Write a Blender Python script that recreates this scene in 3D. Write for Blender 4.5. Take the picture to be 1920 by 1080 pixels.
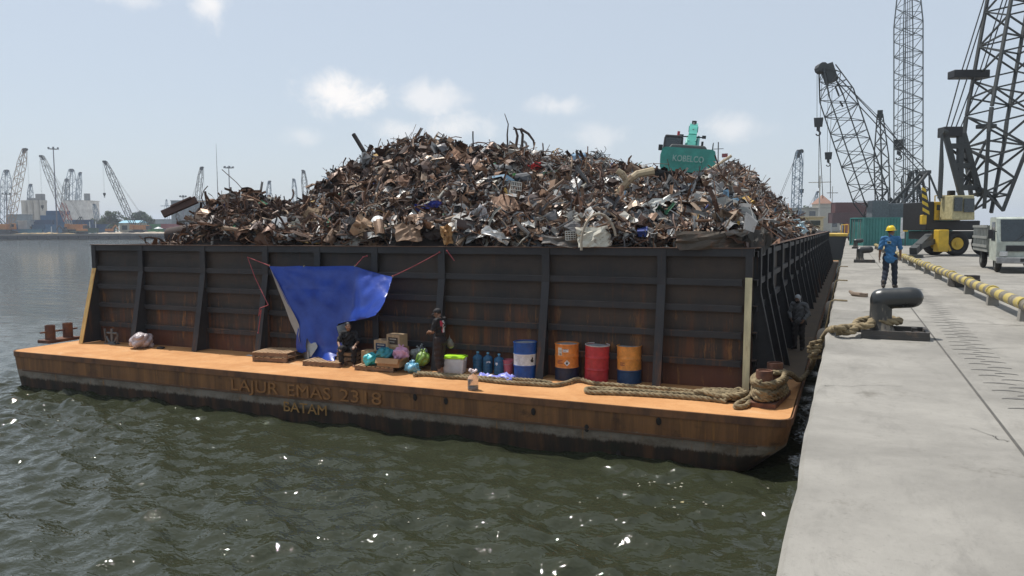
import bpy, bmesh, math, random
import numpy as np
from mathutils import Vector, Matrix

for o in list(bpy.data.objects): bpy.data.objects.remove(o)
SC = bpy.context.scene
COL = SC.collection
R_ = math.radians
rng = np.random.default_rng(7)
random.seed(7)

# ------------------------------------------------------------------ camera
CAM_H = 1.75; FPX = 1443.0; PITCH = R_(4.43); ROLL = R_(-0.284); YAW = R_(23.58)
CF = np.array([-math.sin(YAW)*math.cos(PITCH), math.cos(YAW)*math.cos(PITCH), -math.sin(PITCH)])
_rt = np.array([math.cos(YAW), math.sin(YAW), 0.0]); _up = np.cross(_rt, CF)
CR = math.cos(ROLL)*_rt + math.sin(ROLL)*_up
CU = -math.sin(ROLL)*_rt + math.cos(ROLL)*_up
EYE = np.array([0.0, 0.0, CAM_H])
cam_d = bpy.data.cameras.new("camera"); cam = bpy.data.objects.new("camera", cam_d); COL.objects.link(cam)
cam_d.sensor_width = 36.0; cam_d.lens = 36.0*FPX/1920.0
cam_d.clip_start = 0.1; cam_d.clip_end = 9000
cam.matrix_world = Matrix(((CR[0], CU[0], -CF[0], 0), (CR[1], CU[1], -CF[1], 0), (CR[2], CU[2], -CF[2], CAM_H), (0, 0, 0, 1)))
SC.camera = cam

# ------------------------------------------------------------------ light
SUN_EL = R_(66); SUN_AZ = R_(70)            # azimuth measured from +Y towards -X
sd = np.array([-math.sin(SUN_AZ)*math.cos(SUN_EL), math.cos(SUN_AZ)*math.cos(SUN_EL), math.sin(SUN_EL)])
sl = bpy.data.lights.new("sun", 'SUN'); sl.energy = 4.6; sl.angle = R_(0.53); sl.color = (1.0, 0.955, 0.89)
so = bpy.data.objects.new("sun", sl); COL.objects.link(so)
so.rotation_euler = Vector(sd).to_track_quat('Z', 'Y').to_euler(); so.location = (0, 0, 80)
SC.view_settings.view_transform = 'Standard'; SC.view_settings.look = 'None'
SC.view_settings.exposure = 0.0; SC.view_settings.gamma = 1.0; SC.view_settings.use_curve_mapping = False

def ray(px, py): return CF + CR*((px-960)/FPX) - CU*((py-540)/FPX)
def at(px, py, depth): return EYE + ray(px, py)*depth
def onz(px, py, z):
    d = ray(px, py); return EYE + d*((z-CAM_H)/d[2])
def ony(px, py, y):
    d = ray(px, py); return EYE + d*(y/d[1])
def onx(px, py, x):
    d = ray(px, py); return EYE + d*(x/d[0])

W = bpy.data.worlds.new("World"); SC.world = W; W.use_nodes = True
nt = W.node_tree; nt.nodes.clear()
def wn(t, **k):
    n = nt.nodes.new(t)
    for a, b in k.items(): setattr(n, a, b)
    return n
def wmath(op, a, b=None, c=None):
    n = wn('ShaderNodeMath', operation=op)
    for i, x in enumerate((a, b, c)):
        if x is None: continue
        if isinstance(x, (int, float)): n.inputs[i].default_value = x
        else: nt.links.new(x, n.inputs[i])
    return n.outputs[0]
out = wn('ShaderNodeOutputWorld'); bg = wn('ShaderNodeBackground'); nt.links.new(bg.outputs[0], out.inputs[0])
sky = wn('ShaderNodeTexSky', sky_type='NISHITA', sun_disc=False, sun_elevation=SUN_EL, air_density=1.0, dust_density=1.2, ozone_density=1.0, altitude=0)
sky.sun_rotation = -SUN_AZ
bg.inputs[1].default_value = 0.10
tc = wn('ShaderNodeTexCoord'); dirv = tc.outputs['Generated']
# thin high haze evens the sky out, cumulus puffs drift low over the harbour
hz = wn('ShaderNodeMix', data_type='RGBA'); hz.inputs[0].default_value = 0.62
nt.links.new(sky.outputs[0], hz.inputs[6]); hz.inputs[7].default_value = (7.4, 8.15, 9.0, 1)
cur = hz.outputs[2]
nz1 = wn('ShaderNodeTexNoise'); nz1.inputs['Scale'].default_value = 19; nz1.inputs['Detail'].default_value = 9; nz1.inputs['Roughness'].default_value = 0.62; nz1.inputs['Distortion'].default_value = 0.35
nt.links.new(dirv, nz1.inputs['Vector'])
acc = None
def dotv(v):
    n = wn('ShaderNodeVectorMath', operation='DOT_PRODUCT'); nt.links.new(dirv, n.inputs[0]); n.inputs[1].default_value = tuple(v); return n.outputs['Value']
for (px, py, rx, ry, st) in ((628, 178, 100, 44, 1.0), (800, 185, 78, 42, .62), (845, 243, 88, 34, .62), (750, 245, 70, 30, .5), (566, 254, 40, 22, .35),
                             (398, 8, 42, 46, .8), (1046, 198, 60, 22, .5), (1125, 258, 60, 30, .35), (1372, 240, 75, 32, .5), (240, -5, 70, 18, .4)):
    d = ray(px, py); d = d/np.linalg.norm(d)
    u = np.cross(d, (0, 0, 1)); u /= np.linalg.norm(u); v = np.cross(u, d)
    ds = wmath('ABSOLUTE', dotv(d))
    a = wmath('DIVIDE', dotv(u*FPX/rx), ds); b = wmath('DIVIDE', dotv(v*FPX/ry), ds)
    r = wmath('SQRT', wmath('ADD', wmath('MULTIPLY', a, a), wmath('MULTIPLY', b, b)))
    r = wmath('ADD', r, wmath('MULTIPLY', wmath('LESS_THAN', dotv(d), 0.2), 50.0))
    val = wmath('SUBTRACT', wmath('ADD', wmath('MULTIPLY', nz1.outputs[0], 2.4), -0.42), r)
    m = wn('ShaderNodeMapRange', interpolation_type='SMOOTHSTEP'); nt.links.new(val, m.inputs[0]); m.inputs[1].default_value = -0.35; m.inputs[2].default_value = 0.75; m.inputs[4].default_value = st
    acc = m.outputs[0] if acc is None else wmath('MAXIMUM', acc, m.outputs[0])
cm = wn('ShaderNodeMix', data_type='RGBA'); nt.links.new(acc, cm.inputs[0]); nt.links.new(cur, cm.inputs[6]); cm.inputs[7].default_value = (10.6, 10.3, 10.1, 1)
nt.links.new(cm.outputs[2], bg.inputs[0])

SC.render.engine = 'CYCLES'
SC.cycles.use_denoising = True
SC.cycles.max_bounces = 6; SC.cycles.transparent_max_bounces = 12; SC.cycles.sample_clamp_indirect = 6.0
SC.cycles.volume_bounces = 0
SC.cycles.caustics_reflective = False; SC.cycles.caustics_refractive = False

# ------------------------------------------------------------------ mesh helpers
class MB:
    """collects shapes; build() links them as ONE mesh object"""
    def __init__(s): s.v = []; s.f = []; s.m = []; s.c = []; s.n = 0
    def add(s, v, f, mi=0, col=None):
        v = np.asarray(v, float).reshape(-1, 3); b = s.n
        s.v.append(v); s.n += len(v)
        for q in f: s.f.append(tuple(int(i)+b for i in q))
        s.m += [mi]*len(f); s.c += [col]*len(f)
        return s
    def box(s, c, d, rot=None, mi=0, col=None, taper=1.0, bev=0.0):
        hx, hy, hz_ = d[0]/2, d[1]/2, d[2]/2; t = taper
        v = np.array([(-hx, -hy, -hz_), (hx, -hy, -hz_), (hx, hy, -hz_), (-hx, hy, -hz_), (-hx*t, -hy*t, hz_), (hx*t, -hy*t, hz_), (hx*t, hy*t, hz_), (-hx*t, hy*t, hz_)])
        f = [(3, 2, 1, 0), (4, 5, 6, 7), (0, 1, 5, 4), (1, 2, 6, 5), (2, 3, 7, 6), (3, 0, 4, 7)]
        if bev:
            bm = bmesh.new(); vs = [bm.verts.new(p) for p in v]
            for q in f: bm.faces.new([vs[i] for i in q])
            bmesh.ops.bevel(bm, geom=bm.edges[:], offset=bev, segments=2, affect='EDGES', profile=.5)
            bm.verts.index_update(); v = np.array([p.co[:] for p in bm.verts]); f = [[q.index for q in x.verts] for x in bm.faces]; bm.free()
        if rot is not None: v = v @ np.array(rot).T
        return s.add(v+np.asarray(c, float), f, mi, col)
    def bar(s, a, b, w, h=None, mi=0, up=(0, 0, 1), col=None):
        a = np.asarray(a, float); b = np.asarray(b, float); h = w if h is None else h
        z = b-a; L = np.linalg.norm(z)
        if L < 1e-6: return s
        z /= L; x = np.cross(up, z)
        if np.linalg.norm(x) < 1e-3: x = np.cross((1, 0, 0), z)
        x /= np.linalg.norm(x); y = np.cross(z, x)
        return s.box((a+b)/2, (w, h, L), np.stack([x, y, z], 1), mi, col)
    def tube(s, pts, r, n=8, mi=0, cap=True, col=None, closed=False):
        P = np.asarray(pts, float); k = len(P)
        r = np.full(k, r) if np.isscalar(r) else np.asarray(r, float)
        T = np.gradient(P, axis=0) if not closed else (np.roll(P, -1, 0)-np.roll(P, 1, 0))
        T /= np.maximum(np.linalg.norm(T, axis=1, keepdims=True), 1e-9)
        x = np.cross(T[0], (0, 0, 1.0))
        if np.linalg.norm(x) < .1: x = np.cross(T[0], (1.0, 0, 0))
        x /= np.linalg.norm(x); a = np.arange(n)*2*np.pi/n; V = []
        for i in range(k):
            x = x-T[i]*(x@T[i]); x /= max(np.linalg.norm(x), 1e-9); y = np.cross(T[i], x)
            V.append(P[i]+r[i]*(np.cos(a)[:, None]*x+np.sin(a)[:, None]*y))
        F = []
        for i in range(k if closed else k-1):
            j = (i+1) % k
            for q in range(n): F.append((i*n+q, i*n+(q+1) % n, j*n+(q+1) % n, j*n+q))
        if cap and not closed: F.append(tuple(range(n))[::-1]); F.append(tuple((k-1)*n+q for q in range(n)))
        return s.add(np.concatenate(V), F, mi, col)
    def cyl(s, a, b, r, n=16, mi=0, r2=None, col=None): return s.tube([a, b], [r, r if r2 is None else r2], n, mi, True, col)
    def lathe(s, prof, c=(0, 0, 0), n=24, mi=0, rot=None, col=None):
        a = np.arange(n)*2*np.pi/n; V = []; F = []
        for (r, z) in prof: V.append(np.stack([r*np.cos(a), r*np.sin(a), np.full(n, z)], 1))
        for i in range(len(prof)-1):
            for q in range(n): F.append((i*n+q, i*n+(q+1) % n, (i+1)*n+(q+1) % n, (i+1)*n+q))
        V = np.concatenate(V)
        if rot is not None: V = V @ np.array(rot).T
        return s.add(V+np.asarray(c, float), F, mi, col)
    def ell(s, c, r, rot=None, n=14, m=9, mi=0, col=None):
        V = []; F = []
        for i in range(m+1):
            t = np.pi*i/m
            for q in range(n): V.append((r[0]*np.sin(t)*np.cos(2*np.pi*q/n), r[1]*np.sin(t)*np.sin(2*np.pi*q/n), r[2]*np.cos(t)))
        for i in range(m):
            for q in range(n): F.append((i*n+q, (i+1)*n+q, (i+1)*n+(q+1) % n, i*n+(q+1) % n))
        V = np.array(V)
        if rot is not None: V = V @ np.array(rot).T
        return s.add(V+np.asarray(c, float), F, mi, col)
    def prism(s, poly, z0, z1, mi=0, col=None):
        n = len(poly); v = [(p[0], p[1], z0) for p in poly]+[(p[0], p[1], z1) for p in poly]
        f = [tuple(range(n))[::-1], tuple(range(n, 2*n))]+[(i, (i+1) % n, n+(i+1) % n, n+i) for i in range(n)]
        return s.add(v, f, mi, col)
    def ext(s, poly, axis, a, b, mi=0):
        """polygon in the two other axes, extruded along axis from a to b"""
        n = len(poly); o = [i for i in range(3) if i != axis]; v = []
        for t in (a, b):
            for p in poly:
                q = [0, 0, 0]; q[o[0]] = p[0]; q[o[1]] = p[1]; q[axis] = t; v.append(q)
        f = [tuple(range(n))[::-1], tuple(range(n, 2*n))]+[(i, (i+1) % n, n+(i+1) % n, n+i) for i in range(n)]
        return s.add(v, f, mi)
    def capsule(s, a, b, ra, rb, n=10):
        a = np.asarray(a, float); b = np.asarray(b, float); d = b-a; L = np.linalg.norm(d)
        if L < 1e-6: return s.ell(a, (ra, ra, ra))
        d = d/L; P = []; rr = []
        for t in (-1, -.8, -.5, 0): P.append(a+d*ra*t); rr.append(max(ra*math.sqrt(max(1-t*t, 0)), ra*.08))
        for t in (0, .5, .8, 1): P.append(b+d*rb*t); rr.append(max(rb*math.sqrt(max(1-t*t, 0)), rb*.08))
        return s.tube(P, rr, n)
    def mesh(s, name, mats, off=None):
        v = np.concatenate(s.v) if s.v else np.zeros((0, 3))
        if off is not None: v = v-np.asarray(off, float)
        me = bpy.data.meshes.new(name); me.from_pydata(v.tolist(), [], s.f)
        if not isinstance(mats, (list, tuple)): mats = [mats]
        for m in mats: me.materials.append(m)
        if len(mats) > 1: me.polygons.foreach_set('material_index', s.m)
        if any(c is not None for c in s.c):
            at_ = me.attributes.new('Col', 'FLOAT_COLOR', 'FACE')
            arr = np.ones((len(s.f), 4), np.float32)
            arr[:, :3] = [(c if c is not None else (.2, .2, .2)) for c in s.c]
            at_.data.foreach_set('color', arr.ravel())
        me.update()
        return me
    def build(s, name, mats, parent=None, smooth=False, off=None):
        me = s.mesh(name, mats, off)
        if smooth:
            me.polygons.foreach_set('use_smooth', [True]*len(me.polygons))
            if smooth != 'all': me.set_sharp_from_angle(angle=R_(38))
        o = bpy.data.objects.new(name, me); COL.objects.link(o)
        if parent is not None: o.parent = parent
        return o

def tag(o, label=None, cat=None, group=None, kind=None):
    for k, x in (('label', label), ('category', cat), ('group', group), ('kind', kind)):
        if x: o[k] = x
    return o
def thing(name, label, cat, loc=(0, 0, 0), rz=0.0, group=None):
    o = bpy.data.objects.new(name, None); COL.objects.link(o)
    o.location = tuple(float(x) for x in loc); o.rotation_euler = (0, 0, rz)
    o.empty_display_size = .2
    return tag(o, label, cat, group)
def copy_tree(o, parent=None):
    c = o.copy(); COL.objects.link(c); c.parent = parent
    for ch in list(o.children): copy_tree(ch, c)
    return c
def relax(o, voxel, smooth=4, fac=.5):
    """fuse overlapping shapes of one object into one continuous skin"""
    m = o.modifiers.new('r', 'REMESH'); m.mode = 'VOXEL'; m.voxel_size = voxel; m.use_smooth_shade = True
    if smooth:
        k = o.modifiers.new('s', 'SMOOTH'); k.iterations = smooth; k.factor = fac
    bpy.context.view_layer.update()
    dg = bpy.context.evaluated_depsgraph_get()
    me = bpy.data.meshes.new_from_object(o.evaluated_get(dg)); me.name = o.name
    o.modifiers.clear(); old = o.data; o.data = me
    if len(me.materials) == 0:
        for mm in old.materials: me.materials.append(mm)
    me.polygons.foreach_set('use_smooth', [True]*len(me.polygons))
    bpy.data.meshes.remove(old)
    return o
def text_shape(txt, size, ext=.004, bold=0.0, shear=0.0):
    cu = bpy.data.curves.new('t', 'FONT'); cu.body = txt; cu.size = size; cu.extrude = ext; cu.align_x = 'CENTER'; cu.align_y = 'CENTER'; cu.offset = bold; cu.shear = shear; cu.resolution_u = 3
    o = bpy.data.objects.new('t', cu); COL.objects.link(o)
    bpy.context.view_layer.update()
    me = bpy.data.meshes.new_from_object(o.evaluated_get(bpy.context.evaluated_depsgraph_get()))
    v = np.array([p.co[:] for p in me.vertices]); f = [tuple(p.vertices) for p in me.polygons]
    bpy.data.objects.remove(o); bpy.data.curves.remove(cu); bpy.data.meshes.remove(me)
    return v, f
def frame(o, x, z=(0, 0, 1)):
    """3x3 whose columns are x, up-ish, normal"""
    x = np.asarray(x, float); x /= np.linalg.norm(x); z = np.asarray(z, float); y = z-x*(z@x); y /= np.linalg.norm(y)
    return np.stack([x, y, np.cross(x, y)], 1)
def rotz(a): c, s = math.cos(a), math.sin(a); return np.array([[c, -s, 0], [s, c, 0], [0, 0, 1.0]])
def rotx(a): c, s = math.cos(a), math.sin(a); return np.array([[1.0, 0, 0], [0, c, -s], [0, s, c]])
def roty(a): c, s = math.cos(a), math.sin(a); return np.array([[c, 0, s], [0, 1.0, 0], [-s, 0, c]])

# ------------------------------------------------------------------ materials
def _nodes(name):
    m = bpy.data.materials.new(name); m.use_nodes = True; t = m.node_tree
    return m, t, t.nodes['Principled BSDF']
def _mix(t, fac, a, b):
    n = t.nodes.new('ShaderNodeMix'); n.data_type = 'RGBA'
    for i, x in ((0, fac), (6, a), (7, b)):
        if isinstance(x, (int, float)): n.inputs[i].default_value = x
        elif isinstance(x, tuple): n.inputs[i].default_value = (*x[:3], 1)
        else: t.links.new(x, n.inputs[i])
    return n.outputs[2]
def _noise(t, scale, detail=5, rough=.6, stretch=None, coord='Object', dist=0):
    c = t.nodes.new('ShaderNodeTexCoord'); n = t.nodes.new('ShaderNodeTexNoise')
    n.inputs['Scale'].default_value = scale; n.inputs['Detail'].default_value = detail; n.inputs['Roughness'].default_value = rough; n.inputs['Distortion'].default_value = dist
    src = c.outputs[coord]
    if coord == 'World':
        pass
    if stretch:
        mp = t.nodes.new('ShaderNodeMapping'); mp.inputs['Scale'].default_value = stretch; t.links.new(src, mp.inputs[0]); src = mp.outputs[0]
    t.links.new(src, n.inputs['Vector'])
    return n.outputs[0]
def _ramp(t, x, a, b, lo=0.0, hi=1.0):
    n = t.nodes.new('ShaderNodeMapRange'); n.interpolation_type = 'SMOOTHSTEP'; t.links.new(x, n.inputs[0])
    n.inputs[1].default_value = a; n.inputs[2].default_value = b; n.inputs[3].default_value = lo; n.inputs[4].default_value = hi
    return n.outputs[0]
def _math(t, op, a, b):
    n = t.nodes.new('ShaderNodeMath'); n.operation = op
    for i, x in enumerate((a, b)):
        if isinstance(x, (int, float)): n.inputs[i].default_value = x
        else: t.links.new(x, n.inputs[i])
    return n.outputs[0]
def _bump(t, b, h, strength, dist=.02):
    n = t.nodes.new('ShaderNodeBump'); n.inputs['Strength'].default_value = strength; n.inputs['Distance'].default_value = dist
    t.links.new(h, n.inputs['Height']); t.links.new(n.outputs[0], b.inputs['Normal'])
_MC = {}
def mat(name, col, rough=.6, metal=0.0, var=.25, scale=6.0, dirt=None, dirt_at=(.55, .75), stretch=None, bump=0.0, spec=.5, trans=0.0):
    """painted or plain surface: base colour with a little uneven wear, optional second colour in blotches"""
    if name in _MC: return _MC[name]
    m, t, b = _nodes(name)
    n1 = _noise(t, scale, 5, .65, stretch)
    c = _mix(t, _ramp(t, n1, .3, .7), tuple(x*(1-var) for x in col), tuple(min(1, x*(1+var*.6)) for x in col))
    if dirt:
        n2 = _noise(t, scale*.6, 7, .7, stretch, dist=.3)
        c = _mix(t, _ramp(t, n2, *dirt_at), c, dirt)
    t.links.new(c, b.inputs['Base Color'])
    b.inputs['Metallic'].default_value = metal; b.inputs['Specular IOR Level'].default_value = spec
    t.links.new(_ramp(t, n1, .2, .8, max(rough-.1, .02), min(rough+.1, 1)), b.inputs['Roughness'])
    if bump: _bump(t, b, _noise(t, scale*5, 4, .6), bump)
    if trans: b.inputs['Transmission Weight'].default_value = trans
    _MC[name] = m
    return m
# ================================================================== SETTING
ZW = -3.12; ZD = -1.956; ZT = 1.27           # water, barge deck, top of the barge's cargo walls (quay top is 0)
QX = -0.29                                    # quay edge
HX0, HX1, HY0, HY1 = -23.75, -0.92, 15.42, 92.0   # hull
WX0, WX1, WY0, WY1 = -23.05, -1.97, 18.05, 88.0   # cargo walls

# ---- water
def graded(a, b, s, far, n):
    core = np.arange(a, b, s); g = b+(np.geomspace(1, 1+(far-b)/s/4, n)-1)*s*4
    return np.concatenate([core, g[1:]])
xs = -graded(0.2, 30, .065, 1300, 70)[::-1]
ys = np.concatenate([[-40, -20, -8, -2], np.arange(1.5, 16.2, .065), graded(16.2, 40, .28, 1300, 60)])
Xg, Yg = np.meshgrid(xs, ys)
sp = np.maximum(np.abs(np.gradient(xs))[None, :], np.abs(np.gradient(ys))[:, None])
Zg = np.zeros_like(Xg); wr = np.random.default_rng(3)
for i in range(46):
    lam = .34*(6.8**(wr.random()**1.15)); ang = R_(14)+wr.normal()*.62
    k = 2*np.pi/lam; ph = wr.random()*6.28; amp = .068*lam/(2*np.pi)*(1.0 if lam < 1.2 else .7)
    q = np.sin(k*(Xg*math.sin(ang)+Yg*math.cos(ang))+ph+.7*np.sin(.41*Xg+.23*Yg+i))
    Zg += amp*(q+.30*q*q)*np.clip(lam/4/sp, 0, 1)**1.5
rw = np.random.default_rng(8)
for i in range(26):
    lam = .16+.20*rw.random(); ang = R_(10)+rw.normal()*.9; k = 2*np.pi/lam
    Zg += .040*lam/(2*np.pi)*np.sin(k*(Xg*math.sin(ang)+Yg*math.cos(ang))+i*1.7+.9*np.sin(.8*Xg+.5*Yg+i))*np.clip(lam/2.4/sp, 0, 1)**2*(sp < .1)
gust = .8+.35*np.sin(.21*Xg+.13*Yg+1)*np.sin(.17*Yg-.11*Xg)
Zg *= gust
nx_, ny_ = len(xs), len(ys)
me = bpy.data.meshes.new('water')
V = np.stack([Xg, Yg, Zg+ZW], -1).reshape(-1, 3)
idx = np.arange(nx_*ny_).reshape(ny_, nx_)
Q = np.stack([idx[:-1, :-1], idx[:-1, 1:], idx[1:, 1:], idx[1:, :-1]], -1).reshape(-1, 4)
me.vertices.add(len(V)); me.vertices.foreach_set('co', V.ravel())
me.loops.add(Q.size); me.loops.foreach_set('vertex_index', Q.ravel())
me.polygons.add(len(Q)); me.polygons.foreach_set('loop_start', np.arange(len(Q))*4)
me.polygons.foreach_set('use_smooth', np.ones(len(Q), bool)); me.update(); me.validate()
m, t, b = _nodes('harbour_water')
b.inputs['Base Color'].default_value = (.028, .032, .018, 1); b.inputs['Roughness'].default_value = .03; b.inputs['IOR'].default_value = 1.333
n1 = _noise(t, 1.5, 6, .68, (1, 1.6, 1)); n2 = _noise(t, 7.5, 1.2, .5, (1, 1.55, 1), dist=.3)
fine_ = _math(t, 'MULTIPLY', n2, .26); tcw = t.nodes.new('ShaderNodeTexCoord'); sxw = t.nodes.new('ShaderNodeSeparateXYZ'); t.links.new(tcw.outputs['Object'], sxw.inputs[0])
hgt = _math(t, 'ADD', fine_, _math(t, 'MULTIPLY', n1, _ramp(t, sxw.outputs[1], 13, 30, .04, 1.0))); n3 = _noise(t, .33, 4, .6, (1, 2.2, 1)); hgt = _math(t, 'ADD', hgt, _math(t, 'MULTIPLY', n3, _ramp(t, sxw.outputs[1], 18, 70, 0, 9.0))); _bump(t, b, hgt, .85, .10)
me.materials.append(m)
wo = bpy.data.objects.new('water', me); COL.objects.link(wo); tag(wo, 'dark green rippled harbour water with pale sky glints', 'water', kind='structure')

# ---- quay
def concrete(name, c, sc=1.0):
    m, t, b = _nodes(name)
    big = _noise(t, .35*sc, 7, .7, dist=.3); mid = _noise(t, 2.2*sc, 7, .75, (1, .35, 1), dist=.4); fine = _noise(t, 26*sc, 5, .75); spot = _noise(t, .9*sc, 8, .78, dist=.4)
    k = _mix(t, _ramp(t, big, .32, .68), tuple(x*.74 for x in c), tuple(min(1, x*1.16) for x in c))
    k = _mix(t, _ramp(t, mid, .48, .72, 0, .6), k, tuple(x*.62 for x in c))
    k = _mix(t, _ramp(t, spot, .565, .68, 0, .6), k, (c[0]*.42, c[1]*.4, c[2]*.36))
    k = _mix(t, _ramp(t, fine, .55, .72, 0, .55), k, tuple(x*.55 for x in c))
    t.links.new(k, b.inputs['Base Color']); b.inputs['Roughness'].default_value = .88; b.inputs['Specular IOR Level'].default_value = .25
    _bump(t, b, _math(t, 'ADD', fine, _math(t, 'MULTIPLY', mid, 1.5)), .35, .012)
    return m
M_conc = concrete('quay_concrete', (.275, .262, .235))
M_wallc = concrete('quay_wall_concrete', (.22, .20, .17), .8)
q = MB()
er = np.random.default_rng(5)
yy = np.concatenate([np.arange(-40, 60, .5), np.arange(60, 470, 6)]); ex = QX+er.normal(size=len(yy))*.009+.003*np.sin(yy*1.3)
top = []; f = []
for i, (y, x) in enumerate(zip(yy, ex)):
    top += [(x, y, -6.0), (x, y, -.035), (x+.03+abs(er.normal())*.01, y, 0), (400, y, 0)]
for i in range(len(yy)-1):
    for k in range(3): a = i*4+k; f.append((a, a+4, a+5, a+1))
q.add(top, f)
qo = q.build('quay', M_conc); tag(qo, 'pale concrete quay apron beside the barge', 'quay', kind='structure')
for p in qo.data.polygons: p.use_smooth = False
# joints cut in the apron, flush dark strips
j = MB()
def strip(p, q_, w, z=.004):
    p = np.array(p); q_ = np.array(q_); d = (q_-p)/np.linalg.norm(q_-p); n = np.array([-d[1], d[0]])*w/2
    j.add([(*(p+n), z), (*(p-n), z), (*(q_-n), z), (*(q_+n), z)], [(0, 1, 2, 3)])
strip((1.28, -5), (1.28, 300), .025)
for y in (15.9, 31.5, 47, 62.5): strip((QX+.06, y), (14, y+.02), .02, .0045)
strip((9, -5), (9, 300), .03, .005)
cr0 = np.random.default_rng(14)
for (x0, y0, x1, y1) in ((QX+.08, 9.1, .5, 9.4), (1.35, 12.5, 2.6, 13.2), (QX+.08, 19.2, 1.25, 18.4), (1.0, 7.6, 1.26, 7.2)):
    n_ = 16; tt_ = np.linspace(0, 1, n_); P_ = np.stack([x0+(x1-x0)*tt_, y0+(y1-y0)*tt_], 1)+np.cumsum(cr0.normal(size=(n_, 2)), 0)*.022
    for a_, b_ in zip(P_[:-1], P_[1:]): strip(a_, b_, (.004+.005*cr0.random()), .0062)
jo = j.build('pavement_joint', mat('joint_dark', (.09, .085, .075), .95)); tag(jo, 'dark joints between the concrete slabs of the quay', 'joint', kind='structure')
# curved rubber tread prints left by a slewing tyre
tr = MB()
y = 8.6; i = 0
while y < 30:
    x = 1.68+.05*math.sin(y*.4)+(.12 if i % 2 else -.06)
    a = np.linspace(-1, 1, 7); L = .12+er.random()*.05; w = .026+er.random()*.016
    P = np.stack([x+a*L, y+.05*(1-a*a)+er.normal()*.01], 1)
    v = []; ff = []
    for k, p in enumerate(P): ww = w*(1-.7*abs(a[k])); v += [(p[0], p[1]-ww, .004), (p[0], p[1]+ww, .004)]
    for k in range(6): ff.append((2*k, 2*k+2, 2*k+3, 2*k+1))
    tr.add(v, ff); y += .19+er.random()*.05; i += 1
to = tr.build('tyre_track', mat('rubber_mark', (.13, .125, .115), .9, var=.3)); tag(to, 'row of short dark tread prints along the quay', 'tyre track', kind='stuff')

# ---- land across the basin
FD = 412.0
fr = np.array([math.cos(YAW), math.sin(YAW)]); ff_ = np.array([-math.sin(YAW), math.cos(YAW)])
def far(u, d, z=0.0): p = fr*u+ff_*d; return np.array([p[0], p[1], z])
def farpx(px, d): return (px-960)/FPX*d
lq = []
u1 = (QX+ff_[0]*0-(-math.sin(YAW))*FD)/math.cos(YAW)           # where the far quay line meets the near quay's edge line
A = far(-900, FD); B = far(u1, FD); C = (QX, B[1]+2400); D = far(-2300, FD+1900)
g = MB(); g.add([(*A[:2], 0), (*B[:2], 0), (C[0], C[1], 0), (D[0], D[1], 0), (*A[:2], -6), (*B[:2], -6)], [(0, 1, 2, 3), (4, 5, 1, 0)])
M_far = concrete('far_ground', (.36, .31, .25), .06)
go = g.build('far_quay', M_far); tag(go, 'far quay and yard across the basin', 'far quay', kind='structure')
g = MB()
g.add([(QX, 470, -.004), (2400, 470, -.004), (2400, 3000, -.004), (QX, 3000, -.004)], [(0, 1, 2, 3)])
g.add([(400, -40, -.004), (2400, -40, -.004), (2400, 470, -.004), (400, 470, -.004)], [(0, 1, 2, 3)])
tag(g.build('port_ground', M_far), 'open port ground behind the quay', 'ground', kind='structure')
# far quay face: dark fender band in bays, pale cope line
g = MB()
rr = np.random.default_rng(9); u = -420.0
while u < u1-8:
    w = 5.4; c = far(u+w/2, FD-.4, -1.5); Rz = rotz(YAW)
    g.box((c[0], c[1], -1.95), (w-.5, .8, 1.9), Rz, 0); u += w
c = far((-420+u1)/2, FD-.2, -.3); g.box(c, (u1+420-2, .6, .5), rotz(YAW), 1)
fo = g.build('quay_fender', [mat('fender_black', (.035, .034, .034), .9), mat('cope_grey', (.2, .19, .18), .9)])
tag(fo, 'dark fender band along the edge of the far quay', 'fender', kind='structure')
# distant hills
def ridge(name, d, u0, u1_, h, seed, col, label):
    r = np.random.default_rng(seed); us = np.linspace(u0, u1_, 90); g = MB(); v = []; f = []
    H = h*(.45+.3*np.sin(us*.004+seed)+.25*np.sin(us*.011+2*seed)+.06*r.normal(size=90))
    H = np.maximum(H, .1*h)
    for u, hh in zip(us, H):
        v += [tuple(far(u, d, -1)), tuple(far(u, d+60, hh*.7)), tuple(far(u, d+160, hh)), tuple(far(u, d+420, -1))]
    for i in range(89):
        for k in range(3): a = i*4+k; f.append((a, a+4, a+5, a+1))
    g.add(v, f); o = g.build(name, mat(name+'_green', col, .95, var=.5, scale=.02), smooth='all'); tag(o, label, 'hills', kind='structure')
ridge('hills', 1500, -1250, 250, 46, 2, (.045, .06, .035), 'low wooded hills beyond the far port')

# ================================================================== BARGE
BO = np.array([-12.3, 54.0, ZW])
barge = thing('barge', 'long flat rusty cargo barge with tall dark steel walls moored along the quay', 'barge', BO)
m, t, b = _nodes('hull_paint')
tcx = t.nodes.new('ShaderNodeTexCoord'); sx = t.nodes.new('ShaderNodeSeparateXYZ'); t.links.new(tcx.outputs['Object'], sx.inputs[0]); hz_ = sx.outputs[2]
stre = _noise(t, 1.0, 7, .68, (2.6, 2.6, .16)); blot = _noise(t, 1.3, 7, .7, (1, 1, 1.6)); rag = _noise(t, 3.6, 9, .78, (1.2, 1.2, .35)); streF = _noise(t, 1.0, 5, .7, (9, 9, .35))
rust = _mix(t, _ramp(t, stre, .26, .74), (.105, .054, .030), (.29, .138, .055))
rust = _mix(t, _ramp(t, streF, .50, .78, 0, .55), rust, (.47, .22, .06))
rust = _mix(t, _ramp(t, blot, .56, .70, 0, .8), rust, (.06, .035, .022))
chalk = _mix(t, _ramp(t, blot, .4, .66), (.25, .215, .175), (.13, .10, .072))
chalk = _mix(t, _ramp(t, streF, .55, .68, 0, .75), chalk, (.32, .16, .06))
boot = _mix(t, _ramp(t, stre, .42, .68), (.032, .024, .018), (.095, .048, .026))
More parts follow.
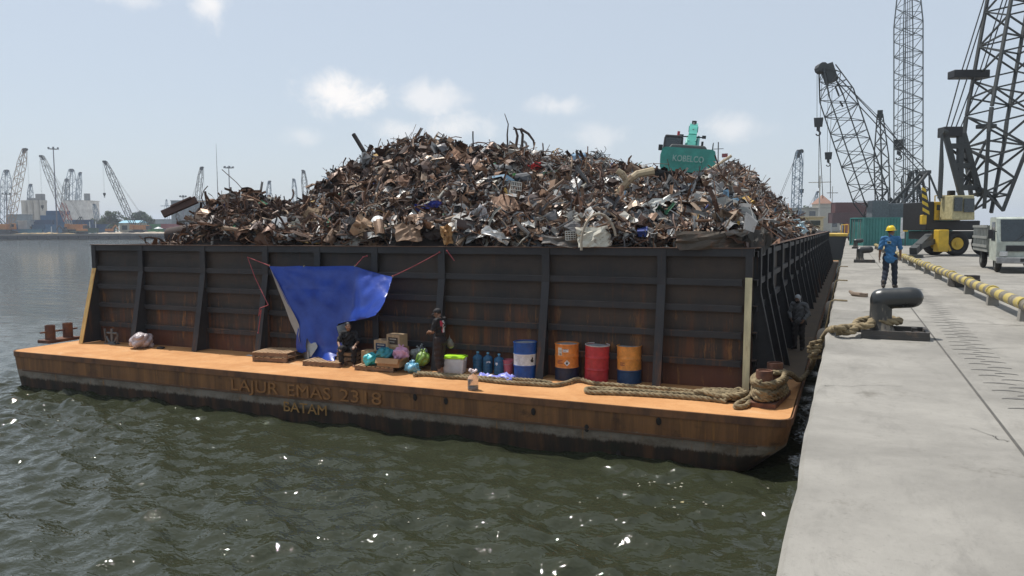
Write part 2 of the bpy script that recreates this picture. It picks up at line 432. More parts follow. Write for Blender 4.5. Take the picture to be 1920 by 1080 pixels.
boot = _mix(t, _ramp(t, blot, .5, .7, 0, .6), boot, (.018, .024, .012))
e1 = _math(t, 'ADD', hz_, _math(t, 'MULTIPLY', _math(t, 'SUBTRACT', rag, .5), .16)); e2 = _math(t, 'ADD', hz_, _math(t, 'MULTIPLY', _math(t, 'SUBTRACT', rag, .5), .34))
k = _mix(t, _ramp(t, e2, .34, .42), boot, chalk); k = _mix(t, _ramp(t, e1, .575, .64), k, rust)
t.links.new(k, b.inputs['Base Color']); b.inputs['Roughness'].default_value = .75; b.inputs['Specular IOR Level'].default_value = .3
_bump(t, b, blot, .3, .02); M_hull = m
m, t, b = _nodes('deck_rust')
a1 = _noise(t, .9, 7, .7); a2 = _noise(t, 6, 6, .75); a3 = _noise(t, 40, 4, .7); a4 = _noise(t, .55, 8, .75, (1, 2.2, 1), dist=.6)
k = _mix(t, _ramp(t, a1, .3, .7), (.46, .22, .085), (.58, .31, .135)); k = _mix(t, _ramp(t, a2, .5, .75, 0, .55), k, (.40, .155, .05))
k = _mix(t, _ramp(t, a4, .54, .70, 0, .75), k, (.60, .39, .21)); k = _mix(t, _ramp(t, _noise(t, .8, 7, .72, (.5, 2.0, 1), dist=.5), .55, .72, 0, .6), k, (.30, .135, .058)); k = _mix(t, _ramp(t, a3, .6, .75, 0, .4), k, (.27, .11, .045))
k = _mix(t, _ramp(t, _noise(t, 1.7, 8, .8, dist=.8), .66, .74, 0, .7), k, (.20, .085, .04))
t.links.new(k, b.inputs['Base Color']); b.inputs['Roughness'].default_value = .85; b.inputs['Specular IOR Level'].default_value = .2; _bump(t, b, _math(t, 'ADD', a2, a3), .4, .012); M_deck = m
def wallmat(name, base, base2, rustcol, lo, hi):
    m, t, b = _nodes(name)
    s1 = _noise(t, 1.0, 7, .7, (3.2, 3.2, .22)); s2 = _noise(t, 1.0, 5, .7, (11, 11, .5)); b1 = _noise(t, .8, 6, .7); pat = _noise(t, .28, 3, .5)
    k = _mix(t, _ramp(t, b1, .3, .7), base, base2)
    tz = t.nodes.new('ShaderNodeTexCoord'); sz = t.nodes.new('ShaderNodeSeparateXYZ'); t.links.new(tz.outputs['Object'], sz.inputs[0])
    lim = _math(t, 'ADD', s1, _math(t, 'MULTIPLY', _math(t, 'SUBTRACT', pat, .5), .35)); lim = _math(t, 'ADD', lim, _ramp(t, sz.outputs[2], 1.2, 4.2, .10, -.14))
    k = _mix(t, _ramp(t, lim, lo, hi, 0, .85), k, rustcol)
    k = _mix(t, _ramp(t, s2, .58, .72, 0, .5), k, tuple(x*.75 for x in rustcol))
    if name == 'wall_plate_dark':
        low = _ramp(t, _math(t, 'ADD', sz.outputs[2], _math(t, 'MULTIPLY', _math(t, 'SUBTRACT', b1, .5), .5)), 1.62, 1.85, 1, 0)
        k = _mix(t, _math(t, 'MULTIPLY', low, _ramp(t, _noise(t, .45, 4, .6), .38, .6, 0, .85)), k, (.135, .046, .026))
        s3 = _noise(t, 1.0, 6, .72, (4.5, 4.5, .7)); mid = _math(t, 'MULTIPLY', _ramp(t, sz.outputs[2], 3.3, 2.4), _ramp(t, s3, .55, .67, 0, .8))
        k = _mix(t, mid, k, (.27, .125, .04))
    t.links.new(k, b.inputs['Base Color']); b.inputs['Roughness'].default_value = .62; b.inputs['Specular IOR Level'].default_value = .4; _bump(t, b, _math(t, 'ADD', b1, _noise(t, .35, 2, .4)), .3, .06)
    return m
M_plate = wallmat('wall_plate_dark', (.028, .025, .023), (.058, .042, .031), (.135, .055, .024), .48, .70)
M_stiff = wallmat('wall_frame_slate', (.025, .026, .029), (.040, .040, .042), (.15, .066, .03), .60, .78)
M_ledge = wallmat('ledge_slate', (.05, .05, .052), (.075, .07, .066), (.22, .105, .05), .52, .70)
M_rim = wallmat('rim_rust', (.10, .06, .042), (.17, .095, .06), (.26, .13, .07), .5, .65)
M_yel = mat('yellow_paint_worn', (.62, .40, .13), .55, dirt=(.40, .15, .04), scale=2.2, dirt_at=(.5, .66), stretch=(3, 3, .4))
M_yel2 = mat('pale_yellow_paint', (.62, .55, .33), .55, dirt=(.36, .2, .08), scale=2.4, dirt_at=(.6, .72), stretch=(3, 3, .4))
bp = lambda mb, name, mt, smooth=False, par=None: mb.build(name, mt, par or barge, smooth, off=BO)
# hull: footprint at the deck and a slightly tucked one at and below the water
def foot(x0, x1, y0, y1, c0, c1):
    P = []
    for a in np.linspace(0, 90, 5): P.append((x0+c0-c0*math.sin(R_(90-a+0)) if False else x0+c0*(1-math.cos(R_(90-a))) if False else x0+c0*(1-math.sin(R_(a))), y0+c0*(1-math.cos(R_(a)))))
    P = P[::-1]
    for a in np.linspace(0, 90, 5): P.append((x1-c1*(1-math.sin(R_(a))), y0+c1*(1-math.cos(R_(a)))))
    return P+[(x1, y1), (x0, y1)]
F0 = foot(HX0, HX1, HY0, HY1, .35, .32); F1 = foot(HX0+.05, HX1-.10, HY0+.02, HY1, .38, .5); F2 = foot(HX0+.1, HX1-.75, HY0+.35, HY1-1, .5, .8)
n = len(F0); h = MB(); v = []
for Fp, z in ((F0, ZD), (F0, ZD-.13), (F1, ZD-.62), (F2, ZW-.02), (F2, ZW-1.6)): v += [(x, y, z) for x, y in Fp]
f = []
for L in range(4):
    for i in range(n): f.append((L*n+(i+1) % n, L*n+i, (L+1)*n+i, (L+1)*n+(i+1) % n))
# keep the stern face upright: only the corner by the quay is tucked in
v = np.array(v)
for L, dy in ((3, 0.06), (4, .3)):
    for i in range(n):
        if v[L*n+i, 1] < 30: v[L*n+i, 1] = v[(L-1)*n+i, 1]*.0+v[2*n+i, 1]+dy
h.add(v, f)
hull = bp(h, 'hull', M_hull, True)
h = MB(); h.add([(x, y, ZD) for x, y in F0], [tuple(range(n))]); deck = bp(h, 'deck', M_deck)
h = MB()
for i in range(n-2):
    if i < n-3 or True:
        a, c = np.array(F0[i]), np.array(F0[i+1])
        h.bar((*a, ZD-.075), (*c, ZD-.075), .05, .15)
rub = bp(h, 'rubbing_strake', mat('strake_rust', (.20, .09, .038), .8, dirt=(.09, .045, .025), scale=3, stretch=(1, 1, .3), dirt_at=(.45, .65)))
h = MB(); h.box(((HX0+HX1)/2, HY0-.006, ZD-.56), (HX1-HX0-1.2, .03, .035)); bp(h, 'seam', mat('seam_rust', (.12, .06, .03), .8))
# rusted-through holes and plate stains on the stern
for px, py in ((1000, 772), (1100, 803), (1235, 790), (778, 745), (836, 752), (1160, 852)):
    h = MB(); p = ony(px, py, HY0-.012); h.ell(p, (.055, .012, .085), n=10, m=6); bp(h, 'drain_hole', mat('hole_black', (.02, .015, .012), .9))
# lettering
def hull_text(txt, px0, px1, py, size, z, col, gaps=0.03):
    p0 = ony(px0, py, HY0); p1 = ony(px1, py, HY0); vv, fc = text_shape(txt, size, .008)
    w = vv[:, 0].max()-vv[:, 0].min(); s = (p1[0]-p0[0])/w
    vv[:, 0] = (vv[:, 0]-vv[:, 0].min())*s+p0[0]; y_ = vv[:, 2].copy(); vv2 = np.stack([vv[:, 0], HY0-gaps-y_, z+vv[:, 1]], 1)
    mb = MB(); mb.add(vv2, fc); return mb
M_let = mat('weld_letter_rust', (.31, .14, .044), .8, dirt=(.21, .085, .03), scale=5, dirt_at=(.55, .75))
M_let2 = mat('painted_letter_yellow', (.33, .18, .055), .8, dirt=(.05, .03, .02), scale=6, dirt_at=(.56, .68))
for w_, a_, c_ in (('LAJUR', 436, 523), ('EMAS', 541, 621), ('2318', 638, 716)):
    lt = bp(hull_text(w_, a_, c_, 735, .43, ZD-.37, None), 'name_lettering', M_let); lt.parent = hull
lt = bp(hull_text('BATAM', 534, 614, 774, .36, ZD-.80, None), 'port_lettering', M_let2); lt.parent = hull

# ---- cargo walls
H_ = ZT-ZD
LV = [ZD+H_*k for k in (.20, .40, .59, .775)]
posts = [x*1.017 for x in (-20.5, -17.9, -15.5, -13.65, -11.75, -9.68, -6.78, -3.92)]
h = MB(); h.box(((WX0+WX1)/2, WY0+.02, (ZD+ZT)/2), (WX1-WX0, .04, H_)); fw = bp(h, 'stern_wall', M_plate)
for nm, bx in (('quayside_wall', ((WX1-.02, (WY0+WY1)/2+.03, (ZD+ZT)/2), (.04, WY1-WY0-.02, H_))), ('seaward_wall', ((WX0+.02, (WY0+WY1)/2+.03, (ZD+ZT)/2), (.04, WY1-WY0-.02, H_))), ('bow_wall', (((WX0+WX1)/2, WY1+.05, (ZD+ZT)/2), (WX1-WX0, .04, H_)))):
    h = MB(); h.box(*bx); o = bp(h, nm, M_plate)
    if nm == 'quayside_wall': qw = o
h = MB()
h.box(((WX0+WX1)/2, WY0-.07, ZT-.09), (WX1-WX0+.1, .135, .18)); bp(h, 'top_rail', M_stiff, par=fw); 
h = MB(); h.box(((WX0+WX1)/2, WY0-.05, ZT+.008), (WX1-WX0+.14, .24, .016)); bp(h, 'rim', M_rim, par=fw)
bounds = [WX0+.1]+posts+[WX1-.15]
for z in LV:                                   # horizontal angles between the posts: face plate and a ledge on top
    for a, c in zip(bounds[:-1], bounds[1:]):
        h = MB(); h.box(((a+c)/2, WY0-.105, z-.055), (c-a-.09, .016, .135), mi=0); h.box(((a+c)/2, WY0-.058, z+.018), (c-a-.092, .115, .012), mi=1)
        bp(h, 'stiffener', [M_stiff, M_ledge], par=fw)
# rubbed and rusted lower plates
def brace(x, lean, mats, zk=.42, w=.20, corner=False):
    yo = WY0-.16; P = [(yo, ZT-.02), (yo, zk), (WY0-lean, ZD+.01)]
    h = MB()
    for (a, c), mi in zip(zip(P[:-1], P[1:]), (0, 1)):       # flange: upper upright, lower raking outwards
        d = np.array([c[0]-a[0], c[1]-a[1]]); d /= np.linalg.norm(d); nn = np.array([-d[1], d[0]])
        if nn[0] > 0: nn = -nn
        q = [(a[0], a[1]), (c[0], c[1]), (c[0]-nn[0]*.022, c[1]-nn[1]*.022), (a[0]-nn[0]*.022, a[1]-nn[1]*.022)]
        h.ext(q, 0, x-w/2, x+w/2, mi)
    h.ext([(yo+.024, ZT-.02), (yo+.024, zk), (WY0-lean+.024, ZD+.01), (WY0-.002, ZD+.01), (WY0-.002, ZT-.02)], 0, x-.012, x+.012, 2)
    return h
for x in posts:
    if abs(x+13.88) < .1 or abs(x+11.95) < .1:
        h = MB(); h.box((x, WY0-.14, (ZD+ZT)/2), (.2, .02, H_-.02)); h.box((x, WY0-.065, (ZD+ZT)/2), (.02, .128, H_-.02)); bp(h, 'upright', M_stiff, par=fw)
    else: bp(brace(x, .62, None), 'brace', [M_stiff, M_stiff, M_stiff], par=fw)
bp(brace(WX0+.06, .78, None, .5, .17), 'corner_brace', [M_stiff, M_yel, M_stiff], par=fw)
bp(brace(WX1-.05, .40, None, .62, .15), 'corner_brace', [M_stiff, M_yel2, M_stiff], par=fw)
# side braces towards the quay
y = WY0+.45; k = 0
while y < WY1:
    xo = WX1+.15; P = [(xo, ZT), (xo, .25), (WX1+.62, ZD+.01)]; h = MB()
    for a, c in zip(P[:-1], P[1:]):
        h.ext([(a[0], a[1]), (c[0], c[1]), (c[0]-.024, c[1]), (a[0]-.024, a[1])], 1, y-.11, y+.11) if False else None
        q = [(a[0], y, a[1]), (c[0], y, c[1])]
        h.bar(q[0], q[1], .024, .2, up=(0, 1, 0))
    h.add([(WX1, y-.012, ZT), (xo-.02, y-.012, ZT), (xo-.02, y-.012, .25), (WX1+.60, y-.012, ZD+.01), (WX1, y-.012, ZD+.01), (WX1, y+.012, ZT), (xo-.02, y+.012, ZT), (xo-.02, y+.012, .25), (WX1+.60, y+.012, ZD+.01), (WX1, y+.012, ZD+.01)],
          [(0, 1, 2, 3, 4), (9, 8, 7, 6, 5)])
    bp(h, 'brace', M_stiff, par=qw); y += 3.1 if k > 1 else 1.6; k += 1
for z in LV+[ZT-.07]:
    h = MB(); h.box((WX1+.055, (WY0+WY1)/2, z), (.11, WY1-WY0-.3, .012), mi=1); h.box((WX1+.1, (WY0+WY1)/2, z-.07), (.014, WY1-WY0-.3, .13), mi=0)
    bp(h, 'stiffener', [M_stiff, M_ledge], par=qw)
h = MB(); h.box((WX1+.01, (WY0+WY1)/2+.1, ZT+.008), (.22, WY1-WY0-.1, .016)); bp(h, 'rim', M_rim, par=qw)

h = MB(); h.box(((WX1+HX1)/2+.01, 55.2, ZD+.006), (HX1-WX1-.06, 71, .012)); bp(h, 'side_deck_dark_sheet', mat('side_deck_grime_shade', (.10, .075, .05), .9, scale=2, dirt=(.20, .11, .055), dirt_at=(.55, .75)))  # dark sheet over the walkway, its colour holding grime and the wall's shade
# ---- mooring bitts welded to the deck
M_bitt = mat('bitt_rust', (.115, .05, .032), .8, dirt=(.2, .085, .04), scale=5, dirt_at=(.45, .65), bump=.2)
def bitts(pa, pb, r, hgt, bar_, name='mooring_bitts'):
    pa = np.array(pa); pb = np.array(pb); mid = (pa+pb)/2; d = pb-pa; L = np.linalg.norm(d); d /= L; n_ = np.array([-d[1], d[0], 0])
    Rm = np.stack([d, n_, (0, 0, 1)], 1); h = MB()
    h.box(mid+(0, 0, .05), (L+r*3.4, r*3.4, .10), Rm)
    for p in (pa, pb):
        h.lathe([(r, .1), (r, hgt-.02), (r*.97, hgt), (r*.80, hgt), (r*.78, hgt-.03), (0.001, hgt-.03)], p, 20)
        if bar_: h.cyl(p+d*(-r-.20)+(0, 0, hgt*.62), p+d*(r+.20)+(0, 0, hgt*.62), .028, 8)
    return bp(h, name, M_bitt, True)
pa = onz(95, 642, ZD); pb = onz(128, 637, ZD)
bitts(pa, pb, .155, .58, True)
RB0 = onz(1432, 760, ZD); RB1 = onz(1452, 742, ZD)
bitts(RB0, RB1, .17, .74, False)
# chock near the corner
cfix = ony(208, 600, WY0-.42); cfix[2] = ZD; h = MB()
a = np.linspace(R_(200), R_(340), 14); h.tube([(cfix[0]+.24*math.cos(x), cfix[1], cfix[2]+.36+.33*math.sin(x)) for x in a], .035, 8)
h.cyl(cfix+(0, .02, .03), cfix+(0, .02, .5), .05, 10); h.cyl(cfix+(-.22, .02, .36), cfix+(.24, .02, .36), .035, 8); h.bar(cfix+(-.27, 0, .05), cfix+(-.31, 0, .5), .05, .03); h.bar(cfix+(.26, 0, .04), cfix+(.28, 0, .35), .05, .03)
h.box(cfix+(0, 0, .02), (.5, .2, .04))
bp(h, 'mooring_chock', mat('chock_grey', (.10, .115, .12), .6, dirt=(.2, .12, .07), scale=8, dirt_at=(.5, .7)), True)
# ================================================================== SCRAP HEAP
def sn(x, y, seed, f0=.25, octv=4):
    r = np.random.default_rng(seed); o = 0; a = 1.0; f = f0
    for k in range(octv):
        for _ in range(3):
            th = r.random()*6.283; ph = r.random()*6.283
            o = o+a*np.sin(f*6.283*(x*math.cos(th)+y*math.sin(th))+ph)
        a *= .55; f *= 1.9
    return o/3
SIL = [(300, 448), (330, 440), (362, 392), (385, 366), (430, 352), (480, 350), (525, 358), (548, 372), (570, 362), (592, 340), (622, 308), (650, 296), (690, 284), (725, 268), (755, 254), (800, 249), (840, 254), (880, 268), (930, 268), (965, 266), (1000, 276), (1050, 284), (1090, 284), (1120, 292), (1160, 302), (1200, 306), (1240, 322), (1300, 328), (1345, 305), (1375, 300), (1405, 312), (1432, 338), (1460, 366), (1490, 392), (1515, 414), (1545, 430), (1575, 440)]
def base_h(X, Y):
    fr_ = .25+.46*(Y-WY0); le = .1+1.5*(X-WX0-2.3); ri = .15+.84*(WX1-X); bk = .2+.5*(WY1-2-Y)
    m_ = 4.3+.35*sn(X, Y, 4, .06, 2)-.25*np.clip((Y-45)/20, 0, 1)
    k = 4.0
    return -np.log(np.exp(-k*fr_)+np.exp(-k*le)+np.exp(-k*ri)+np.exp(-k*bk)+np.exp(-k*m_))/k+.22
_az = []; _s = []
for px, py in SIL:
    d = ray(px, py); d = d/math.hypot(d[0], d[1]); tt = np.linspace(17, 92, 900)
    X = d[0]*tt; Y = d[1]*tt; ok = (X > WX0+.1) & (X < WX1-.1) & (Y > WY0+.1) & (Y < 66)
    if ok.sum() < 4: continue
    lo, hi = .05, 2.5
    for _ in range(30):
        s = (lo+hi)/2
        if np.max((ZT+s*base_h(X[ok], Y[ok])-CAM_H+.33)/tt[ok]) > d[2]: hi = s
        else: lo = s
    _az.append(X[ok][0]/Y[ok][0]); _s.append(s)
_o = np.argsort(_az); _az = np.array(_az)[_o]; _s = np.array(_s)[_o]
def heap_z(X, Y):
    X = np.asarray(X, float); Y = np.asarray(Y, float)
    s = np.interp(X/Y, _az, _s)
    far_ = np.clip((Y-48)/14, 0, 1)                     # the scale belongs to the near ridge, further back the load is level
    s = s*(1-far_)+np.clip(s, .6, .95)*far_
    h = s*base_h(X, Y)
    return ZT+np.maximum(h, -.25)+(.16*sn(X, Y, 8, .35, 4))*np.clip(h, .3, 1)
def heap_n(x, y):
    e = .25; gx = (heap_z(x+e, y)-heap_z(x-e, y))/(2*e); gy = (heap_z(x, y+e)-heap_z(x, y-e))/(2*e)
    n = np.stack([-gx, -gy, np.ones_like(gx)], -1); return n/np.linalg.norm(n, axis=-1, keepdims=True)
def heap_hit(px, py):
    d = ray(px, py); tt = np.linspace(17, 95, 3000); P = EYE+tt[:, None]*d
    ok = (P[:, 0] > WX0) & (P[:, 0] < WX1) & (P[:, 1] > WY0+.05) & (P[:, 2] < heap_z(P[:, 0], np.maximum(P[:, 1], 1)))
    i = np.argmax(ok)
    if not ok[i]:
        dz = np.where((P[:, 0] > WX0) & (P[:, 0] < WX1) & (P[:, 1] > WY0+.3) & (P[:, 1] < 60), P[:, 2]-heap_z(P[:, 0], np.maximum(P[:, 1], 1)), 99)
        i = np.argmin(dz)
    return P[i]

m, t, b = _nodes('scrap_metal')
an = t.nodes.new('ShaderNodeAttribute'); an.attribute_name = 'Col'
s1 = _noise(t, 3.5, 6, .7); s2 = _noise(t, 14, 5, .7)
k = _mix(t, _ramp(t, s1, .52, .68, 0, .75), an.outputs[0], (.13, .066, .04)); k = _mix(t, _ramp(t, s2, .55, .75, 0, .5), k, (.045, .03, .024))
t.links.new(k, b.inputs['Base Color']); b.inputs['Roughness'].default_value = .72; b.inputs['Specular IOR Level'].default_value = .35; _bump(t, b, s2, .3, .02)
M_scrap = m
m, t, b = _nodes('scrap_sheet')
an = t.nodes.new('ShaderNodeAttribute'); an.attribute_name = 'Col'
s1 = _noise(t, 2.6, 6, .7)
k = _mix(t, _ramp(t, s1, .55, .68, 0, .8), an.outputs[0], (.14, .075, .045))
t.links.new(k, b.inputs['Base Color']); b.inputs['Metallic'].default_value = .25; b.inputs['Roughness'].default_value = .42; _bump(t, b, s1, .35, .05)
M_sheet = m
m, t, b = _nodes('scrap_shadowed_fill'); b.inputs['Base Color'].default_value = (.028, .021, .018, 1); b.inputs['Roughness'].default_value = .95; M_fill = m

sr = np.random.default_rng(21)
RUSTS = [(.055, .032, .024), (.10, .052, .033), (.15, .075, .042), (.21, .115, .065), (.085, .05, .037), (.12, .075, .055)]
TANS = [(.30, .20, .135), (.36, .26, .18), (.25, .15, .09)]
GREYS = [(.20, .20, .20), (.30, .30, .29), (.13, .13, .135), (.38, .38, .37)]
PALES = [(.42, .40, .36), (.52, .51, .48), (.38, .36, .31)]
DARKS = [(.022, .021, .021), (.035, .03, .028)]
ODD = [(.05, .08, .30), (.06, .22, .12), (.16, .30, .42), (.48, .30, .08), (.74, .74, .72)]
def pick(grey):
    r = sr.random()
    if r < .62-.34*grey: c = RUSTS[sr.integers(len(RUSTS))]
    elif r < .76-.28*grey: c = TANS[sr.integers(3)]
    elif r < .86-.02*grey: c = GREYS[sr.integers(4)]
    elif r < .89+.05*grey: c = PALES[sr.integers(3)]
    elif r < .985: c = DARKS[sr.integers(2)]
    else: c = ODD[sr.integers(len(ODD))]
    return tuple(np.array(c)*(.62+.46*sr.random()))
def curve_pts(L, n, bend):
    d = np.array([1.0, 0, 0]); P = [np.zeros(3)]
    w = sr.normal(size=3)*bend
    for i in range(n):
        w = w*.75+sr.normal(size=3)*bend*.6
        d = d+np.cross(w, d)/n*2; d /= np.linalg.norm(d); P.append(P[-1]+d*L/n)
    P = np.array(P); return P-P.mean(0)
def ribbon(P, w, tw):
    k = len(P); T = np.gradient(P, axis=0); T /= np.linalg.norm(T, axis=1, keepdims=True)
    a0 = sr.random()*6.28; V = []
    for i in range(k):
        a = a0+tw*i/k; s = np.cross(T[i], (math.cos(a), math.sin(a), .3)); s /= max(np.linalg.norm(s), .05)
        V += [P[i]-s*w/2, P[i]+s*w/2]
    return np.array(V), [(2*i, 2*i+1, 2*i+3, 2*i+2) for i in range(k-1)]
def rodv(P, r, n=4):
    mb = MB(); mb.tube(P, r, n, cap=False); return mb.v[0], mb.f
def crumple(sx_, sy_, amp, n=4):
    u, v = np.meshgrid(np.linspace(-.5, .5, n+1), np.linspace(-.5, .5, n+1))
    z = amp*sr.normal(size=u.shape); z += amp*2*np.abs(u*math.cos(2)+v*.6+.2*sr.normal())*sr.choice([-1, 1])
    V = np.stack([u*sx_+sr.normal(size=u.shape)*sx_*.05, v*sy_+sr.normal(size=u.shape)*sy_*.05, z], -1).reshape(-1, 3)
    F = [(i*(n+1)+j, i*(n+1)+j+1, (i+1)*(n+1)+j+1, (i+1)*(n+1)+j) for i in range(n) for j in range(n)]
    return V, F
def angle_iron(L, w, bend):
    P = curve_pts(L, 4, bend); V = []
    for p in P: V += [p+(0, w, 0), p, p+(0, 0, w)]
    F = []
    for i in range(4): a = i*3; F += [(a, a+1, a+4, a+3), (a+1, a+2, a+5, a+4)]
    return np.array(V), F
def crushed_box(a, b_, c):
    V = np.array([(x, y, z) for x in (-1, 1) for y in (-1, 1) for z in (-1, 1)], float)*(a/2, b_/2, c/2)+sr.normal(size=(8, 3))*min(a, b_, c)*.16
    return V, [(0, 1, 3, 2), (4, 6, 7, 5), (0, 4, 5, 1), (2, 3, 7, 6), (0, 2, 6, 4)]+([(1, 5, 7, 3)] if sr.random() < .6 else [])
def shell(L, r, arc):
    a0 = sr.random()*.5; a = np.linspace(a0, a0+arc, 7); V = []; k = .8+.4*sr.random()
    for x in (-.5, 0, .5):
        V.append(np.stack([np.full(7, x*L)+sr.normal(size=7)*.02, r*np.cos(a)*k, r*np.sin(a)/k], 1)+sr.normal(size=(7, 3))*r*.06)
    return np.concatenate(V), [(i*7+j, i*7+j+1, (i+1)*7+j+1, (i+1)*7+j) for i in range(2) for j in range(6)]
def hoop(r, w):
    a = np.linspace(0, 6.283, 13)[:-1]; P = np.stack([r*np.cos(a), r*np.sin(a)*(.6+.4*sr.random()), .1*r*sr.normal(size=12)], 1)
    mb = MB(); mb.tube(P, w, 4, closed=True); return mb.v[0], mb.f
def rand_rot(nrm, tilt):
    """rows tangent to the slope, spun freely about it and tipped by tilt"""
    n_ = nrm+sr.normal(size=3)*tilt; n_ /= np.linalg.norm(n_); x = np.cross(n_, sr.normal(size=3)); x /= np.linalg.norm(x)
    return np.stack([x, np.cross(n_, x), n_], 1)

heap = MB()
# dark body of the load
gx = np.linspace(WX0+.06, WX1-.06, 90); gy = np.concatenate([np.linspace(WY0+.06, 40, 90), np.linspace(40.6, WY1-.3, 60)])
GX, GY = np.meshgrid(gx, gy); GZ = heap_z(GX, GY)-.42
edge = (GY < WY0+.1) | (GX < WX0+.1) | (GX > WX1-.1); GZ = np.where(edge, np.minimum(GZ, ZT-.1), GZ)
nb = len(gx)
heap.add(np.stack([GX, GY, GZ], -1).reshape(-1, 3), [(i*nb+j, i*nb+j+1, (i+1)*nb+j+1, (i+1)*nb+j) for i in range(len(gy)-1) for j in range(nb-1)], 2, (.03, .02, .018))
def sample():
    while True:
        a = sr.random()
        if a < .74: y = WY0+.1+19*sr.random()**1.25; x = WX0+.2+(WX1-WX0-.4)*sr.random()
        elif a < .93: y = 24+34*sr.random(); x = WX1-.15-6.5*sr.random()
        else: y = 26+32*sr.random(); x = WX0+.5+(WX1-WX0-1)*sr.random()
        return x, y
N = 21000
for i in range(N):
    x, y = sample()
    if base_h(x, y) < .12: continue
    z = float(heap_z(x, y)); nrm = heap_n(np.array(x), np.array(y)); g = min(max((x+14)/7, 0), 1)*1.05
    # neighbouring pieces come from the same load, so colour and kind drift in patches
    patch = sn(x, y, 31, .16, 2); wire = sn(x, y, 17, .12, 2)
    g = min(max(g+.3*patch-.1, 0), 1); r = sr.random(); mi = 0
    if wire > .25: r = r*.62 if r < .8 else r
    elif wire < -.2: r = .35+r*.65
    col = pick(g)
    if r < .20:
        L = .35+1.2*sr.random(); L *= .85; V, F = ribbon(curve_pts(L, 7, 1.7), .025+.075*sr.random()**2, sr.normal()*1.5)
    elif r < .39:
        L = .5+1.7*sr.random()**1.5; V, F = rodv(curve_pts(L, 7, 1.3 if sr.random() < .65 else .25), .009+.024*sr.random()**2)
        if sr.random() < .6: col = tuple(np.array(RUSTS[sr.integers(6)])*1.15)
    elif r < .52:
        L = .4+1.0*sr.random(); V, F = angle_iron(L, .03+.06*sr.random(), .5)
    elif r < .79:
        s = .14+.66*sr.random()**2.5; V, F = crumple(s, s*(.4+.7*sr.random()), s*.13*(.4+sr.random())); mi = 1 if sr.random() < .55 else 0
    elif r < .88:
        s = .09+.28*sr.random()**2; V, F = crushed_box(s, s*(.5+.6*sr.random()), s*(.3+.5*sr.random())); mi = int(sr.random() < .3)
    elif r < .94:
        V, F = shell(.2+.55*sr.random(), .07+.2*sr.random()**1.8, 1.5+3*sr.random()); mi = int(sr.random() < .5)
    elif r < .965: V, F = hoop(.1+.25*sr.random(), .012+.02*sr.random())
    else: V, F = rodv(curve_pts(.4+1.0*sr.random(), 4, .3), .025+.045*sr.random(), 6)
    R = rand_rot(nrm, .36 if r < .52 else .40)
    off = (-.40+.46*sr.random())
    heap.add(V @ R.T+np.array([x, y, z])+nrm*off, F, mi, col)
# small litter filling the gaps near the wall
for i in range(3600):
    x = WX0+.2+(WX1-WX0-.4)*sr.random(); y = WY0+.08+8*sr.random()**1.5
    if base_h(x, y) < .12: continue
    z = float(heap_z(x, y)); nrm = heap_n(np.array(x), np.array(y))
    s = .08+.2*sr.random(); g = min(max((x+15)/9, 0), 1)
    if sr.random() < .5: V, F = crumple(s, s*.6, s*.14, 2)
    else: V, F = ribbon(curve_pts(s*3, 3, 1.0), .03+.03*sr.random(), 1)
    heap.add(V @ rand_rot(nrm, .7).T+np.array([x, y, z])+nrm*(-.12+.2*sr.random()), F, int(sr.random() < .4), pick(g))
# loose wires and bars that stand out against the sky
for i in range(120):
    x, y = sample()
    if base_h(x, y) < .3: continue
    z = float(heap_z(x, y)); L = .3+1.1*sr.random()**3
    P = curve_pts(L, 6, .8); P = P-P[0]; up = np.array([sr.normal()*.7, sr.normal()*.5, .9]); up /= np.linalg.norm(up)
    V, F = rodv(P, .009+.012*sr.random(), 3)
    heap.add(V @ frame(None, up, (.3, .2, .1)).T+np.array([x, y, z-.1]), F, 0, tuple(np.array(RUSTS[sr.integers(6)])*.8))
# nothing sticks out through the plates of the cargo walls
for v in heap.v:
    lo_ = v[:, 2] < ZT+.03
    v[lo_, 1] = np.maximum(v[lo_, 1], WY0+.06); v[lo_, 0] = np.clip(v[lo_, 0], WX0+.06, WX1-.06); v[:, 1] = np.maximum(v[:, 1], WY0-.22); v[:, 0] = np.clip(v[:, 0], WX0-.2, WX1+.25)
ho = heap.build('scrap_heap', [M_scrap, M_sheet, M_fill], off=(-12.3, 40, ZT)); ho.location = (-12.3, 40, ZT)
tag(ho, 'great heap of tangled rusty scrap metal filling the barge above its walls', 'scrap heap', kind='stuff')

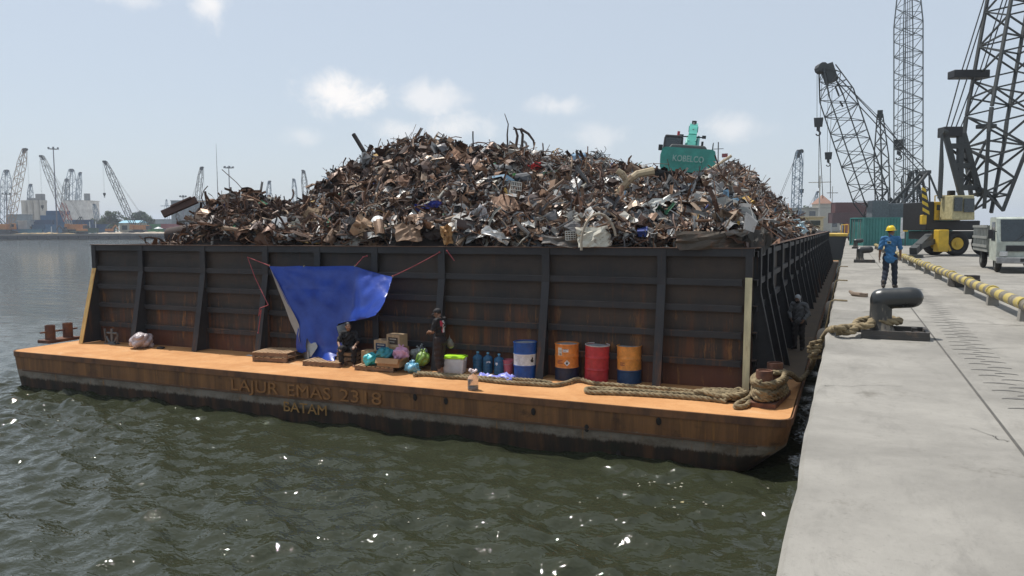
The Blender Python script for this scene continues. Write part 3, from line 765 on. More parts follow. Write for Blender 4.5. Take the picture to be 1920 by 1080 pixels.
# ---- pieces big or odd enough to point at
def piece(name, label, cat, px, py, V=None, F=None, col=(.2, .2, .2), sheet=True, mb=None, lift=.2, rot=None, mats=None, group=None, smooth=False):
    p = heap_hit(px, py); p = p-ray(px, py)/np.linalg.norm(ray(px, py))*lift
    mb = mb or MB().add(V, F, 0, col)
    o = mb.build(name, mats or (M_sheet if sheet else M_scrap), smooth=smooth)
    Rm = np.eye(3) if rot is None else rot
    # rot is given in view axes (right, up, towards the viewer); turn it into world axes
    B = np.stack([CR, CU, -CF], 1)
    o.matrix_world = Matrix.LocRotScale(Vector(p), Matrix((B @ Rm).tolist()).to_quaternion(), None)
    return tag(o, label, cat, group)
def plate(w, h, amp=.03, n=6, thick=.02, skew=0, curl=0):
    u, v = np.meshgrid(np.linspace(-.5, .5, n+1), np.linspace(-.5, .5, n+1))
    z = amp*sr.normal(size=u.shape)+curl*(u*u*4+v*v)*h
    A = np.stack([u*w+skew*v*h+.02*sr.normal(size=u.shape)*w, v*h+.02*sr.normal(size=u.shape)*h, z], -1).reshape(-1, 3); Bq = A-(0, 0, thick); k = n+1; m_ = k*k
    F = [(i*k+j, i*k+j+1, (i+1)*k+j+1, (i+1)*k+j) for i in range(n) for j in range(n)]
    F += [tuple(m_+q for q in f[::-1]) for f in F]
    E = [j for j in range(k)]+[i*k+n for i in range(1, k)]+[n*k+j for j in range(n-1, -1, -1)]+[i*k for i in range(n-1, 0, -1)]
    for a, c in zip(E, E[1:]+E[:1]): F.append((c, a, a+m_, c+m_))
    return np.concatenate([A, Bq]), F
def vr(tx, ty, tz): return rotz(R_(tz)) @ rotx(R_(tx)) @ roty(R_(ty))
def pl(name, label, cat, px, py, w, h, rot, col, sheet=True, **k):
    lift = k.pop('lift', .25); V, F = plate(w, h, **k); return piece(name, label, cat, px, py, V, F, col, sheet, lift=lift, rot=vr(*rot))
pl('rusty_panel', 'flat light brown steel panel leaning in the middle of the scrap heap', 'scrap panel', 952, 390, .62, .98, (-32, 12, 25), (.33, .20, .13), False)
pl('rusty_panel', 'tan rusted panel lying near the heap summit', 'scrap panel', 848, 293, .62, .52, (-40, 10, 50), (.30, .165, .10), False)
pl('crate_panel', 'brown ribbed crate side propped behind the cargo wall, beside a white tub', 'scrap panel', 592, 412, 1.05, .85, (-25, -20, -18), (.23, .155, .09), False, amp=.05)
pl('dented_sheet', 'crumpled tan cardboard coloured sheet below the brown heap slope', 'scrap sheet', 690, 432, .85, .62, (-20, 15, -28), (.40, .26, .16), False, amp=.07)
pl('white_sheet', 'torn white sheet lying low on the heap above the rim', 'scrap sheet', 930, 441, .75, .22, (-30, 0, -22), (.72, .71, .69), amp=.05)
pl('cream_sheet', 'wide cream panel behind a bent rod near the cargo wall rim', 'scrap panel', 1113, 444, .82, .52, (-15, 10, 6), (.56, .53, .44), False, amp=.03)
pl('car_panel', 'long pale grey curved car panel on the grey side of the heap', 'car panel', 1215, 388, 1.35, .42, (-48, 5, 18), (.50, .50, .46), amp=.05, curl=.12)
pl('dark_plate', 'large black plate tipped over a hollow below the excavator', 'scrap plate', 1235, 338, 1.05, .72, (20, 8, -12), (.02, .021, .022), False, amp=.04)
pl('triangular_plate', 'dark triangular plate standing on the rim by the barge corner', 'scrap plate', 1420, 452, .75, .62, (-5, 20, 45), (.05, .045, .038), False)
pl('brown_sheet', 'long dark brown sheet lying flat along the rim', 'scrap sheet', 1330, 450, 1.5, .42, (-12, 0, 2), (.075, .06, .045), False)
pl('light_blue_sheet', 'light blue sheet caught low on the flank beside the quay', 'scrap sheet', 1494, 425, 1.0, .8, (-20, 25, 20), (.42, .56, .62), amp=.08)
pl('light_blue_board', 'pale blue board sticking up on the ridge', 'scrap board', 1085, 299, .62, .5, (-8, 10, 10), (.30, .46, .62), False)
pl('blue_strip', 'crumpled dark blue strip across the brown slope', 'scrap strip', 803, 386, .8, .2, (-35, 5, 12), (.04, .055, .28), False, amp=.07)
pl('red_scrap', 'bright red plastic piece below the ridge', 'plastic scrap', 1001, 313, .5, .28, (-30, 0, 8), (.46, .04, .04), False, amp=.05)
pl('green_scrap', 'small green fabric scrap on the upper slope', 'fabric scrap', 960, 330, .42, .22, (-50, 0, -15), (.09, .30, .10), False, amp=.06)
pl('shiny_sheet', 'shiny buckled steel sheet with black gaps low on the heap', 'scrap sheet', 893, 408, .7, .4, (-20, 20, 48), (.66, .66, .68), amp=.1)
pl('grey_hood', 'folded grey car hood at the foot of the slope', 'car hood', 1060, 452, 1.1, .32, (-35, 0, -6), (.17, .155, .14), amp=.05)
pl('ochre_plate', 'ochre plate bent upward at the foot of the brown slope', 'scrap plate', 838, 440, .3, .5, (-5, 30, 15), (.42, .24, .10), False, amp=.05)
pl('pale_plate', 'pale bent plate beside the crate side', 'scrap plate', 553, 432, .5, .6, (-10, -30, 20), (.42, .40, .34), amp=.06)
pl('brown_box_lid', 'square brown lid wedged near the dented sheet', 'scrap lid', 765, 436, .68, .55, (-30, 20, 10), (.26, .17, .11), False, amp=.03)
# oval tank lid
V, F = plate(1.25, .62, .015, 8, .03); rr2 = np.hypot(V[:, 0]/.625, V[:, 1]/.31); sc_ = np.where(rr2 > 1e-6, np.maximum(np.abs(V[:, 0]/.625), np.abs(V[:, 1]/.31))/np.maximum(rr2, 1e-6), 1); V[:, :2] *= sc_[:, None]; V[:, 2] += .1*(1-np.minimum(rr2*sc_, 1)**2)
piece('tank_lid', 'large grey oval tank lid on the flank below the excavator', 'tank lid', 1382, 398, V, F, (.21, .21, .19), True, lift=.55, rot=vr(-22, 8, -25), smooth=True)
mb = MB(); mb.lathe([(.001, -.14), (.12, -.12), (.2, -.04), (.24, .08), (.22, .085), (.17, -.03), (.001, -.1)], n=18, col=(.72, .71, .68)); piece('white_basin', 'small round white basin upside down among brown scrap', 'basin', 708, 415, mb=mb, rot=vr(70, 20, 0), lift=.35, smooth=True)
mb = MB(); mb.box((0, 0, 0), (.42, .5, .3), col=(.74, .73, .70), taper=.8, bev=.03); piece('white_tub', 'bright white square tub near the low brown mound', 'tub', 524, 422, mb=mb, rot=vr(-20, -20, 14), lift=.3)
mb = MB(); mb.tube([(0, -.9, 0), (0, .9, 0)], .085, 10, col=(.035, .03, .028)); piece('steel_pipe', 'thick black pipe sticking up out of the ridge against the sky', 'pipe', 683, 285, mb=mb, rot=vr(-10, 0, 32), sheet=False, lift=.1)
mb = MB(); mb.tube([(-1.5, -.62, .1), (-.7, -.34, .12), (0, .02, .1), (.8, .36, .05), (1.75, .98, 0)], [.045, .05, .055, .06, .07], 8, col=(.44, .36, .25)); piece('timber_pole', 'long pale timber pole lying below the excavator', 'pole', 1300, 332, mb=mb, lift=.5, sheet=False, smooth=True)
mb = MB(); mb.tube([(-.75, -.9, 0), (-.35, -.3, .1), (.05, .15, .1), (.2, .3, .1)], [.13, .11, .10, .12], 8, col=(.36, .27, .17)); mb.tube([(.05, .15, .1), (.35, .4, .05), (.85, .5, 0)], [.1, .11, .13], 8, col=(.42, .34, .22)); mb.tube([(.05, .15, .1), (-.1, .4, .1), (-.25, .5, .1)], [.09, .1, .09], 8, col=(.42, .34, .22))
piece('forked_branch', 'light brown forked branch shaped scrap on the grey slope', 'branch', 1172, 352, mb=mb, lift=.5, sheet=False, smooth=True)
mb = MB(); mb.box((0, 0, 0), (1.15, .22, .18), roty(.05), col=(.10, .06, .05)); mb.box((.12, .1, .05), (.7, .05, .25), col=(.13, .075, .06)); piece('steel_beam', 'short rusty beam jutting sideways over the end of the cargo wall', 'beam', 337, 388, mb=mb, rot=vr(0, 10, 27), sheet=False, lift=.2)
mb = MB(); mb.tube([(1.3, -1.1, 0), (.75, -.65, .05), (.35, -.48, .05), (-.1, -.35, 0), (-.45, .05, 0), (-.95, .5, .05)], .014, 5, col=(.10, .07, .06)); piece('bent_wire', 'long thin bent wire curling up into the sky over the low mound', 'wire', 468, 345, mb=mb, sheet=False, lift=.1)
mb = MB(); mb.tube([(0, -.3, 0), (-.02, .2, 0), (.02, .6, .02), (-.12, 1.0, .05)], [.035, .03, .022, .012], 6, col=(.06, .045, .04))
for q in ([(.3, -.4, 0), (.38, .15, 0), (.30, .42, .05), (.22, .47, .1)], [(.55, -.3, 0), (.58, .2, 0), (.48, .40, .03), (.2, .40, .05)], [(.5, .42, 0), (.8, .22, .05), (1.0, -.05, .05), (1.02, -.3, 0)]): mb.tube(q, [.055, .05, .04, .02], 6, col=(.07, .05, .042))
piece('gnarled_rods', 'cluster of frayed black rods standing up on the ridge against the sky', 'rods', 952, 262, mb=mb, sheet=False, lift=.1, smooth=True)
def grid(w, h, nx, ny, r, col):
    mb = MB()
    for i in range(nx): x = -w/2+w*i/(nx-1); mb.bar((x, -h/2, 0), (x, h/2, 0), r, mi=0, up=(0, 0, 1), col=col)
    for i in range(ny): y_ = -h/2+h*i/(ny-1); mb.bar((-w/2, y_, .01), (w/2, y_, .01), r*1.2, mi=0, up=(0, 0, 1), col=col)
    return mb
piece('wire_rack', 'pale wire rack with close bars hanging on the slope', 'wire rack', 967, 357, mb=grid(.32, .55, 7, 5, .018, (.5, .48, .42)), rot=vr(-20, 10, -5), lift=.35)
piece('wire_rack', 'small pale wire rack low behind the cargo wall rim', 'wire rack', 1070, 442, mb=grid(.26, .22, 5, 5, .016, (.5, .48, .42)), rot=vr(-10, 10, 4), lift=.3)
mb = MB(); a = np.linspace(.3, 3.3, 14); mb.tube(np.stack([.42*np.cos(a), .75*np.sin(a)-.3, .1+0*a], 1), .03, 6, col=(.36, .31, .24)); piece('bent_rod', 'rod bent into a tall hoop in front of the cream panel', 'rod', 1122, 437, mb=mb, sheet=False, lift=.5, smooth=True)
mb = MB()
for i in range(70):
    a = sr.random()*6.28; P = curve_pts(.75, 5, 1.6); mb.tube(P+sr.normal(size=3)*(.2, .18, .12), .012, 3, cap=False, col=(.03, .03, .028))
piece('wire_tangle', 'dark bristling ball of tangled wire on the ridge', 'wire tangle', 1120, 302, mb=mb, sheet=False, lift=.2)
mb = MB(); mb.lathe([(.001, 0), (.3, 0), (.31, .05), (.30, .45), (.32, .5), (.30, .9), (.001, .9)], n=18, col=(.05, .035, .03)); piece('crushed_drum', 'blackened crushed drum lying at the end of the heap over the rim', 'drum', 318, 444, mb=mb, sheet=False, rot=vr(10, 80, 10), lift=.1, smooth=True)
# ================================================================== THINGS ON THE BARGE DECK
def on(px, py, z=ZD): return onz(px, py, z)
def A0_(px, y):
    p = ony(px, 680, y); return np.array([p[0], p[1], ZD])
# ---- steel drums: body with rolling hoops, painted bands as separate shells of one body mesh, open rim
def drum(label, px, py, bands, group, lean=0.0, h=.88, r=.29, lid=True, rz=0.0):
    p = on(px, py); t = thing('oil_drum', label, 'drum', p, rz, group); t.rotation_euler = (lean*.4, lean, rz)
    prof = [(r*.97, .0), (r, .012)]
    def rr_(z):
        d = r
        for zc in (.30, .59): d += .011*math.exp(-((z-zc*h/.88)/.018)**2)
        return d
    mb = MB(); zs = np.unique(np.concatenate([np.linspace(.012, h-.01, 40)]+[np.array([b_[0], b_[1]]) for b_ in bands])); n = 36
    for z0, z1, mi in [(b_[0], b_[1], i) for i, b_ in enumerate(bands)]:
        zz = [z for z in zs if z0-1e-6 <= z <= z1+1e-6]; mb.lathe([(rr_(z), z) for z in zz], n=n, mi=mi)
    o = mb.build('body', [b_[2] for b_ in bands], t, True)
    mb = MB(); a = np.linspace(0, 2*np.pi, 37)[:-1]
    mb.tube(np.stack([(r+.004)*np.cos(a), (r+.004)*np.sin(a), h+0*a], 1), .011, 6, closed=True)
    mb.build('rim', bands[-1][3] if len(bands[-1]) > 3 else bands[-1][2], t, True); mb = MB(); mb.tube(np.stack([(r+.002)*np.cos(a), (r+.002)*np.sin(a), .012+0*a], 1), .010, 6, closed=True)
    mb.build('foot_rim', bands[0][2], t, True)
    if lid:
        mb = MB(); mb.lathe([(r-.004, h-.02), (.001, h-.024)], n=36); mb.cyl((.17, 0, h-.024), (.17, 0, h-.008), .03, 12); mb.cyl((-.17, .04, h-.024), (-.17, .04, h-.012), .018, 10); mb.build('lid', mat('drum_lid_grey', (.33, .34, .35), .5, dirt=(.2, .14, .1), scale=6), t, True)
    return t
def wrap_mark(t, r, z, ang, shapes, name, mt):
    """flat marks bent round a drum; shapes are lists of (x, z) outlines in metres, ang the direction they face"""
    mb = MB()
    for s in shapes:
        v = [((r)*math.cos(ang+x/r), (r)*math.sin(ang+x/r), z+zz) for x, zz in s]; mb.add(v, [tuple(range(len(v)))])
    return mb.build(name, mt, t)
def facing(p): return math.atan2(-p[1], -p[0])     # direction from a thing towards the open quay side
def rect(x, z, w, h): return [(x-w/2, z-h/2), (x, z-h/2), (x+w/2, z-h/2), (x+w/2, z+h/2), (x, z+h/2), (x-w/2, z+h/2)]
dr = dict(dirt_at=(.58, .74), scale=7)
M_blue = mat('drum_blue', (.012, .075, .30), .42, dirt=(.05, .06, .09), **dr); M_white = mat('drum_white', (.66, .67, .68), .45, dirt=(.42, .38, .33), **dr)
M_orange = mat('drum_orange', (.62, .215, .040), .45, dirt=(.34, .13, .05), **dr); M_navy = mat('drum_navy', (.010, .020, .050), .45, dirt=(.05, .05, .06), **dr); M_navy2 = mat('drum_ink_blue', (.010, .05, .13), .45, dirt=(.04, .06, .09), **dr)
M_red = mat('drum_red', (.44, .035, .045), .42, dirt=(.25, .04, .04), **dr); M_orange2 = mat('drum_amber', (.68, .28, .055), .45, dirt=(.4, .17, .06), **dr)
M_rimw = mat('drum_rim_pale', (.55, .52, .48), .45, dirt=(.3, .18, .1), scale=9); M_ink = mat('print_black', (.02, .02, .022), .6); M_paper = mat('label_paper', (.62, .60, .52), .7, dirt=(.4, .38, .3), scale=9)
GD = 'steel drums standing on the barge deck'
p = on(985, 706); t = drum('blue steel drum with a broad white band and a black mark', 985, 706, [(.012, .32, M_blue), (.32, .60, M_white), (.60, .87, M_blue)], GD, rz=0)
f_ = facing(p)
wrap_mark(t, .2925, .455, f_+.62, [[(-.035, -.05), (.03, -.055), (.05, -.01), (.02, .0), (.035, .05), (.0, .085), (-.02, .03), (-.05, .0)]], 'drop_emblem', M_ink)
p = on(1063, 710); t = drum('orange steel drum with black lower third and paper labels', 1063, 710, [(.012, .31, M_navy), (.31, .87, M_orange)], GD)
f_ = facing(p)
wrap_mark(t, .2925, .71, f_-.62, [rect(0, 0, .11, .2)], 'paper_label', M_paper); wrap_mark(t, .2935, .68, f_-.58, [rect(0, -.03, .06, .05), rect(0, .04, .07, .01), rect(0, .06, .07, .01)], 'label_print', mat('print_grey', (.3, .29, .26), .7))
wrap_mark(t, .2925, .74, f_-.12, [rect(0, 0, .14, .075)], 'paper_label', M_white); wrap_mark(t, .2935, .755, f_-.12, [rect(0, .01, .11, .012), rect(-.02, -.025, .07, .01)], 'label_print', M_ink)
wrap_mark(t, .304, .44, f_+.0, [[(-.075, 0), (0, -.075), (.075, 0), (0, .075)]], 'hazard_diamond', M_white); wrap_mark(t, .305, .44, f_+.0, [[(-.02, -.03), (.02, -.03), (.024, .0), (0, .04), (-.024, 0)]], 'hazard_print', M_ink)
wrap_mark(t, .2935, .46, f_-.62, [rect(0, .035, .15, .016), rect(-.03, .0, .10, .016), rect(0, -.035, .16, .016)], 'stencil_text', mat('print_maroon', (.22, .05, .03), .6))
t = drum('plain red steel drum leaning a little between two orange ones', 1118, 713, [(.012, .87, M_red, M_rimw)], GD, lean=.035)
p = on(1180, 716); t = drum('amber steel drum with ink blue lower third, beside a wall post', 1180, 716, [(.012, .32, M_navy2), (.32, .87, M_orange2)], GD, lean=-.01)
f_ = facing(p); wrap_mark(t, .2935, .47, f_-.6, [rect(0, .03, .13, .015), rect(-.02, 0, .09, .015), rect(0, -.03, .12, .015)], 'stencil_text', mat('print_maroon', (.22, .05, .03), .6))

# ---- water bottles, pail, tub, jug
m, t_, b = _nodes('blue_bottle_plastic'); b.inputs['Base Color'].default_value = (.07, .23, .42, 1); b.inputs['Roughness'].default_value = .12; b.inputs['Transmission Weight'].default_value = .55; b.inputs['IOR'].default_value = 1.3; M_bott = m
def bottle(px, py, label, lab=None):
    p = on(px, py); t = thing('water_bottle', label, 'bottle', p, 0, 'large blue water bottles by the pink pail'); r = .135
    pr = [(.001, 0), (r*.9, 0), (r, .02)]
    for k in range(4): z = .05+k*.075; pr += [(r, z), (r*.95, z+.02), (r*.95, z+.03), (r, z+.05)]
    pr += [(r, .36), (r*.93, .40), (r*.6, .445), (.035, .46), (.030, .50)]
    mb = MB(); mb.lathe(pr, n=24); mb.build('body', M_bott, t, 'all')
    mb = MB(); mb.lathe([(.036, .495), (.037, .53), (.028, .535), (.001, .535)], n=14); mb.build('cap', mat('bottle_cap_blue', (.12, .35, .5), .4), t, True)
    if lab:
        f_ = facing(p); wrap_mark(t, r+.002, .29, f_+lab[0], [lab[1]], 'sticker', M_white)
    return t
bottle(896, 697, 'dark blue water bottle without a sticker, next to the lime lidded tub')
bottle(915, 699, 'dark blue water bottle with a wide white sticker, between two others', (.1, [(-.05, -.02), (.05, -.02), (.055, .02), (.02, .035), (-.02, .025), (-.05, .03)]))
bottle(936, 702, 'dark blue water bottle with a small white shield sticker, beside the pink pail', (-.5, [(-.035, .03), (-.03, -.02), (0, -.045), (.03, -.02), (.035, .03)]))
p = on(953, 702); t = thing('pail', 'faded pink plastic pail next to the blue and white drum', 'pail', p)
mb = MB(); mb.lathe([(.001, .0), (.115, .0), (.145, .36), (.16, .36), (.16, .385), (.14, .385), (.11, .02), (.001, .02)], n=24); mb.build('bucket', mat('pail_pink', (.50, .12, .16), .5, dirt=(.4, .2, .18), scale=6), t, True)
mb = MB(); a = np.linspace(0, np.pi, 12); mb.tube(np.stack([.16*np.cos(a), -.02-.12*np.sin(a), .37-.10*np.sin(a)], 1), .005, 5); mb.build('handle', mat('wire_grey', (.4, .4, .4), .4, metal=.7), t, True)
p = on(853, 699); t = thing('storage_tub', 'translucent white plastic tub with a lime green lid beside the standing man', 'storage tub', p, R_(12))
mb = MB(); mb.box((0, 0, .20), (.50, .36, .38), taper=1.12, bev=.02); mb.build('body', mat('tub_white', (.62, .62, .63), .35, var=.1), t, True)
mb = MB(); mb.box((0, 0, .415), (.60, .45, .05), bev=.015); mb.box((0, 0, .445), (.5, .35, .03), bev=.01); mb.build('lid', mat('lid_lime', (.45, .80, .03), .4, var=.1), t, True)
for s in (-1, 1): mb = MB(); mb.box((s*.292, 0, .37), (.025, .12, .09), bev=.006); mb.build('latch', mat('tub_white', (.7, .7, .7), .35), t)
p = on(887, 731); t = thing('water_jug', 'clear plastic jug tied off with a bag, alone at the deck edge', 'jug', p)
m, t_, b = _nodes('clear_plastic'); b.inputs['Base Color'].default_value = (.9, .86, .84, 1); b.inputs['Roughness'].default_value = .12; b.inputs['Transmission Weight'].default_value = .8; b.inputs['IOR'].default_value = 1.2; M_clear = m
mb = MB(); mb.lathe([(.001, 0), (.115, 0), (.125, .02), (.125, .09), (.121, .1), (.125, .11), (.125, .26), (.11, .31), (.045, .37), (.03, .40), (.001, .40)], n=22); mb.build('body', M_clear, t, 'all')
mb = MB(); mb.lathe([(.001, .006), (.118, .006), (.12, .10), (.001, .101)], n=22); mb.build('water', mat('jug_water', (.45, .38, .36), .1), t, True)
mb = MB()
for k in range(7): a = k*.9; mb.capsule((.03*math.cos(a), .03*math.sin(a), .40), (.09*math.cos(a), .05*math.sin(a), .46+.03*math.sin(k*3)), .02, .028)
relax(mb.build('tied_bag', mat('bag_film_pink', (.72, .6, .6), .3), t), .01, 2)

# ---- cardboard cartons
M_card = mat('cardboard', (.40, .245, .125), .85, scale=4, var=.15); M_card2 = mat('cardboard_pale', (.46, .32, .19), .85, scale=4, var=.15)
def carton(label, px, py, z0, w, d, h, rz, mt=M_card, mark=None, open_=False, y=None, parent_name='cardboard_box'):
    p = on(px, py, ZD+z0); t = thing(parent_name, label, 'cardboard box', p, rz, 'cardboard boxes by the pallet')
    mb = MB()
    if not open_: mb.box((0, 0, h/2), (w, d, h), bev=.006)
    else:
        for s in (-1, 1): mb.box((s*(w/2-.004), 0, h/2), (.008, d, h)); mb.box((0, s*(d/2-.004), h/2), (w-.018, .008, h))
        mb.box((0, 0, .008), (w-.02, d-.02, .01))
    mb.build('carton', mt, t)
    if open_:
        mb = MB(); mb.box((0, -d/2-.06, h-.05), (w, .006, .15), rotx(-.5)); mb.build('flap', mt, t)
        mb = MB(); mb.box((w/2+.06, 0, h-.02), (.006, d, .14), roty(.8)); mb.build('flap', mt, t)
    else:
        mb = MB(); mb.box((0, 0, h+.0015), (.055, d, .003)); mb.box((0, -d/2-.0015, h-.04), (.055, .003, .08)); mb.build('tape', mat('tape_tan', (.5, .36, .2), .35), t)
    if mark:
        mb = MB(); mb.box((0, -d/2-.002, h*.5), (w*.72, .004, h*.55)); mb.build('printed_panel', mark, t)
        mb = MB(); mb.box((0, -d/2-.0045, h*.64), (w*.5, .003, h*.08)); mb.box((-.03, -d/2-.0045, h*.42), (w*.38, .003, h*.06)); mb.build('panel_print', mat('print_pale', (.42, .38, .32), .7), t)
    return t
# ---- wooden pallets
M_pal = mat('pallet_wood', (.42, .27, .15), .85, scale=5, var=.3, stretch=(1, 6, 1), dirt=(.22, .14, .085), dirt_at=(.5, .7)); M_pal2 = mat('pallet_wood_dark', (.22, .135, .08), .9, scale=5, var=.3)
def pallet(label, px, py, z0, rz, w=1.1, d=.95, p=None):
    p = on(px, py, ZD+z0) if p is None else p; t = thing('pallet', label, 'pallet', p, rz, 'wooden pallets on the barge deck'); r = np.random.default_rng(int(px)+int(z0*100))
    for k in range(9): x = -w/2+.05+k*(w-.1)/8; mb = MB(); mb.box((x, r.normal()*.012, .122+r.random()*.004), (.088, d, .02), rotz(r.normal()*.012)); mb.build('top_board', M_pal, t)
    for y in (-d/2+.05, 0, d/2-.05): mb = MB(); mb.box((0, y, .066), (w, .06, .086)); mb.build('stringer', M_pal2, t)
    for x in (-w/2+.05, 0, w/2-.05): mb = MB(); mb.box((x, 0, .011), (.09, d, .02)); mb.build('bottom_board', M_pal2, t)
    return t
PL = A0_(523, 17.28)
pallet('lower pallet of the empty stack beside the blue tarpaulin', 523, 671, 0, R_(6), p=PL)
pallet('upper pallet of the empty stack beside the blue tarpaulin', 521, 671, .14, R_(9), p=PL+(-.03, .02, .136))
PM = A0_(618, 17.22); pallet('pallet carrying the hem of the blue tarpaulin', 616, 681, 0, R_(4), 1.15, .9, p=PM)
PR = A0_(717, 17.20); pallet('pallet under the cardboard boxes and shopping bags', 716, 682, 0, R_(3), 1.15, .95, p=PR)
# slatted crate the man sits on
p = on(652, 686); p = A0_(655, 17.45); t = thing('wooden_crate', 'low slatted wooden crate the man in black sits on', 'crate', p, R_(10)); 
for z in (.05, .17, .29):
    for s in (-1, 1): mb = MB(); mb.box((0, s*.19, z), (.56, .018, .08)); mb.build('slat', M_pal, t)
    for s in (-1, 1): mb = MB(); mb.box((s*.27, 0, z), (.018, .36, .08)); mb.build('slat', M_pal, t)
for sx in (-1, 1):
    for sy in (-1, 1): mb = MB(); mb.box((sx*.24, sy*.165, .17), (.04, .03, .33)); mb.build('corner_post', M_pal2, t)
mb = MB()
for k in range(5): mb.box((-.22+k*.11, 0, .343), (.10, .40, .018))
mb.build('top', M_pal2, t)
top = .137
def rel(dx, dy, z=top): return tuple(PR+rotz(R_(3)) @ np.array([dx, dy, z]))
def carton_at(loc, rz, label, w, d, h, **k):
    t = carton(label, 716, 682, 0, w, d, h, rz, **k); t.location = loc; return t
M_prt = mat('print_navy', (.015, .04, .09), .6); M_prtk = mat('print_dark_brown', (.05, .03, .02), .6)
carton_at(rel(-.38, .02), R_(8), 'plain brown cardboard box next to the seated man', .36, .34, .34)
carton_at(rel(-.04, .18), R_(-3), 'lowest cardboard box on the pallet, under the one with the dark blue panel', .46, .36, .27)
carton_at(rel(-.03, .19, top+.272), R_(-5), 'cardboard box with a dark blue printed panel, below the topmost one', .46, .34, .34, mt=M_card2, mark=M_prt)
carton_at(rel(.40, .20), R_(4), 'large plain cardboard box holding up the topmost one', .40, .36, .44)
carton_at(rel(.33, .22, top+.442), R_(-7), 'topmost cardboard box with a dark printed panel', .44, .34, .34, mt=M_card2, mark=M_prtk)
carton_at(rel(.42, -.26), R_(2), 'long open cardboard box in front of the shopping bags', .66, .36, .22, open_=True)
# ---- shopping bags: soft film blobs gathered into tied handles
def bag(label, loc, s, col, rough=.3, seed=0, squash=.75, knot=True, trans=.0):
    r = np.random.default_rng(seed); t = thing('plastic_bag', label, 'bag', loc, r.random()*3, 'plastic bags by the pallet')
    mb = MB(); mb.ell((0, 0, s*.42*squash+.01), (s*.5, s*.42, s*.45*squash), n=20, m=12)
    for k in range(9): a = r.random()*6.28; q = s*.32; mb.ell((q*math.cos(a), q*math.sin(a)*.85, s*(.15+.55*r.random())*squash), (s*.2, s*.2, s*.2*squash), n=10, m=7)
    v = [x.copy() for x in mb.v]
    o = mb.build('film', mat('film_%d' % seed, col, rough, var=.2, scale=9, spec=.6, bump=.5), t); relax(o, s*.035, 1)
    co = np.zeros(len(o.data.vertices)*3); o.data.vertices.foreach_get('co', co); co = co.reshape(-1, 3); nn = np.zeros(len(co)*3); o.data.vertices.foreach_get('normal', nn); nn = nn.reshape(-1, 3)
    f_ = 5/s; w = .045*s*(np.abs(np.sin(co[:, 0]*f_*2+3*np.sin(co[:, 2]*f_+seed)))-.5)+.03*s*np.sin(co[:, 1]*f_*3+co[:, 2]*f_*2)
    co += nn*w[:, None]; co[:, 2] = np.maximum(co[:, 2], 0); o.data.vertices.foreach_set('co', co.ravel()); o.data.update()
    if knot:
        mb = MB(); z = s*.85*squash
        for k in range(3): a = k*2.1+r.random(); mb.tube([(0, 0, z-.06*s), (.06*s*math.cos(a), .06*s*math.sin(a), z+.05*s), (.16*s*math.cos(a), .16*s*math.sin(a), z+.16*s+.05*s*r.normal())], [.07*s, .04*s, .06*s], 7)
        mb.build('tied_handle', mat('film_%d' % seed, col, rough), t, 'all')
    return t
bag('crumpled turquoise bag at the foot of the boxes, beside the open one', rel(-.16, -.24, .135), .48, (.05, .46, .50), .22, 1, .72, False)
bag('darker teal bag slumped in the open cardboard box', rel(.22, -.22, .32), .50, (.02, .22, .27), .35, 2, .62, False)
bag('pink and white bag behind the open cardboard box', rel(.66, -.16, .30), .42, (.62, .33, .48), .35, 3, .9)
bag('grey film bag standing behind the green one', tuple(A0_(787, 17.75)), .50, (.30, .32, .31), .3, 4, 1.2)
bag('bag of green vegetables hanging low by the standing man', tuple(A0_(793, 17.45)+np.array([0, 0, .12])), .44, (.20, .33, .06), .35, 5, .95)
bag('light blue bag on the deck before the pallet corner', tuple(A0_(773, 17.0)), .42, (.16, .42, .58), .25, 6, .7)
p = A0_(267, 17.40); t = bag('silvery white rubbish bag with pink print against a wall brace', tuple(p), .74, (.42, .36, .37), .25, 7, .72, False); del t['group']
p = A0_(303, 17.5); t = thing('cloth_scrap', 'small black rag lying by the foot of the wall', 'rag', p); mb = MB(); [mb.ell((.1*math.sin(k*2), .06*math.cos(k*3), .03), (.09, .07, .035)) for k in range(4)]; relax(mb.build('rag', mat('rag_black', (.02, .02, .02), .9), t), .015)
p = A0_(470, 17.5); t = thing('paper_litter', 'flat white sheet of litter near the wall foot', 'litter', p); mb = MB(); V, F = plate(.22, .12, .006, 4, .003); mb.add(V+(0, 0, .015), F); mb.build('sheet', mat('litter_white', (.55, .54, .52), .7), t)

# ---- tarpaulin
from mathutils.geometry import delaunay_2d_cdt
outl = [(505, 499), (530, 500), (560, 498.5), (590, 500), (620, 499), (648, 498.5), (665, 499), (682, 505), (700, 510), (718, 515), (736, 519), (733, 530), (727, 548), (721, 566), (713, 580), (704, 591), (690, 596), (668, 601), (650, 603), (634, 607), (631, 614), (634, 626), (638, 638), (644, 652), (646, 660), (638, 666), (627, 668), (628, 676), (626, 684), (612, 682), (594, 678), (577, 673), (584, 664), (593, 655), (597, 647), (584, 646), (575, 634), (573, 650), (575, 659), (566, 662), (556, 659), (555, 645), (556, 630), (559, 612), (556, 600), (546, 582), (534, 560), (520, 530)]
pts = [Vector(p) for p in outl]; nO = len(pts); inside = []
def in_poly(x, y):
    c = False
    for i in range(nO):
        x0, y0 = outl[i]; x1, y1 = outl[i-1]
        if (y0 > y) != (y1 > y) and x < (x1-x0)*(y-y0)/(y1-y0)+x0: c = not c
    return c
tr_ = np.random.default_rng(4)
for y in np.arange(502, 684, 3.4):
    for x in np.arange(505, 737, 3.4):
        xx, yy_ = x+tr_.normal()*.6, y+tr_.normal()*.6
        if in_poly(xx, yy_): inside.append(Vector((xx, yy_)))
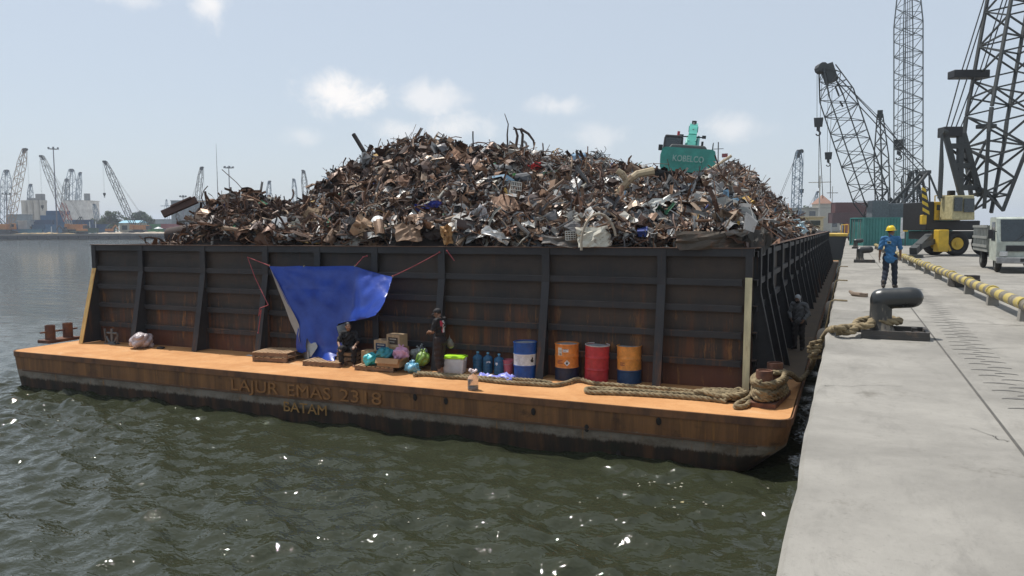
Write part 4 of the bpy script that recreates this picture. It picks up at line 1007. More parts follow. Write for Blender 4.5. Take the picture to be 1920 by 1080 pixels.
vv, _, ff2, *_r = delaunay_2d_cdt(pts+inside, [(i, (i+1) % nO) for i in range(nO)], [], 1, 1e-4)
def sm(x, a, b): t = np.clip((x-a)/(b-a), 0, 1); return t*t*(3-2*t)
def tarp_y(x, y):
    v = (y-500)/180
    Y = 17.68-.10*v-.12*sm(y, 560, 680)
    Y -= .95*sm(x, 650, 735)*sm(y, 500, 595)*(.55+.45*sm(y, 520, 590))+.20*sm(x, 660, 676)*sm(y, 500, 560)     # the free corner is drawn out over the deck, creased along its edge
    Y -= .42*sm(y, 648, 684)*sm(x, 590, 612)                              # hem laid over the pallet
    Y -= .22*sm(y, 574, 600)*sm(x, 640, 668)
    a1 = np.arctan2(y-499, x-505); a2 = np.arctan2(y-499, x-664); d2 = np.hypot(x-664, y-499)/100
    Y += .013*np.sin(a2*13+1)*np.minimum(d2, 1)*(.5+.5*v)+.008*np.sin(a1*22)*np.minimum(np.hypot(x-505, y-499)/90, 1)
    Y += .05*np.sin((x-.25*y)*.15)*sm(y, 600, 650)+.016*np.sin(x*.11+y*.21)*sm(x, 664, 690)
    Y -= .012*np.exp(-((y-541-.02*(x-560))/2.2)**2)*sm(x, 520, 545)*(1-sm(x, 600, 640))   # fold lines left by the packing
    Y -= .010*np.exp(-((x-590-.05*(y-520))/2.0)**2)*(1-sm(y, 600, 640))+.012*np.exp(-((x-545-.42*(y-540))/2.4)**2)*sm(y, 560, 600)
    Y += .075*np.abs(np.sin(y*.105+x*.04+.8*np.sin(x*.09)))*sm(x, 672, 700)*(1-sm(x, 722, 735))
    return Y
TV = [ony(p.x, p.y, float(tarp_y(p.x, p.y))) for p in vv]
m, t_, b = _nodes('tarp_blue'); n1 = _noise(t_, 2.2, 5, .6); n2 = _noise(t_, 7, 5, .55, dist=1.2)
k = _mix(t_, _ramp(t_, n1, .3, .7), (.014, .050, .34), (.024, .078, .46)); t_.links.new(k, b.inputs['Base Color']); b.inputs['Roughness'].default_value = .34; b.inputs['Specular IOR Level'].default_value = .6
_bump(t_, b, n2, .34, .02)
tl = t_.nodes.new('ShaderNodeBsdfTranslucent'); tl.inputs[0].default_value = (.02, .09, .62, 1); mx = t_.nodes.new('ShaderNodeMixShader'); mx.inputs[0].default_value = .22
t_.links.new(b.outputs[0], mx.inputs[1]); t_.links.new(tl.outputs[0], mx.inputs[2]); t_.links.new(mx.outputs[0], t_.nodes['Material Output'].inputs['Surface']); M_tarp = m
M_tback = mat('tarp_silver_back', (.36, .37, .36), .5, var=.12, scale=5)
TO = ony(620, 500, 17.68)
tp = thing('tarpaulin', 'bright blue tarpaulin hung as a shelter on the dark barge wall', 'tarpaulin', TO)
mb = MB(); mb.add(TV, [f for f in ff2]); mb.build('sheet', M_tarp, tp, 'all', off=TO)
# folded-back hem showing the silver side, and the inner curl by the pallet
def strip_px(L, Rr, y0, y1, name, mt, n=14):
    mb = MB(); v = []; f = []
    L = np.array(L, float); Rr = np.array(Rr, float); tt = np.linspace(0, 1, n)
    def samp(A): s = np.linspace(0, 1, len(A)); return np.stack([np.interp(tt, s, A[:, 0]), np.interp(tt, s, A[:, 1])], 1)
    a, c = samp(L), samp(Rr)
    for i in range(n):
        for q in range(4):
            w = q/3; p = a[i]*(1-w)+c[i]*w; v.append(ony(p[0], p[1], y0[0]*(1-tt[i])+y0[1]*tt[i] if q < 1 else (1-w)*(y0[0]*(1-tt[i])+y0[1]*tt[i])+w*(y1[0]*(1-tt[i])+y1[1]*tt[i])+.02*math.sin(i*1.7+q)))
    for i in range(n-1):
        for q in range(3): f.append((i*4+q, i*4+q+1, i*4+q+5, i*4+q+4))
    mb.add(v, f); return mb.build(name, mt, tp, 'all', off=TO)
strip_px([(506, 501), (520, 540), (536, 580), (545, 606), (553, 622), (566, 655), (573, 678)], [(509, 505), (536, 560), (556, 598), (562, 612), (560, 640), (578, 655), (580, 676)], (17.82, 17.72), (17.66, 17.38), 'folded_hem', M_tback)
strip_px([(575, 634), (574, 650), (577, 672)], [(592, 642), (596, 650), (584, 668)], (17.62, 17.42), (17.56, 17.38), 'inside_fold', M_tback, 8)
strip_px([(631, 612), (636, 632), (645, 655)], [(650, 604), (648, 622), (646, 655)], (17.45, 17.3), (17.8, 17.6), 'inner_curl', M_tback, 8)
for px, py in ((505, 498), (665, 498.5), (736, 519), (570, 499)):
    mb = MB(); P = ony(px, py, float(tarp_y(px, py))-.005); a = np.linspace(0, 2*np.pi, 10)[:-1]; mb.tube(np.stack([P[0]+.02*np.cos(a), P[1]+0*a, P[2]+.02*np.sin(a)], 1), .006, 5, closed=True); mb.build('eyelet', mat('brass', (.55, .5, .3), .3, metal=.8), tp, True, off=TO)
# cords
M_cord = mat('cord_red', (.36, .075, .085), .8); 
def cord(label, pl_, r=.012, sag=.0, mt=M_cord, knots=(0, -1), name='tie_cord'):
    P = [np.array(p) for p in pl_]; Q = []
    for a, c in zip(P[:-1], P[1:]):
        for s in np.linspace(0, 1, 9)[:-1]: Q.append(a*(1-s)+c*s+np.array([0, 0, -sag*4*s*(1-s)]))
    Q.append(P[-1]); O = P[0]; t = thing(name, label, 'cord', O, 0, 'red cords tying up the tarpaulin')
    mb = MB(); mb.tube(Q, r, 6); mb.build('cord', mt, t, True, off=O)
    mb = MB()
    for k in knots: mb.ell(P[k], (r*2.2, r*2.2, r*2.0), n=8, m=6)
    mb.build('knot', mt, t, True, off=O); return t
cord('red cord from the tarpaulin corner up to a hook, then hanging slack down the wall', [ony(505, 498, 17.68), ony(464, 482, 17.86), ony(478, 520, 17.8), ony(503, 572, 17.5), ony(487, 578, 17.5), ony(485, 592, 17.5), ony(490, 580, 17.45), ony(484, 624, 17.5)])
cord('short red cord with a bunched knot above the tarpaulin', [ony(667, 498, 17.68), ony(681, 482, 17.86), ony(688, 480, 17.86)], knots=(1, 2))
cord('red cord pulling the free tarpaulin corner up to the wall rim', [ony(736, 518, float(tarp_y(736, 518))), ony(824, 473, 17.86)], sag=.02)
cord('short red cord tail hanging from the wall rim', [ony(838, 470, 17.88), ony(852, 489, 17.88)], knots=(0,))
p = [on(476, 671), on(484, 668), on(490, 673), on(481, 675)]
cord('pink cord end lying on the deck by the pallets', [x+(0, 0, .015) for x in p], knots=(0,))
# ---- folded blue sheet on the deck
p = on(931, 712); t = thing('folded_tarpaulin', 'small pale blue folded sheet lying on the rope', 'tarpaulin', p, R_(-3)); V, F = plate(.92, .30, .03, 10, .05); V[:, 2] += .10+.03*np.sin(V[:, 0]*9); V[:, 2] = np.maximum(V[:, 2], .012); mb = MB(); mb.add(V, F); mb.build('sheet', mat('sheet_pale_blue', (.20, .22, .62), .3, var=.2, scale=7, bump=.4), t, 'all')

# ---- hawsers: three-strand ropes
m, t_, b = _nodes('hawser'); n1 = _noise(t_, 5, 6, .7); n2 = _noise(t_, 60, 3, .6)
k = _mix(t_, _ramp(t_, n1, .3, .7), (.13, .095, .05), (.33, .26, .15)); k = _mix(t_, _ramp(t_, n2, .5, .7, 0, .5), k, (.08, .06, .035)); t_.links.new(k, b.inputs['Base Color']); b.inputs['Roughness'].default_value = .9; _bump(t_, b, n2, .6, .008); M_rope = m
def smooth_path(P, step=.035):
    P = np.array(P, float); n = len(P); Q = []
    for i in range(n-1):
        p0 = P[max(i-1, 0)]; p1 = P[i]; p2 = P[i+1]; p3 = P[min(i+2, n-1)]
        k = max(int(np.linalg.norm(p2-p1)/step), 2)
        for s in np.linspace(0, 1, k+1)[:-1]: Q.append(.5*((2*p1)+(-p0+p2)*s+(2*p0-5*p1+4*p2-p3)*s*s+(-p0+3*p1-3*p2+p3)*s**3))
    Q.append(P[-1]); return np.array(Q)
def rope_shape(mb, P, r, lay=None):
    Q = smooth_path(P, r*.55); L = np.concatenate([[0], np.cumsum(np.linalg.norm(np.diff(Q, axis=0), axis=1))]); lay = lay or r*7
    T = np.gradient(Q, axis=0); T /= np.linalg.norm(T, axis=1, keepdims=True); x = np.cross(T[0], (0, 0, 1.)); x /= max(np.linalg.norm(x), .01); X = []
    for i in range(len(Q)): x = x-T[i]*(x@T[i]); x /= max(np.linalg.norm(x), 1e-6); X.append(x)
    X = np.array(X); Y = np.cross(T, X)
    for s in range(3):
        a = L/lay*2*np.pi+s*2.094; mb.tube(Q+(np.cos(a)[:, None]*X+np.sin(a)[:, None]*Y)*r*.5, r*.56, 7)
def rope(label, P, r=.055, name='hawser', group='thick mooring ropes'):
    t = thing(name, label, 'rope', P[0], 0, group); mb = MB(); rope_shape(mb, P, r); mb.build('strands', M_rope, t, 'all', off=np.array(P[0])); return t
d_ = lambda px, py, z=.055: on(px, py)+np.array([0, 0, z])
rope('thick rope laid along the deck from the standing man to the drums', [d_(775, 707), d_(800, 706), d_(840, 710), d_(880, 713), d_(930, 719), d_(965, 722), d_(1000, 724), d_(1040, 726), d_(1062, 722), d_(1085, 717, .08), d_(1110, 722), d_(1150, 726), d_(1200, 730), d_(1260, 735), d_(1310, 740), d_(1350, 745)], .052)
rope('second rope lying close behind along the deck past the folded sheet', [d_(783, 703), d_(830, 706), d_(870, 709), d_(940, 715), d_(975, 716), d_(1010, 722, .10), d_(1035, 723)], .05)
rope('doubled rope folded back in a long loop before the amber drum', [d_(1352, 748), d_(1300, 746), d_(1240, 741), d_(1180, 736), d_(1130, 733), d_(1104, 733), d_(1099, 736.5), d_(1108, 740), d_(1150, 741), d_(1210, 744), d_(1270, 748), d_(1330, 753), d_(1362, 757)], .055)
rope('single rope lying in front of the long folded loop', [d_(1120, 737.5, .06), d_(1170, 739, .1), d_(1230, 743, .09), d_(1290, 747, .1), d_(1340, 751, .09)], .05)
# the knotted heap of rope by the bitts
cr_ = np.random.default_rng(12); c = on(1356, 750); t = thing('rope_heap', 'tangled heap of thick rope on the deck before the corner post', 'rope', c, 0, 'thick mooring ropes'); mb = MB(); P = []
for i in range(34): a = i*2.25+cr_.normal()*.4; P.append(c+np.array([.52*math.cos(a)*(.5+.5*cr_.random())+.15*math.sin(i*.5), .30*math.sin(a)*(.5+.5*cr_.random()), .06+.17*cr_.random()*(1-abs(math.cos(a))*.3)]))
rope_shape(mb, P, .055); mb.build('strands', M_rope, t, 'all', off=c)
c2 = on(1398, 764); P2 = [d_(1365, 752, .1), d_(1385, 742, .14), d_(1405, 752, .08), d_(1400, 765), d_(1380, 768), d_(1384, 761), d_(1402, 758, .12), d_(1424, 748, .2), d_(1432, 741, .3)]
rope('rope end bent in an open loop between the tangle and the bitts', P2, .055)
# turns of rope round the bitts
t = thing('bitt_turns', 'many turns of thick rope wound round the twin posts at the barge corner', 'rope', RB0, 0, 'thick mooring ropes'); mb = MB(); P = []
mid = (RB0+RB1)/2; dd = RB1-RB0; L_ = np.linalg.norm(dd); dd /= L_; nn_ = np.array([-dd[1], dd[0], 0])
for i in range(120):
    a = i*2*np.pi/14; z = .16+.40*i/120+.06*math.sin(i*.21)+.02*math.sin(i); s = math.sin(a); cc = math.cos(a)
    P.append(mid+dd*(L_/2+.25+.05*math.sin(i*.37+1))*cc+nn_*(.26+.05*math.sin(i*.29)+.02*math.sin(i*1.3))*s+np.array([0, 0, z]))
rope_shape(mb, P, .06); mb.build('strands', M_rope, t, 'all', off=RB0)
# mooring line to the quay bollard
BC = onz(1652, 628, 0.0)
P = [mid+(0, 0, .55)+dd*.3, RB1+np.array([.30, -.0, .52]), onx(1500, 712, -.95), onx(1520, 690, -.75), onx(1527, 668, -.62), onx(1536, 645, -.55), onx(1548, 626, -.40), onz(1562, 617, .10), onz(1600, 613, .16), onz(1632, 609, .22)]
P = [np.array(x) for x in P]
bx, by = BC[0], BC[1]
for a in np.linspace(-2.2, 1.9, 9): P.append(np.array([bx+.26*math.cos(a+0.0), by+.26*math.sin(a), .24]))
P += [np.array([bx-.35, by-.02, .20]), onz(1600, 620, .12), onz(1568, 622, .08)]
rope('mooring rope running up from the barge corner and looped round the bollard', P, .06)
t = thing('rope_knot', 'lumpy knot in the mooring rope between barge and quay', 'knot', onx(1527, 655, -.6), 0); kr = np.random.default_rng(2); mb = MB(); rope_shape(mb, [np.array([.13*math.cos(i*2.3)+.02*kr.normal(), .12*math.sin(i*2.3), -.14+.028*i+.03*kr.normal()]) for i in range(12)], .045); mb.build('strands', M_rope, t, 'all')
# ================================================================== PEOPLE
from mathutils.bvhtree import BVHTree
M_skin = mat('skin_brown', (.24, .125, .075), .55, var=.12, scale=12); M_skin2 = mat('skin_dark', (.17, .09, .055), .55, var=.12, scale=12)
M_eyew = mat('eye_white', (.7, .68, .64), .3); M_hair = mat('hair_black', (.012, .011, .010), .6)
A_ = lambda *x: np.array(x, float)
def hand(mb, w, d, n, s=1, curl=.5, sc=1.0):
    """palm and five fingers: d points along the fingers, n out of the palm, s=+1 puts the thumb on d x n"""
    d = d/np.linalg.norm(d); n = n-d*(n@d); n /= np.linalg.norm(n); t = np.cross(d, n)*s
    R = np.stack([t, d, n], 1); mb.ell(w+d*.05*sc, (.042*sc, .055*sc, .017*sc), R, 12, 8)
    for k, (o, L) in enumerate(((.031, .072), (.011, .080), (-.010, .074), (-.030, .058))):
        b = w+d*.092*sc+t*o*sc; c = curl*(.8+.15*k); p = b; r = .0098*sc
        for j, f in enumerate((.45, .32, .23)):
            a = c*(j+.6)*.9; q = p+(d*math.cos(a)+n*math.sin(a))*L*f*sc; mb.capsule(p, q, r, r*.9, 8); p = q; r *= .92
    b = w+d*.03*sc+t*.036*sc; q = b+(t*.75+d*.65+n*.25)*.038*sc; mb.capsule(b, q, .013*sc, .011*sc, 8); mb.capsule(q, q+(d*.9+n*.45)*.03*sc, .011*sc, .009*sc, 8)
def decal(obj, parent, name, mt, c, nrm, up, pts_list, off=.004):
    """flat print laid on a garment: outlines (x, z metres) cast onto the cloth"""
    me = obj.data; bv = BVHTree.FromPolygons([v.co[:] for v in me.vertices], [tuple(p.vertices) for p in me.polygons])
    nrm = A_(*nrm); nrm /= np.linalg.norm(nrm); up = A_(*up); up = up-nrm*(up@nrm); up /= np.linalg.norm(up); rt = np.cross(up, nrm); mb = MB()
    for (x0, z0, x1, z1) in pts_list:
        V = []; nx = 7; nz = 7
        for i in range(nz):
            for j in range(nx):
                o = A_(*c)+rt*(x0+(x1-x0)*j/(nx-1))+up*(z0+(z1-z0)*i/(nz-1))+nrm*.4
                h = bv.ray_cast(Vector(o), Vector(-nrm)); V.append((A_(*h[0])+nrm*off) if h[0] is not None else o-nrm*.3)
        mb.add(V, [(i*nx+j, i*nx+j+1, (i+1)*nx+j+1, (i+1)*nx+j) for i in range(nz-1) for j in range(nx-1)])
    return mb.build(name, mt, parent, 'all')
def person(label, loc, rz, J, skin, shirt, pants, shoes=None, sleeve=.55, hem=1.0, head=(0, 0), hair=None, cat='person', loose=.012, hands=((.5, None), (.5, None)), tail=.0):
    t = thing('person', label, cat, loc, rz)
    hc, hy, hp = J['head'], R_(head[0]), R_(head[1]); HR = rotz(hy) @ rotx(hp)
    hd = lambda x, y, z: hc+HR @ A_(x, y, z)
    mb = MB()
    # head
    mb.ell(hd(0, -.012, .03), (.074, .095, .092), HR, 18, 12); mb.ell(hd(0, .018, -.045), (.058, .070, .075), HR, 16, 10); mb.ell(hd(0, .055, -.085), (.028, .025, .024), HR)
    mb.capsule(hd(0, .088, .012), hd(0, .108, -.022), .011, .017); mb.ell(hd(0, .083, -.058), (.026, .012, .008), HR); mb.ell(hd(0, .084, -.070), (.023, .011, .007), HR)
    for s in (-1, 1): mb.ell(hd(s*.076, -.012, -.005), (.012, .022, .033), HR); mb.ell(hd(s*.032, .082, .024), (.024, .012, .009), HR); mb.ell(hd(s*.042, .062, -.022), (.022, .022, .022), HR)
    mb.capsule(J['neck'], hd(0, -.02, -.05), .058, .052)
    sl_, sr_ = J['sl'], J['sr']; ch = (sl_+sr_)/2; sx = (sr_-sl_); sx /= np.linalg.norm(sx); pv = (J['hl']+J['hr'])/2; sp = ch-pv; sp /= np.linalg.norm(sp); fy = np.cross(sp, sx); fy /= np.linalg.norm(fy); TR = np.stack([sx, fy, np.cross(sx, fy)], 1)
    ws = (ch*.42+pv*.58)
    def torso(m, g):
        m.ell(ch-sp*.12, (.158+g, .105+g, .175+g), TR, 18, 12); m.ell(ws, (.135+g, .098+g, .15+g), TR, 18, 12); m.ell(pv, (.152+g, .112+g, .125+g), TR, 18, 12)
        m.capsule(sl_+sx*.03, sr_-sx*.03, .060+g, .060+g); m.capsule(ch+sp*.0, J['neck'], .075+g*.5, .058+g*.3)
    torso(mb, 0)
    for a, k, (cl, nn) in (('l', -1, hands[0]), ('r', 1, hands[1])):
        S, E, Wp = J['s'+a], J['e'+a], J['w'+a]; mb.capsule(S, E, .050, .040); mb.capsule(E, Wp, .041, .028)
        d = (Wp-E)/np.linalg.norm(Wp-E); nn = A_(*(nn if nn is not None else (-k, 0, 0))); hand(mb, Wp+d*.01, d, nn, -k if (np.cross(d, nn)@A_(0, 1, 0))*(-k) > 0 else k, cl)
        H, K, An = J['h'+a], J['k'+a], J['a'+a]; mb.capsule(H, K, .080, .054); mb.capsule(K, An, .056, .036); mb.ell((K*.68+An*.32)+A_(0, -.018, 0), (.046, .05, .09))
        T = J['t'+a]; fd = (T-An); fd[2] = 0; fd /= np.linalg.norm(fd); z0 = T[2]
        mb.capsule(A_(An[0], An[1], z0+.038)-fd*.035, A_(*T)+A_(0, 0, .02), .036, .024); mb.capsule(An, A_(An[0], An[1], z0+.05), .036, .04); mb.capsule(T-fd*.05+np.cross(fd, (0, 0, 1))*.022+A_(0, 0, .015), T+np.cross(fd, (0, 0, 1))*.02+A_(0, 0, .013), .02, .014); mb.capsule(T-fd*.05-np.cross(fd, (0, 0, 1))*.022+A_(0, 0, .015), T-np.cross(fd, (0, 0, 1))*.02-fd*.01+A_(0, 0, .013), .02, .014)
    body = mb.build('body', skin, t); relax(body, .0075, 3)
    mb = MB()
    for s in (-1, 1): mb.ell(hd(s*.031, .083, .008), (.0105, .006, .006), HR, 10, 6)
    mb.build('eyes', M_ink, t, 'all')
    # shirt
    mb = MB(); g = loose+.008; torso(mb, g)
    if tail: mb.ell(pv-A_(0, 0, tail*.5), (.165+g, .125+g, .10+tail*.5), TR, 18, 12)
    for a in 'lr':
        S, E, Wp = J['s'+a], J['e'+a], J['w'+a]
        if sleeve <= 1: mb.capsule(S, S+(E-S)*sleeve, .052+g, .047+g)
        else: mb.capsule(S, E, .052+g, .045+g*.8); mb.capsule(E, E+(Wp-E)*(sleeve-1), .050+g*.8, .036+g*.6)
    o = mb.build('shirt', shirt, t); relax(o, .010, 2); sh = o
    # wrinkles across the cloth
    for ob in (o,):
        co = np.array([v.co[:] for v in ob.data.vertices]); nn = np.array([v.normal[:] for v in ob.data.vertices])
        w = .006*np.sin(co[:, 2]*52+4*np.sin(co[:, 0]*13)+3*np.sin(co[:, 1]*11))+.004*np.sin(co[:, 0]*40+co[:, 2]*30)
        ob.data.vertices.foreach_set('co', (co+nn*w[:, None]).ravel()); ob.data.update()
    mb = MB(); g = loose+.010; mb.ell(pv+sp*.0, (.148+g*.6, .108+g*.6, .11+g), TR, 18, 12)
    for a in 'lr':
        H, K, An = J['h'+a], J['k'+a], J['a'+a]; mb.capsule(H, K, .084+g, .062+g)
        e = K+(An-K)*hem; mb.capsule(K, e, .062+g, .052+g*.9)
    o = mb.build('trousers', pants, t); relax(o, .010, 2)
    co = np.array([v.co[:] for v in o.data.vertices]); nn = np.array([v.normal[:] for v in o.data.vertices]); w = .006*np.sin(co[:, 2]*45+5*np.sin(co[:, 0]*9)+co[:, 1]*14); o.data.vertices.foreach_set('co', (co+nn*w[:, None]).ravel()); o.data.update()
    if shoes:
        for a in 'lr':
            mb = MB(); An, T = J['a'+a], J['t'+a]; fd = T-An; fd[2] = 0; fd /= np.linalg.norm(fd); z0 = T[2]; b0 = A_(An[0], An[1], z0)
            mb.capsule(b0-fd*.04+A_(0, 0, .05), T+fd*.01+A_(0, 0, .038), .052, .040); mb.capsule(An+A_(0, 0, .07), b0+A_(0, 0, .06), .056, .056); o = mb.build('boot', shoes, t); relax(o, .009, 2)
    if hair:
        mb = MB(); mb.ell(hd(0, -.022, .042), (.080, .098, .090), HR, 18, 12)
        o = mb.build('hair', hair, t, 'all'); me = o.data
        bm = bmesh.new(); bm.from_mesh(me); bmesh.ops.bisect_plane(bm, geom=bm.verts[:]+bm.edges[:]+bm.faces[:], plane_co=Vector(hd(0, .02, .035)), plane_no=Vector(HR @ A_(0, .75, -.66)), clear_outer=True); bm.to_mesh(me); bm.free()
    return t, hd, HR, sh
def std(h=1.68):
    s = h/1.70; J = dict(head=A_(0, .02, 1.585), neck=A_(0, 0, 1.46), sl=A_(-.185, 0, 1.40), sr=A_(.185, 0, 1.40), el=A_(-.25, -.02, 1.12), er=A_(.25, -.02, 1.12), wl=A_(-.27, .05, .87), wr=A_(.27, .05, .87), hl=A_(-.095, 0, .90), hr=A_(.095, 0, .90), kl=A_(-.105, .02, .48), kr=A_(.105, .02, .48), al=A_(-.115, -.02, .085), ar=A_(.115, -.02, .085), tl=A_(-.14, .15, 0), tr=A_(.14, .15, 0))
    return J, s
M_black = mat('cloth_black', (.014, .013, .014), .85, var=.3); M_char = mat('cloth_charcoal', (.030, .027, .028), .85, var=.3)
# the man standing on the stern
J, s = std()
J.update(head=A_(0, .075, 1.565), neck=A_(0, .01, 1.455), el=A_(-.24, .05, 1.12), er=A_(.24, .06, 1.12), wl=A_(-.08, .27, 1.10), wr=A_(.07, .29, 1.08), kl=A_(-.10, .015, .48), kr=A_(.11, .05, .48), al=A_(-.11, -.05, .085), ar=A_(.13, .05, .085), tl=A_(-.15, .12, 0), tr=A_(.17, .22, 0))
p = on(826, 703)
t, hd, HR, sh = person('man standing in a black printed shirt and dark cap, barefoot on the barge deck', p, R_(84), J, M_skin, M_black, mat('cloth_umber', (.035, .024, .022), .9, var=.3), None, .75, .62, (12, -22), M_hair, hands=((.7, (1, .2, -.3)), (.7, (-1, .2, -.3))), tail=.06)
mb = MB(); mb.ell(hd(0, -.015, .052), (.084, .103, .085), HR, 20, 12); o = mb.build('cap', M_char, t, 'all')
bm = bmesh.new(); bm.from_mesh(o.data); bmesh.ops.bisect_plane(bm, geom=bm.verts[:]+bm.edges[:]+bm.faces[:], plane_co=Vector(hd(0, 0, .045)), plane_no=Vector(HR @ A_(0, .12, -1)), clear_outer=True); bm.to_mesh(o.data); bm.free()
mb = MB(); v = []; a = np.linspace(-1.15, 1.15, 11)
for r0, dz in ((.085, .0), (.165, -.012)): v += [hd(math.sin(x)*(.08 if r0 < .1 else .088), math.cos(x)*r0+(.0 if r0 < .1 else .0), .048+dz-.010*abs(x)) for x in a]
v2 = [x+HR @ A_(0, 0, -.006) for x in v]; mb.add(v+v2, [(i, i+1, i+12, i+11) for i in range(10)]+[(22+i+11, 22+i+12, 22+i+1, 22+i) for i in range(10)]+[(i+11, i+12, 33+i+1, 33+i) for i in range(10)]); mb.build('cap_brim', M_char, t)
decal(sh, t, 'shirt_print', mat('print_white', (.6, .6, .6), .8), (0, 0, 1.24), (.0, -1, 0), (0, 0, 1), [(-.045, -.14, .03, .16)])
decal(sh, t, 'shirt_print', mat('print_red', (.42, .03, .06), .8), (0, 0, 1.24), (.0, -1, 0), (0, 0, 1), [(-.115, .02, -.048, .16), (-.07, -.14, -.048, .02)])
decal(sh, t, 'shirt_print', mat('print_teal', (.08, .22, .25), .8), (0, 0, 1.24), (.0, -1, 0), (0, 0, 1), [(.033, -.14, .06, .13)])
decal(sh, t, 'shirt_print', mat('print_black2', (.02, .02, .02), .8), (0, 0, 1.24), (.0, -1, 0), (0, 0, 1), [(-.02, -.02, .012, .08)], .007)
# net bag hanging at his side
tb = thing('plastic_bag', 'pale film bag hanging behind the standing man', 'bag', tuple(p+rotz(R_(84)) @ A_(.22, -.14, .80))); mb = MB(); mb.ell((0, 0, 0), (.09, .07, .12)); mb.ell((.02, .02, -.05), (.10, .08, .09)); mb.capsule((0, 0, .1), (0, 0, .2), .02, .012); relax(mb.build('film', mat('film_pale_green', (.13, .14, .11), .35, var=.2), tb), .015, 2)
# the man sitting under the tarpaulin
J = dict(head=A_(0, .07, .98), neck=A_(0, .01, .86), sl=A_(-.185, 0, .80), sr=A_(.185, 0, .80), el=A_(-.27, .14, .57), er=A_(.26, .16, .56), wl=A_(-.21, .36, .50), wr=A_(.20, .38, .46), hl=A_(-.095, -.03, .36), hr=A_(.095, -.03, .36), kl=A_(-.19, .38, .42), kr=A_(.17, .40, .43), al=A_(-.16, .36, .085), ar=A_(.15, .42, .085), tl=A_(-.19, .52, 0), tr=A_(.18, .58, 0))
J = {k: v+A_(0, 0, .06 if k[0] not in 'at' else 0) for k, v in J.items()}
p = A0_(655, 17.45)
t, hd, HR, sh = person('man in black clothes sitting under the blue tarpaulin on a wooden crate', p+(0, 0, 0), R_(-152), J, M_skin, M_black, M_black, None, .8, .9, (22, 4), M_hair, hands=((.4, (.2, .3, -1)), (.5, (-.2, .3, -1))))
# the man with a covered face in the side passage
J, s = std(); J.update(head=A_(.02, .10, 1.53), neck=A_(0, .05, 1.43), sl=A_(-.19, .02, 1.37), sr=A_(.19, .02, 1.37), el=A_(-.28, .02, 1.10), er=A_(.27, .06, 1.10), wl=A_(-.22, .22, .93), wr=A_(.16, .26, .96))
p = onz(1503, 556, ZD+1.62); p = A_(min(p[0], -1.30), p[1], ZD+.013)
t, hd, HR, sh = person('man in a grey hood and long sleeves in the passage beside the cargo wall', p, R_(165), J, M_skin2, mat('cloth_grey', (.12, .125, .13), .9, var=.3), M_char, M_black, 1.9, 1.0, (0, -14), None, hands=((.6, (1, 0, 0)), (.6, (-1, 0, 0))))
mb = MB(); mb.ell(hd(0, -.02, .04), (.093, .11, .105), HR, 18, 12); mb.ell(hd(0, -.05, -.06), (.085, .075, .10), HR, 16, 10); o = mb.build('hood', mat('cloth_pale_grey', (.34, .35, .36), .9), t); relax(o, .012, 2)
bm = bmesh.new(); bm.from_mesh(o.data); bmesh.ops.bisect_plane(bm, geom=bm.verts[:]+bm.edges[:]+bm.faces[:], plane_co=Vector(hd(0, .045, 0)), plane_no=Vector(HR @ A_(0, 1, -.5)), clear_outer=True); bm.to_mesh(o.data); bm.free()
mb = MB(); mb.ell(hd(0, .028, -.055), (.066, .072, .062), HR, 16, 10); mb.build('face_cover', M_black, t, 'all')
# the worker walking along the quay
J, s = std(1.76); J.update(head=A_(0, .03, 1.60), neck=A_(0, 0, 1.475), sl=A_(-.195, 0, 1.41), sr=A_(.195, 0, 1.41), el=A_(-.25, -.06, 1.13), er=A_(.25, .04, 1.13), wl=A_(-.27, -.03, .88), wr=A_(.245, .16, .91), kl=A_(-.10, -.02, .49), kr=A_(.11, .13, .50), al=A_(-.12, -.22, .12), ar=A_(.12, .15, .085), tl=A_(-.15, -.05, .015), tr=A_(.15, .31, 0))
p = onz(1667, 540, 0)
t, hd, HR, sh = person('worker in a yellow hard hat and blue shirt walking away along the quay', p, R_(-10), J, M_skin2, mat('cloth_blue', (.035, .14, .30), .85, var=.25), mat('cloth_navy', (.018, .024, .040), .9, var=.3, dirt=(.12, .11, .10), dirt_at=(.62, .72)), mat('boot_brown', (.05, .038, .03), .7), .95, .95, (-38, -4), M_hair, hands=((.45, (1, 0, 0)), (.5, (-1, 0, 0))), tail=.10, loose=.012)
mb = MB(); prof = [(.118, 0), (.117, .03), (.108, .07), (.085, .105), (.05, .125), (.001, .131)]; mb.lathe([(r, z) for r, z in prof], n=24); mb.lathe([(.118, .0), (.142, -.008), (.142, -.004), (.118, .006)], n=24)
mb.box((0, 0, .128), (.03, .17, .012)); mb.box((0, .135, -.006), (.15, .05, .006)); V = np.concatenate(mb.v) @ (HR @ rotx(.12)).T+hd(0, -.012, .048); hb = MB(); hb.add(V, mb.f); hb.build('hard_hat', mat('helmet_yellow', (.78, .56, .02), .3, var=.1), t, True)
decal(sh, t, 'back_emblem', mat('emblem_cream', (.5, .45, .25), .8), (-.02, 0, 1.30), (0, -1, 0), (0, 0, 1), [(-.045, -.032, .045, -.022), (-.045, .022, .045, .032), (-.05, -.03, -.04, .03), (.04, -.03, .05, .03)])
decal(sh, t, 'back_emblem', mat('emblem_dark', (.03, .05, .06), .8), (-.02, 0, 1.30), (0, -1, 0), (0, 0, 1), [(-.04, -.022, .04, .022)], .006)
